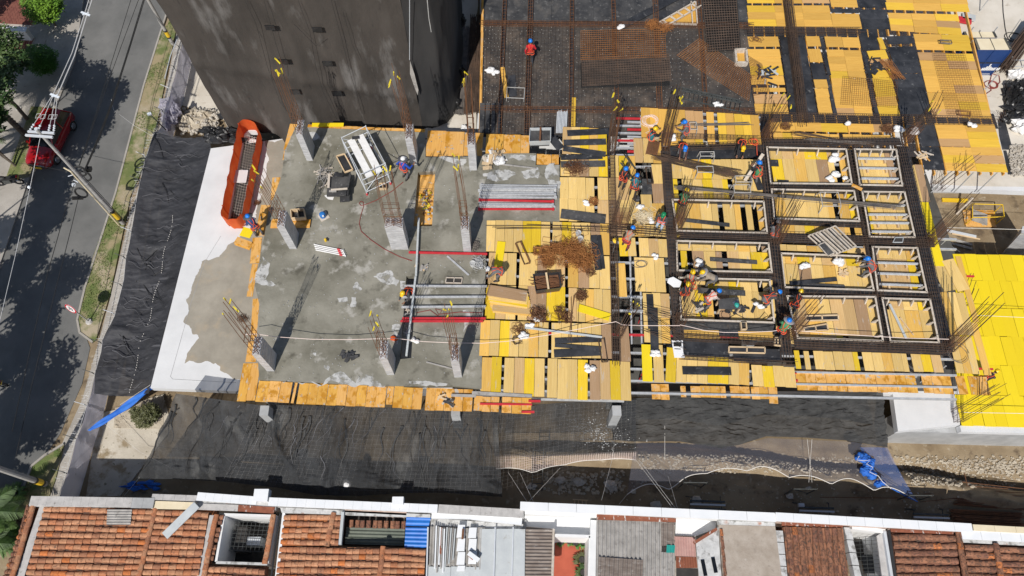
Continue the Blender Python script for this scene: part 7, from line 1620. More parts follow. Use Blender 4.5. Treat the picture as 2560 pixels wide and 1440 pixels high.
for a in (('person in a red shirt and blue helmet walking alone on the black back deck',1325,157,ZB,5, 'walk', 's_red', 't_dark',HB_),('person in blue overalls and white helmet with dark sun brim, touching a column',1013,446,0,-35, 'reach', 's_blue', 't_grey', 'h_white', 'h_brim'),('person in navy overalls and blue helmet with grey brim at the left slab edge',650,588,0,40, 'work', 's_navy', 't_grey',HB_, 'h_brim'),
('person in a yellow helmet crouching in the slot by the steel beams',1022,738,-.3,150, 'crouch', 's_dark', 't_dark',HY_),('person in a white helmet and pale grey shirt bending over boards',1246,696,0,95, 'bend', 's_grey', 't_grey', 'h_white'),('person in a black shirt and blue helmet watching on the yellow walkway',1552,470,0,-30, 'stand', 's_black', 't_dark',HB_),('person in a teal shirt and blue helmet stepping beside the ladder opening',1580,490,0,-15, 'work', 's_teal', 't_dark',HB_),
('person in a green helmet and light jeans facing the middle of the deck',1647,573,0,150, 'stand', 's_dark', 't_jean', 'h_green'),('person in maroon trousers and blue helmet reaching over the crossing cage',1562,618,0,-35, 'stoop', 's_tan', 't_maroon',HB_),('person in a yellow helmet and teal vest seated tying the upright cage',1626,358,0,-60, 'sit', 's_black', 't_khaki',HY_,None,True,1.07, 's_teal'),('person in a grey shirt and blue helmet standing behind the upright cage',1708,352,0,80, 'work', 's_grey', 't_grey',HB_),
('person in a dark brown shirt and blue helmet bending over the black boards',1700,392,0,175, 'stoop', 's_brown', 't_grey',HB_),('person in black with a yellow helmet bending at the far beam',1845,384,0,170, 'bend', 's_black', 't_dark',HY_),('person in a blue helmet lifting a long timber by the thick cage',1882,460,.0,20, 'work', 's_black', 't_grey',HB_,None,True,1.07, 's_green'),('person in a green shirt and yellow helmet crouching by the left frame',1704,512,0,-20, 'crouch', 's_green', 't_dark',HY_),
('person in a grey shirt half hidden by the middle upright cage',1932,592,0,-10, 'crouch', 's_grey', 't_grey', 'h_greybrim'),('person in a brown shirt and yellow helmet behind a colleague near the papers',1714,722,0,-10, 'stand', 's_tan', 't_dark',HY_),('person in a dark shirt and yellow helmet nearest the white papers',1704,752,0,0, 'stand', 's_dark', 't_dark',HY_),('person in grey brown overalls and yellow helmet bending over the slim cage',1768,712,0,75, 'bend', 's_tan', 't_grey',HY_, 'h_greybrim',False),
('person in a beige shirt and blue helmet leaning over the cutting table',1762,765,0,-65, 'stoop', 's_beige', 't_grey',HB_),('person in a dark grey shirt and blue helmet stretching right over the beam',1908,762,0,-70, 'bend', 's_dark', 't_grey',HB_),('person in black with a yellow helmet beside the thick middle cage',1974,776,0,-20, 'stoop', 's_black', 't_dark',HY_),('person in a green shirt and blue helmet with pale brim at the front cage',1940,842,.1,-35, 'work', 's_green', 't_dark',HB_, 'h_greybrim'),
('person in a grey shirt and blue helmet bending in the right frame',2160,688,0,60, 'stoop', 's_grey', 't_grey',HB_),('person in black and yellow helmet on the low yellow deck under the edge',2438,960,ZT+.06,-60, 'stoop', 's_black', 't_dark',HY_)):person(*a)
dg=bpy.context.evaluated_depsgraph_get();dg.update()
NEWM=[(o,bpy.data.meshes.new_from_object(o.evaluated_get(dg)),fg) for o,fg in PEND]
for o,me,fg in NEWM:
 o.modifiers.clear()
 if fg is not None:
  bm=bmesh.new();bm.from_mesh(me);vv=[bm.verts.new(v) for v in fg.v]
  for f in fg.f:
   try:bm.faces.new([vv[i] for i in f]).smooth=True
   except ValueError:pass
  bm.to_mesh(me);bm.free()
 old=o.data;me.name=old.name;o.data=me;bpy.data.meshes.remove(old)
# ------------------------------------------------------------------ loose things lying about
def plank(lab,x0,y0,x1,y1,w_,mt,z=.03,th=.03,name='plank',cat='board',z1=None):
 return tag(MB().beam(P(x0,y0,z+th/2),P(x1,y1,(z if z1 is None else z1)+th/2),w_,th).build(name,M[mt]),lab,cat)
for a in (('black panel on the yellow boards, farthest of the upper stack',1418,333,1522,328,.42, 'black'),('black panel second in the upper stack, scuffed along the edge',1409,357,1515,354,.42, 'black'),('black panel laid slightly askew in the upper stack',1408,371,1514,386,.36, 'black',.06),('short black panel in front of the askew one',1402,394,1506,391,.34, 'black'),('dusty grey panel under the rusty wire tangle',1402,411,1513,409,.42, 'blackdusty'),('dusty grey panel lying aslant behind the left cage rows',1402,534,1514,548,.60, 'blackdusty',.05),
('black plank standing lengthwise beside the walkway cage',1484,588,1496,675,.36, 'black'),('second black plank tight against the walkway cage',1498,588,1508,672,.22, 'black'),('black plank farthest of the three near the front cage',1387,852,1503,848,.30, 'black'),('narrow black plank crossed between two others at the front',1387,863,1503,872,.20, 'black',.07),('black plank nearest of the three near the front cage',1385,884,1503,879,.42, 'black'),('long black plank running away on the walkway, upper',1624,736,1629,822,.36, 'black'),('long black plank running away on the walkway, lower',1634,770,1637,882,.42, 'black',.06),
('clean black plank on the front yellow edge',1706,926,1828,928,.42, 'black'),('spotted black plank across the second row left frame',1711,550,1824,563,.22, 'blackdusty',.1),('spotted black plank across the third row left frame',1775,648,1893,656,.22, 'blackdusty',.1),('black plank tilted inside the third row middle frame',1975,709,2092,698,.22, 'black',.1),('dusty plank beside the tilted one in the third row',2000,711,2112,717,.2, 'blackdusty',.08),('tiny black offcut in the back row frame',1944,452,1972,453,.12, 'black',.08),('small black panel at the left of the back row frame',1922,407,1946,408,.45, 'black'),('black board leaning by the worker with the timber',1884,425,1902,475,.36, 'black',.1),
('black topped board set on the timber ends behind the cutting crew',1745,726,1863,733,.30, 'blackdusty',.45,.06),('loose bright yellow board on the left of the stirrup deck',1254,604,1243,678,.44, 'board_new'),('yellow board lying askew near the front of the stirrup deck',1446,769,1524,793,.42, 'board_new',.04),('bright yellow board on the far edge of the wet floor',780,312,859,312,.26, 'board_new',.04),('yellow board leaning near the worker at the left edge',604,578,630,585,.55, 'board_new',.3),('yellow board standing on the left edge deck',683,505,690,548,.45, 'board_new',.0) if 0 else ('small yellow board by the back corner of the frames',2130,462,2155,474,.2, 'board_edge',.42),
('yellow lath lying on the back deck behind the walkway',1435,244,1433,316,.24, 'board_back',ZB+.1),('yellow lath beside the steel chair frame on the back deck',1256,168,1266,244,.26, 'board_back',ZB+.1),('timber held up by the worker at the thick cage',1862,452,1908,385,.18, 'lumber',.3,.06, 'timber', 'timber',1.2),('pale lath on the grey spill by the cardboard scraps',1248,410,1340,421,.09, 'fibro',.1),('grey steel angle across the front boards',1312,819,1505,843,.1, 'zinc',.08,.05, 'angle', 'steel angle'),('grey angle lying in the nearest right corner frame',2224,760,2266,848,.12, 'zinc',.06,.05, 'angle', 'steel angle'),('thin wooden lath beside the grey angle in the corner frame',2250,794,2284,838,.06, 'wood',.06),('white lath lying on the wet floor near the front',1066,905,1130,922,.07, 'fibro'),('toothed aluminium strip lying diagonally on the wet floor',1118,640,1172,688,.1, 'steel'),
('black panel leaning by the near end of the slot',838,900,905,884,.2, 'blackdusty',.08) if 0 else ('pale plank at the front left of the cement splashed net',1180,982,1330,990,.16, 'fibro',.02),('concrete plank across the front edge by the red beams',1128,988,1190,990,.14, 'fibro'),('black panel piece on the yellow boards by the small tub',1380,345,1402,372,.5, 'black')):plank(*a)
for k in range(4):plank(('leftmost', 'second', 'third', 'rightmost')[k]+' upright dark panel in the stack at the left end of the black deck',1206+k*14,258,1204+k*14,332,.30-.05*k, 'blackdusty' if k<2 else 'black',ZB+.1+.03*k,.05)
# steel: stack of beams, single beams over the slot
for k in range(14):
 y=463+k*4.6;red=k in (8,13);x0,x1=1203+R.uniform(-3,3),1383+R.uniform(-5,5)
 a,c=P(x0,y,.08+.07*(k%3)),P(x1,y+R.uniform(-2,4),.08+.07*(k%3));b_=MB();b_.beam(a,c,.09,.10)
 for i in range(24):b_.box(a.lerp(c,(i+.5)/24)+Vector((0,0,.055)),(.05,.06,.014))
 b_.beam(a,a+(a-c).normalized()*.12,.13,.14);b_.beam(c,c+(c-a).normalized()*.12,.13,.14)
 tag(b_.build('steel_beam',M['red' if red else 'steel']),('red painted beam '+('in the middle' if k==8 else 'at the near side')+' of the big steel beam stack') if red else 'galvanized toothed beam in the big stack on the wet floor', 'beam', 'steel beams stacked on the wet floor')
for a in (('long red beam crossing the wet floor behind the two middle columns',1022,631,1218,635, 'red',.1),('upper red beam of the pair near the front of the slot',1006,796,1214,796, 'red',.16),('lower red beam of the pair near the front of the slot',1001,803,1208,803, 'red',.16),('galvanized beam across the slot, farthest',1011,715,1218,716, 'steel',.16),('galvanized beam across the slot, middle',1004,743,1214,742, 'steel',.16),('galvanized beam across the slot, nearest',1004,768,1214,766, 'steel',.16),('long perforated beam lying along the slot, far half',1047,545,1040,690, 'zinc',.27),('long perforated beam lying along the slot, near half',1039,692,1016,890, 'zinc',.27),('steel edge beam along the front yellow boards',1325,998,1560,1003, 'steel',-.3)):
 lab,x0,y0,x1,y1,m_,z=a;A,B=P(x0,y0,z),P(x1,y1,z);b_=MB().beam(A,B,.10,.10)
 for i in range(20):b_.box(A.lerp(B,(i+.5)/20)+Vector((0,0,.055)),(.05,.05,.014))
 tag(b_.build('steel_beam',M[m_]),lab, 'beam')
for k in range(4):
 a,c=P(785+k*1.5,611+k*4.5,.06),P(858+k*2,626+k*4.5,.06);t_=thing('steel_prop', 'white prop with red collar in the bundle on the wet floor', 'prop',a, 'white props with red collars')
 MB().bar(a,c,.035,7).build('tube',M['bag'],t_);MB().bar(a.lerp(c,.8),a.lerp(c,.9),.055,8).build('collar',M['red'],t_);MB().bar(c,c+(c-a).normalized()*.03,.08,8).build('end_plate',M['steel'],t_)
for k in range(8):
 a=P(1394+k*3.4,276+R.uniform(-3,3),ZB+.1+.05*(k%2));c=P(1391+k*3.4,332,ZB+.1+.05*(k%2));tag(MB().bar(a,c,.035,7).build('steel_tube',M['palegrey']), 'pale steel tube in the bundle at the front of the black deck', 'tube', 'pale tubes bundled on the black deck')
for k in range(11):
 x=1578 if k<5 else 1388;tag(MB().beam(P(1540+28*(k%2),296+k*9.2,-.2),P(1604,297+k*9.2,-.2),.1,.1).build('red_beam',M['red' if k%3==0 else 'steel']), 'short '+('red' if k%3==0 else 'grey')+' beam end in the row beside the far yellow deck', 'beam', 'beam ends under the far yellow deck')
# scaffold tower
t_=thing('scaffold_tower', 'light tube scaffold tower with two white planks on the wet floor', 'scaffold',P(925,430,0));fl,fr_,rl,rr_=P(918,487,0),P(977,460,0),P(872,398,0),P(930,370,0);up=Vector((0,0,1));hh=2.1
for p in (fl,fr_,rl,rr_):MB().bar(p+up*.12,p+up*hh,.026,7).build('upright',M['palegrey'],t_);MB().lathe([(.06,0),(.06,.14),(.03,.16)],8,p).build('caster',M['red'],t_)
for h in (.3,1.0,1.5,2.05):
 for a,c in ((fl,fr_),(rl,rr_)):MB().bar(a+up*h,c+up*h,.022,6).build('rung',M['palegrey'],t_)
for h in (.5,1.95):
 for a,c in ((fl,rl),(fr_,rr_)):MB().bar(a+up*h,c+up*h,.02,6).build('side_rail',M['palegrey'],t_)
for a,c in ((fl,fr_),(rr_,rl)):MB().bar(a+up*.35,c+up*1.95,.02,6).build('brace',M['palegrey'],t_)
for a,c in ((fl,rl),(rr_,fr_)):MB().bar(a+up*.3,c+up*1.9,.02,6).build('brace',M['palegrey'],t_)
for f in (.30,.68):MB().beam(fl.lerp(fr_,f)+up*1.55,rl.lerp(rr_,f)+up*1.55,.40,.05).build('plank',M['bag'],t_)
plank('black offcut lying on the white scaffold planks',880,345,898,343,.2, 'black',1.62)
# timber work and rubbish
def frame_px(lab,pts,z,h=.08,w_=.06,mt='wood',fill='black',bars_=1,name='shutter_frame',cat='timber frame'):
 q=poly(pts,z);t_=thing(name,lab,cat,sum(q,Vector())/4)
 for i in range(4):MB().beam(q[i],q[(i+1)%4],w_,h).build('rail',M[mt],t_)
 for i in range(bars_):MB().beam(bil(q,(i+1)/(bars_+1),0),bil(q,(i+1)/(bars_+1),1),w_,h).build('crossbar',M[mt],t_)
 if fill:MB().prism(q,z-h/2,z-h/2+.02).build('panel',M[fill],t_)
 return t_
for a in (('dark lined timber frame on top of the rubbish stack',[(841,391),(861,385),(882,424),(862,431)],.9,.1,.06, 'wood', 'black',0),('wooden shutter with two black fields on the black boards in front',[(1822,867),(1912,869),(1912,883),(1822,881)],.12),('small upright timber frame near the green shirted worker',[(1937,845),(1952,845),(1953,865),(1936,863)],.2),('shutter with black fields in the nearest middle frame, upper',[(2014,790),(2095,788),(2096,800),(2015,802)],.12),('shutter with black fields in the nearest middle frame, lower',[(2008,820),(2067,810),(2070,825),(2012,829)],.12),('small black box frame on the wet floor under the scaffold',[(949,460),(966,459),(967,472),(948,473)],.12,.2,.03),('flat box frame lying near the third column on the wet floor',[(1116,694),(1156,695),(1154,708),(1114,707)],.08,.1,.04, 'lumber', 'dark'),('square black lined frame by the left front column',[(728,527),(760,524),(764,546),(730,548)],.35,.3,.05, 'wood', 'black'),('timber box rim standing on the front black board strip',[(1851,806),(1864,805),(1866,824),(1853,825)],.3,.2,.05, 'wood', 'dark',0),('small yellow shutter box on the right walkway edge of the frames',[(2160,648),(2178,646),(2180,660),(2162,662)],.12,.1,.04, 'lumber', 'black',1),('open steel tray lying across the right hand cage',[(2238,594),(2258,594),(2256,606),(2232,606)],.45,.06,.03, 'zinc', 'dark',0)):frame_px(*a)
for k in range(7):
 o_=k*9;frame_px('timber shutter in the heap on the third row, '+('lowest', 'second lowest', 'third from the bottom', 'middle', 'third from the top', 'second from the top', 'topmost')[k],[(2020+o_,590-k*3.2),(2034+o_,584-k*3.2),(2092+o_*.9,634-k*3),(2078+o_*.9,640-k*3)],.5+.07*k,.08,.05, 'lumber', 'black' if k%2 else None,0)
frame_px('black tray with offcut wood by the tilted heap',[(2046,612),(2062,606),(2086,632),(2070,640)],.75,.05,.04, 'lumber', 'blackdusty',0)
t_=thing('rubbish_stack', 'tall stack of cement smeared black panels and scraps on the wet floor', 'panel stack',P(848,470,0))
for k in range(9):
 c=P(846+R.uniform(-2,2),467+R.uniform(-2,2),.05+k*.075);board('panel',t_,c,1.12+R.uniform(-.12,.1),1.15+R.uniform(-.1,.1),.06,R.uniform(-.05,.05),M['blackdusty'])
for x,y,w_,h,m_ in ((846,437,.5,.26, 'black'),(822,452,.12,.9, 'lumber'),(872,452,.12,.95, 'blackdusty'),(848,473,.9,.1, 'lumber'),(832,478,.4,.1, 'fibro')):board('scrap',t_,P(x,y,.78+R.uniform(0,.05)),w_,h,.05,R.uniform(-.1,.1),M[m_])
plank('grey slab piece leaning at the foot of the rubbish stack',850,497,874,495,.42, 'blackdusty',.25,.1);tag(MB().prism(poly([(811,489),(823,484),(837,487),(832,500),(820,498)],.02),.012,.02).build('paper_sheet',M['bag']), 'crumpled white paper by the foot of the rubbish stack', 'paper')
def scraps(lab,px,py,rx,ry,n,l0,l1,mts,z=.03,name='offcut_pile',part='offcut',w0=.06,w1=.14,cat='offcuts'):
 t_=thing(name,lab,cat,P(px,py,z))
 for i in range(n):p=P(px+R.gauss(0,.45)*rx,py+R.gauss(0,.45)*ry,z+R.uniform(0,.12));board(part,t_,p,R.uniform(w0,w1),R.uniform(l0,l1),.025,R.uniform(0,3.1),M[R.choice(mts)])
scraps('splintered pale laths fanned out left of the rubbish stack',808,432,22,24,34,.2,.7,['fibro', 'lumber', 'fibro'],.05,w0=.03,w1=.07);scraps('cardboard and board scraps on the dry render by the third column',1232,396,34,22,26,.25,.75,['wood', 'lumber', 'bag', 'wood'],.05,w1=.3);scraps('black offcuts heaped on the left of the striped deck',1914,186,20,30,24,.2,.9,['black', 'zinc', 'black'],ZB+.05);scraps('black offcuts strewn on the middle of the striped deck',2186,165,18,36,18,.25,.9,['black'],ZB+.05,w1=.22);scraps('black offcuts and tools under the cutting table',1835,772,40,12,22,.12,.45,['black', 'blackdusty'],.04);scraps('grey offcuts left of the cutting table',1752,772,14,16,14,.2,.7,['blackdusty', 'lumber'],.04);scraps('short wooden stubs on the right of the third row frame',2108,684,14,12,12,.15,.3,['wood'],.05);scraps('timber scraps at the front edge of the wet floor',1112,1000,20,12,9,.2,.5,['lumber', 'blackdusty', 'wood'],.0);scraps('dark rags and offcuts on the wet floor near the front',872,888,26,10,12,.2,.5,['blackdusty', 'black'],.04,w1=.2);scraps('boards knocked loose at the upper end of the slot',1062,668,18,10,8,.2,.5,['wood', 'fibro'],.04);scraps('timber offcuts by the rag heap at the back right corner',2310,385,20,14,10,.4,.9,['board_edge', 'lumber', 'wood'],ZB+.1);scraps('white and grey crumbs of concrete in the long slot',1066,505,14,40,60,.05,.2,['dry', 'fibro', 'ribbon', 'rust'],-.4, 'slot_debris', 'crumb',.04,.12, 'debris');scraps('splinters and plastic at the foot of the near slot',1020,800,9,70,40,.08,.4,['fibro', 'lumber', 'dry'],-.28, 'slot_debris', 'crumb',.03,.08, 'debris')
t_=thing('cutting_table', 'low black topped cutting table covered in dust between the crew', 'table',P(1822,760,0));q=poly([(1795,748),(1846,743),(1853,772),(1798,772)],.7);MB().prism(q,.66,.70).build('top',M['blackdusty'],t_)
for p in q:m=sum(q,Vector())/4;p=p.lerp(m,.12);MB().beam(p-Vector((0,0,.05)),Vector((p.x,p.y,0)),.08,.08).build('leg',M['wood'],t_)
t_=thing('circular_saw', 'teal hand held circular saw on the cutting table', 'power tool',P(1842,760,.7));MB().blob(P(1842,762,.8),.12,.16,.1,amp=.05).build('motor',M['cyan'],t_);MB().box(P(1840,757,.72),(.3,.2,.02),.4).build('base_plate',M['chrome'],t_);MB().path([P(1838,756,.78),P(1842,755,.9),P(1847,757,.86)],.025,6).build('handle',M['print'],t_)
def boardstack(lab,pts,n,z,off,mt='board_edge'):
 t_=thing('board_stack',lab, 'board stack',P(pts[0][0],pts[0][1],z))
 for k in range(n):
  q=poly([(x+off[0]*(n-k)+R.uniform(-1,1),y+off[1]*(n-k)+R.uniform(-1,1)) for x,y in pts],z+k*.034);ctr=sum(q,Vector())/4;u=q[1]-q[0];board('board',t_,ctr,u.length,(q[3]-q[0]).length*.8,.028,math.atan2(u.y,u.x)+R.uniform(-.03,.03),M[mt])
boardstack('fanned stack of yellow plywood boards left of the rusty box',[(1220,705),(1316,720),(1313,750),(1217,738)],8,.03,(1.4,4.6), 'board');boardstack('pair of yellow boards in front of the fanned stack',[(1232,757),(1328,768),(1324,788),(1230,776)],3,.04,(1,2), 'board');boardstack('short stack of yellow boards behind the left middle column',[(680,545),(776,547),(776,566),(680,566)],4,.02,(-.5,1.4));boardstack('stack of boards beside the worker at the left edge',[(592,588),(630,600),(620,618),(586,606)],4,-.1,(.8,2.5))
def tub(lab,pts,h,mt,fillm,n,strap,part='rod'):
 q=poly(pts,0);m=sum(q,Vector())/4;t_=thing('steel_skip',lab, 'skip',m)
 for i in range(4):a,c=q[i],q[(i+1)%4];MB().hull4([a.lerp(m,.12),c.lerp(m,.12),c.lerp(m,.17),a.lerp(m,.17)],[a+Vector((0,0,h)),c+Vector((0,0,h)),c.lerp(m,.05)+Vector((0,0,h)),a.lerp(m,.05)+Vector((0,0,h))]).build('side',M[mt],t_)
 MB().prism([p.lerp(m,.1) for p in q],.0,h*.62).build('filling',M[fillm],t_);MB().beam((q[0]+q[1])/2+Vector((0,0,h+.04)),(q[2]+q[3])/2+Vector((0,0,h+.04)),.1,.06).build('strap',M[strap],t_)
 for i in range(n):p=bil(q,R.uniform(.15,.85),R.uniform(.3,.85));p.z=h*.64+R.uniform(0,.12);a=R.uniform(-.25,.25);d=Vector((math.cos(a),math.sin(a),0))*R.uniform(.3,.55);MB().bar(p-d,p+d,.025,4).build(part,M['rust'],t_)
tub('black box full of rusty rod offcuts with a strap across',[(1331,696),(1397,692),(1402,730),(1338,738)],.55, 'black', 'rust',40, 'wood');tub('steel tub of grey mortar with a bar across, by the far walkway',[(1324,334),(1377,333),(1376,366),(1322,368)],.55, 'zinc', 'blackdusty',0, 'rust')
def ringpile(lab,px,py,rx,ry,n,sx,sy,mt='rustbright',z=.05,h=.2,flat_=1.2,ang=None,r=.011,cat='stirrups'):
 t_=thing('stirrup_pile',lab,cat,P(px,py,z));b_=MB()
 for i in range(n):
  c=P(px+R.gauss(0,.5)*rx,py+R.gauss(0,.5)*ry,z+R.uniform(0,h));rot=Matrix.Rotation(R.uniform(0,6.28) if ang is None else ang+R.uniform(-.12,.12),3, 'Z')@Matrix.Rotation(R.gauss(0,.35)*flat_,3, 'X')@Matrix.Rotation(R.gauss(0,.35)*flat_,3, 'Y');w_,l=sx*R.uniform(.85,1.1),sy*R.uniform(.85,1.1)
  q=[c+rot@Vector((a*w_/2,e*l/2,0)) for a,e in ((-1,-1),(1,-1),(1,1),(-1,1))];b_.path(q,r,3,closed=True)
 b_.build('stirrups',M[mt],t_,kind='stuff')
for a in (('big tangled heap of rusty stirrups in the middle of the yellow deck',1428,632,44,34,260,.3,.42, 'rustbright',.05,.45),('tangle of stirrups trailing right of the big heap',1468,652,22,24,70,.3,.4, 'rustbright',.05,.25),('neat bundle of square stirrups, leftmost of the row',1343,627,5,5,22,.34,.34, 'rustbright',.05,.3,.25,0),('neat bundle of square stirrups beside the leftmost one',1364,624,5,5,20,.32,.3, 'rustbright',.05,.3,.25,0),('neat bundle of square stirrups touching the big heap',1390,620,9,8,40,.34,.36, 'rustbright',.05,.35,.25,0),('dense stacked stirrups in front of the neat row',1368,648,16,14,60,.42,.3, 'rustbright',.05,.3,.2,.1),('loose stirrup bunch above the black plank',1476,680,6,5,14,.3,.36, 'rust'),('round brown stirrup coil near the front of the deck',1453,738,8,7,30,.4,.34, 'rust'),('stirrup coil with white rag at the front of the deck',1348,787,16,14,50,.36,.5, 'rust'),('small stirrup coil near the gap at the front',1398,774,8,4,12,.42,.24, 'rust',.05,.1),('flat stirrup heap in front of the small coil',1411,790,18,8,24,.5,.22, 'rust',.05,.1),('loose stirrups scattered by the white bags at front left',1300,824,20,14,18,.3,.4, 'rust',.04,.05,.4),('two crossed stirrups near the pink rope',1291,850,5,4,6,.36,.4, 'rebar',.04,.05,.3),('yellowish tangle of stirrups on the walkway',1607,541,20,14,60,.34,.4, 'cream',.05,.12,.6),('rust tangle with rags on the dusty grey panel',1438,418,26,16,60,.2,.4, 'rust',.08,.2),('rust coil beside the rag on the far walkway panels',1484,503,6,5,18,.36,.3, 'rustbright',.05,.2,.2),('orange rust coil of wire by the stair opening',1632,62,12,7,40,.5,.34, 'rustbright',ZB+.2,.3),('rust wire bunch next to the orange coil by the stair opening',1664,68,14,9,34,.5,.2, 'rustbright',ZB+.2,.2),('rusty stirrups scattered at the back left of the striped deck',1888,100,16,6,12,.3,.26, 'rust',ZB+.05,.04,.2),('brown rusty tangle near the rags at the back right',2222,322,16,8,30,.3,.34, 'rust',ZB+.1,.25),('brown spool of stirrups on the strip behind the frames',1964,315,8,4,20,.36,.3, 'rust',ZB+.1,.15,.2),('red brown stirrup pile at the foot of the middle thick cage',1962,795,9,8,36,.26,.3, 'rust',.2,.3),('grey wire heap beside the small bucket on the wet floor',1197,658,12,16,70,.14,.2, 'steel',.05,.3),('grey wire heap by the third middle column',1190,612,6,12,40,.12,.16, 'rebargrey',.05,.25),('dark wire ring on the terrace edge by the left column',609,795,10,9,30,.22,.26, 'rebar',-.1,.2),('brown bucket of wire on the terrace near the barrier',643,508,4,4,14,.2,.2, 'rust',ZT+.1,.1)):ringpile(*a)
for k,(x0,y0,x1,y1,w_,m_,lab) in enumerate(((1295,607,1318,660,.30, 'rust', 'long narrow rusty stirrup frame lying on the boards'),(1620,420,1626,460,.3, 'rebar', 'single thin rectangular stirrup on the walkway boards'),(1222,796,1225,850,.0, 'rust', 'x'),(1503,848,1512,905,.3, 'rebar', 'long stirrup frames stacked by the near walkway cage'),(2040,105,2108,103,.3, 'rebargrey', 'x'),(2350,105,2378,106,.25, 'rebargrey', 'thin hooked bars on the far right yellow boards'),(2395,283,2424,286,.3, 'rust', 'small rusty cage box on the brown mesh stack'))):
 if lab=='x':continue
 zz=ZB+.25 if x0>2000 else .05;a,c=P(x0,y0,zz),P(x1,y1,zz);d=c-a;s_=Vector((-d.y,d.x,0)).normalized()*w_/2;b_=MB()
 for j in range(4):b_.path([p+Vector((R.uniform(-.03,.03),R.uniform(-.03,.03),.03*j)) for p in (a-s_,c-s_,c+s_,a+s_)],.016,4,closed=True)
 tag(b_.build('stirrup',M[m_]),lab, 'stirrups')
def crumple(lab,px,py,s_,z=.05,mt='bag',name='sack',cat='sack',fl_=.5):
 b_=MB();c=P(px,py,z);rg=random.Random(int(px*31+py))
 for i in range(4):b_.blob(c+Vector((rg.uniform(-.6,.6)*s_,rg.uniform(-.5,.5)*s_,s_*.15)),s_*rg.uniform(.45,.75),s_*rg.uniform(.35,.6),s_*fl_*rg.uniform(.5,.9),rg,.24,12,8)
 tag(b_.build(name,M[mt],smooth=True),lab,cat)
for a in (('white rag by the rust coil on the far walkway panels',1465,508,.22),('white rag next to the dark sheet on the walkway',1598,515,.24),('crumpled white sack by the yellowish stirrups',1626,552,.24),('white sack hanging on the deck edge left of the thick cage',1638,642,.22),('white rag inside the front stirrup coil',1344,795,.26),('white sack among the stirrups at the front left',1325,812,.24),('open white sack by the pink rope at the front left',1311,838,.28),('white sack with a tail on the front brown boards',1474,920,.28),('crumpled pale sack in the third row left frame',1742,658,.30,.1),('twisted white sack in the third row middle frame',2014,668,.30,.1),('white sack lying far right in the back row frame',2082,395,.42,.1),('white sack in the middle of the back row frame',2090,438,.32,.1),('white sack near the joist frame in the back row',2074,450,.30,.1),('pale pink rag beside the sacks in the back row',2112,445,.18,.1),('white cloth lying on the black deck near the tower, left piece',1222,176,.34,ZB+.08),('white cloth lying on the black deck near the tower, right piece',1240,184,.26,ZB+.08),('white sheet hanging off the shutter by the heap',2096,658,.36,.2),('white rag on the rebar at the back right corner',2246,326,.34,ZB+.3),('white and rusty rag heap leaning on the back right cage',2282,330,.34,ZB+.3),('white twisted rag on the far right cage',2430,312,.26,ZB+.5),('white rag at the front of the striped deck',2118,310,.24,ZB+.3),('white plastic bag on the cross beam of the black deck',1554,67,.28,ZB+.3),('white cement bag on the black ladder frame',1796,264,.28,ZB+.3),('white sack on the black front net',862,1210,.3,-3.7),('pinkish open sack standing on the front boards',1637,884,.28,.1),('white rag among the cardboard scraps',1246,402,.36,.15),('white sack by the fourth front column',1164,322,.30,ZT+.2),('orange plastic scrap beside the front middle column',983,843,.24,.05, 'orange'),('white rag beside the front middle column',935,850,.0),('pale sack leaning at the near slot end',1037,852,.22,.05),('white sack held by the worker stretching right',1897,765,.26,.5),('dark sheet lying on the walkway by the white rag',1596,500,.26,.03, 'black'),('white glove coloured bundle held at the upright cage',1684,346,.26,.6)):
 if a[3]>0:crumple(*a)
t_=tag(MB().prism(poly([(1671,696),(1683,692),(1704,704),(1700,718),(1684,718),(1668,706)],.7),.685,.7).build('drawing_sheet',M['paper']), 'large white drawing sheets beside the two workers with yellow helmets', 'paper')
t_=thing('plan_board', 'white papers with a dark picture pinned by a tool at the front left cage', 'papers',P(1693,872,.1));MB().prism(poly([(1679,851),(1707,851),(1708,880),(1713,894),(1686,894)],.12),.10,.12).build('sheet',M['paper'],t_);MB().prism(poly([(1684,855),(1704,855),(1704,866),(1684,866)],.125),.122,.127).build('picture',M['print'],t_);MB().bar(P(1686,872,.14),P(1702,873,.14),.02,5).build('tool',M['darksteel'],t_)
for px,py,lab,m_ in ((1445,588, 'pale bucket of grey mortar by the far cage bars, upper', 'bucket'),(1450,602, 'pale bucket with a dark tool in it, lower of two', 'bucket'),(1182,664, 'small pale bucket beside the grey wire heap', 'bucket')):
 c=P(px,py,.01);t_=thing('bucket',lab, 'bucket',c);MB().lathe([(.12,0),(.155,.32),(.14,.32),(.125,.25)],16,c).build('shell',M[m_],t_);MB().lathe([(.13,0),(.13,.02)],14,c+Vector((0,0,.24))).build('mortar',M['grey_conc'],t_);MB().path([c+Vector((.15*math.cos(a),0,.32-.1*math.sin(a))) for a in [math.pi*i/8 for i in range(9)]],.008,4).build('handle',M['steel'],t_)
t_=thing('water_jug', 'blue water jug on a small square board on the wet floor', 'jug',P(808,540,.02));board('board',t_,P(809,541,.03),.52,.5,.03,.6,M['lumber']);MB().lathe([(.15,0),(.17,.03),(.17,.26),(.12,.33),(.05,.35)],14,P(808,541,.05)).build('body',M['toolblue'],t_);MB().lathe([(.05,0),(.05,.06)],8,P(808,541,.40)).build('cap',M['signwhite'],t_)
t_=thing('bottle', 'yellow spray bottle standing on the wet floor by the props', 'bottle',P(815,602,0));MB().lathe([(.07,0),(.075,.18),(.03,.24)],10,P(815,602,0)).build('body',M['yellowpaint'],t_);MB().box(P(814,602,.28),(.06,.12,.07)).build('nozzle',M['yellowpaint'],t_)
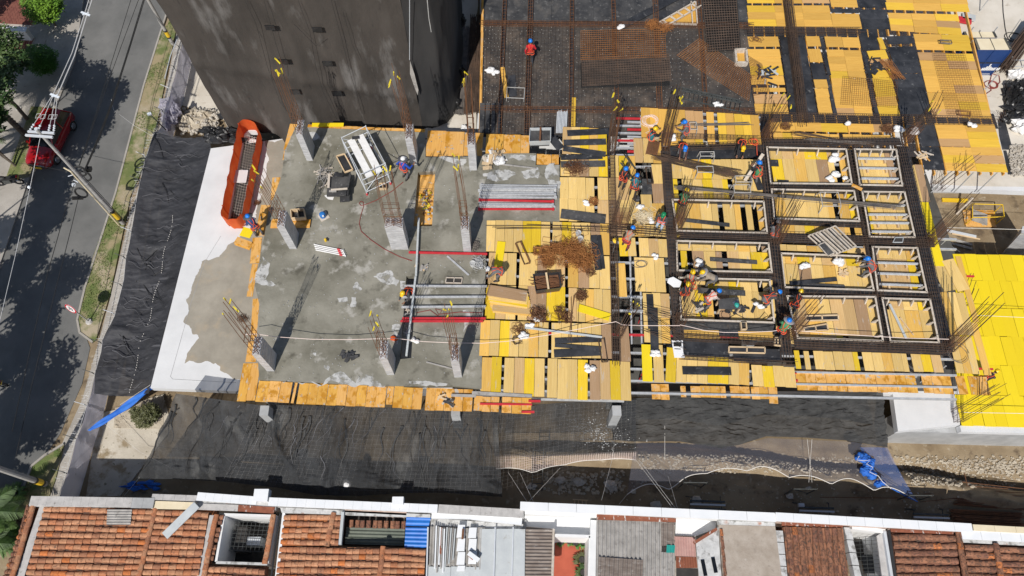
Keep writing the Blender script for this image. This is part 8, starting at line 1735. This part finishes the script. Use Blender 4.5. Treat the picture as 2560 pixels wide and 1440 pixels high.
t_=thing('lifting_hook', 'yellow and black tool lying in the walkway cage', 'tool',P(1537,601,.3));MB().blob(P(1537,601,.42),.12,.17,.08,amp=.15).build('body',M['yellowpaint'],t_);MB().path([P(1534,596,.45),P(1540,598,.5),P(1541,606,.45)],.025,6).build('handle',M['print'],t_)
def line(lab,pts,z,r,mt,name='hose',cat='hose'):tag(MB().path([P(p[0],p[1],p[2] if len(p)>2 else z) for p in pts],r,5).build(name,M[mt]),lab,cat)
line('thin dark red hose curling over the wet floor',[(1008,455),(980,478),(940,501),(912,512),(902,514),(898,508),(902,503),(909,506),(909,516),(903,535),(898,558),(903,578),(925,598),(960,622),(1000,642),(1030,652)],.02,.022, 'hose');line('dark hose looping beyond the red beams on the wet floor',[(1040,782),(1075,775),(1095,790),(1105,776),(1088,772),(1096,786),(1150,780),(1205,782)],.03,.02, 'hose')
RP='rope'
for lab,pts in (('pink white rope strung across the front columns of the wet floor',[(614,836,1.0),(640,835,1.2),(690,842,1.0),(780,848,.7),(870,849,.6),(940,847,.8),(990,846,1.1),(1060,854,.7),(1130,857,.6),(1205,858,.4),(1270,853,.3),(1380,836,.5),(1470,818,.8),(1540,804,1.1)]),('pink white rope from the walkway cage to the front left frame',[(1540,804,1.1),(1556,812,.8),(1600,814,.5),(1700,814,.9)]),('pink white rope sagging in front of the front left frame',[(1700,812,.9),(1728,818,.7),(1760,826,.5),(1810,831,.4),(1870,831,.5),(1930,828,.7),(1980,820,1.0)]),('thin pale string from the front cage across the nearest frames',[(1985,826,.8),(2110,836,.6),(2260,845,.7),(2372,848,1.0)])):line(lab,pts,0,.016, 'pinkrope',RP,RP)
loop('loose pink white rope heaped on the far yellow boards',1625,303,.04,.42,.38,0,.014, 'pinkrope',RP,RP,6,((1640,320),(1614,332),(1630,340),(1620,316)));loop('dark cable loops on the cutting deck',1812,788,.03,.3,.25,0,.012, 'cable', 'cable', 'cable',2,((1840,785),(1870,800),(1900,795),(1912,780),(1920,790),(1905,798)));loop('thin wire ring at the front right corner boards',2395,884,.1,.5,.5,0,.012, 'rebargrey', 'wire', 'wire',2);loop('grey hose ring by the maroon trousered worker',1600,660,.03,.35,.2,0,.012, 'rebargrey', 'cable', 'cable',3);loop('orange safety lanyard at the far beam end',1885,355,.5,.2,.2,0,.02, 'strap', 'lanyard', 'lanyard',2,((1892,370),(1893,388)));loop('orange safety lanyard at the belt of the crew by the papers',1732,716,.7,.18,.16,0,.02, 'strap', 'lanyard', 'lanyard',2)
def fan(lab,x0,y0,x1,y1,n,w0,w1,mt,z,r=.012,sl=.1):bars('rebar_bundle',lab, 'rebar',[(x0+R.uniform(-16,16),y0+R.uniform(-w0,w0),x1+R.uniform(-22,22),y1+R.uniform(-w1,w1),z+R.uniform(0,.1),z+R.uniform(0,.1)) for _ in range(n)],r,mt)
fan('long bundle of grey brown bars lying over the second row of frames',1700,470,2240,518,26,5,9, 'rebargrey',.5);fan('fan of rusty bars lying across the left cage toward the walkway',1640,392,1838,436,34,8,10, 'rebar',.45);fan('small grey bar bundle on the far yellow boards',1738,311,1868,309,14,4,4, 'rebargrey',.1);fan('dark bars lying behind the back row of frames',1990,334,2165,362,12,5,3, 'rebar',.2);fan('grey bars lying beside the far cage of the back row',2015,348,2170,358,10,3,3, 'rebargrey',.3);fan('loose bars over the front yellow boards left of the frames',1560,765,1770,800,5,20,22, 'rebar',.3);fan('thin bars crossing at the front left of the frames',1600,800,1700,852,6,30,26, 'rebar',.2);fan('two bars lying along the walkway by the thin upright cage',1440,740,1436,850,4,3,3, 'rust',.1);fan('brush of bright rust wire on the striped deck',2214,150,2248,196,30,3,5, 'rustbright',ZB+.1,.01);fan('grey bundle of bars leaning along the tower side',1170,70,1155,285,60,6,4, 'rebargrey',ZT+.3,.02);fan('brown bundle of bars along the black deck edge',1192,40,1180,280,70,6,4, 'rebar',ZT+.5,.02);fan('stiff long bars beside the end of the diagonal bundle',2220,500,2225,512,0,1,1, 'rebar',.3) if 0 else None
# ladders and stands
ladder('ladder', 'black steel ladder leaning into the square opening of the walkway',(1556,396),(1622,482),.62,9, 'darksteel',1.0,-1.4);ladder('ladder_cage', 'long black ladder like steel cage on the black back deck',(1696,232),(1856,268),.75,14, 'darksteel',ZB+.35,None, 'steel frame');ladder('ladder_cage', 'second rail pair of the long black steel cage on the back deck',(1700,222),(1850,254),.2,12, 'darksteel',ZB+.75,None, 'steel frame')
MB().prism(poly([(1604,447),(1628,447),(1631,486),(1607,486)],-.03),-.06,-.03).build('hatch_cover',M['blackdusty'],DN)
ladder('grate', 'rusty grate of bars by the seated worker',(1636,352),(1628,388),.62,14, 'rust',.45,.35, 'grate')
for k,(px,py,w_,d_,lab) in enumerate(((1757,438,.9,.4, 'grey tube stand under the rusty fan of bars'),(1762,400,.8,.3, 'pale tube stand behind the rusty fan of bars'),(1852,462,.9,.4, 'pale tube stand beside the worker with the timber'),(1848,486,.9,.5, 'grey tube stand under the long bar bundle, left'),(2066,512,1.0,.9, 'pale tube stand in the second row middle frame'),(1728,330,.4,.5, 'grey box shaped stand beside the grey shirted worker'))):
 c=P(px,py,0);t_=thing('tube_stand',lab, 'stand',c, 'tube stands on the deck')
 for s_ in (-1,1):
  for e in (-1,1):MB().bar(c+Vector((s_*w_/2,e*d_/2,.6)),c+Vector((s_*w_/2*1.1,e*d_/2*1.3,0)),.025,6).build('leg',M['pole'],t_)
  MB().bar(c+Vector((s_*w_/2,-d_/2,.6)),c+Vector((s_*w_/2,d_/2,.6)),.025,6).build('rail',M['pole'],t_)
 MB().bar(c+Vector((-w_/2,d_/2,.6)),c+Vector((w_/2,d_/2,.6)),.025,6).build('rail',M['pole'],t_);MB().bar(c+Vector((-w_/2,-d_/2,.6)),c+Vector((w_/2,-d_/2,.6)),.025,6).build('rail',M['pole'],t_)
t_=thing('chair_frame', 'bare steel chair like frame with a black mat on the back deck', 'steel frame',P(1288,230,ZB));q=poly([(1268,218),(1312,220),(1310,246),(1266,244)],ZB+.35)
for i in range(4):MB().bar(q[i],q[(i+1)%4],.025,6).build('rail',M['pole'],t_);MB().bar(q[i],q[i]-Vector((0,0,.3)),.025,6).build('leg',M['pole'],t_)
MB().prism(poly([(1270,190),(1288,186),(1292,240),(1272,242)],ZB+.08),ZB+.05,ZB+.08).build('mat',M['black'],t_)
cr=MB()
for _ in range(520):cr.blob(P(R.uniform(650,1200),R.uniform(330,950),.015),*(3*[R.uniform(.008,.035)]),amp=.4,n=5,m=3)
tag(cr.build('floor_crumbs',M['grey_conc'],kind='stuff'), 'small crumbs of concrete scattered over the wet grey floor', 'crumbs')
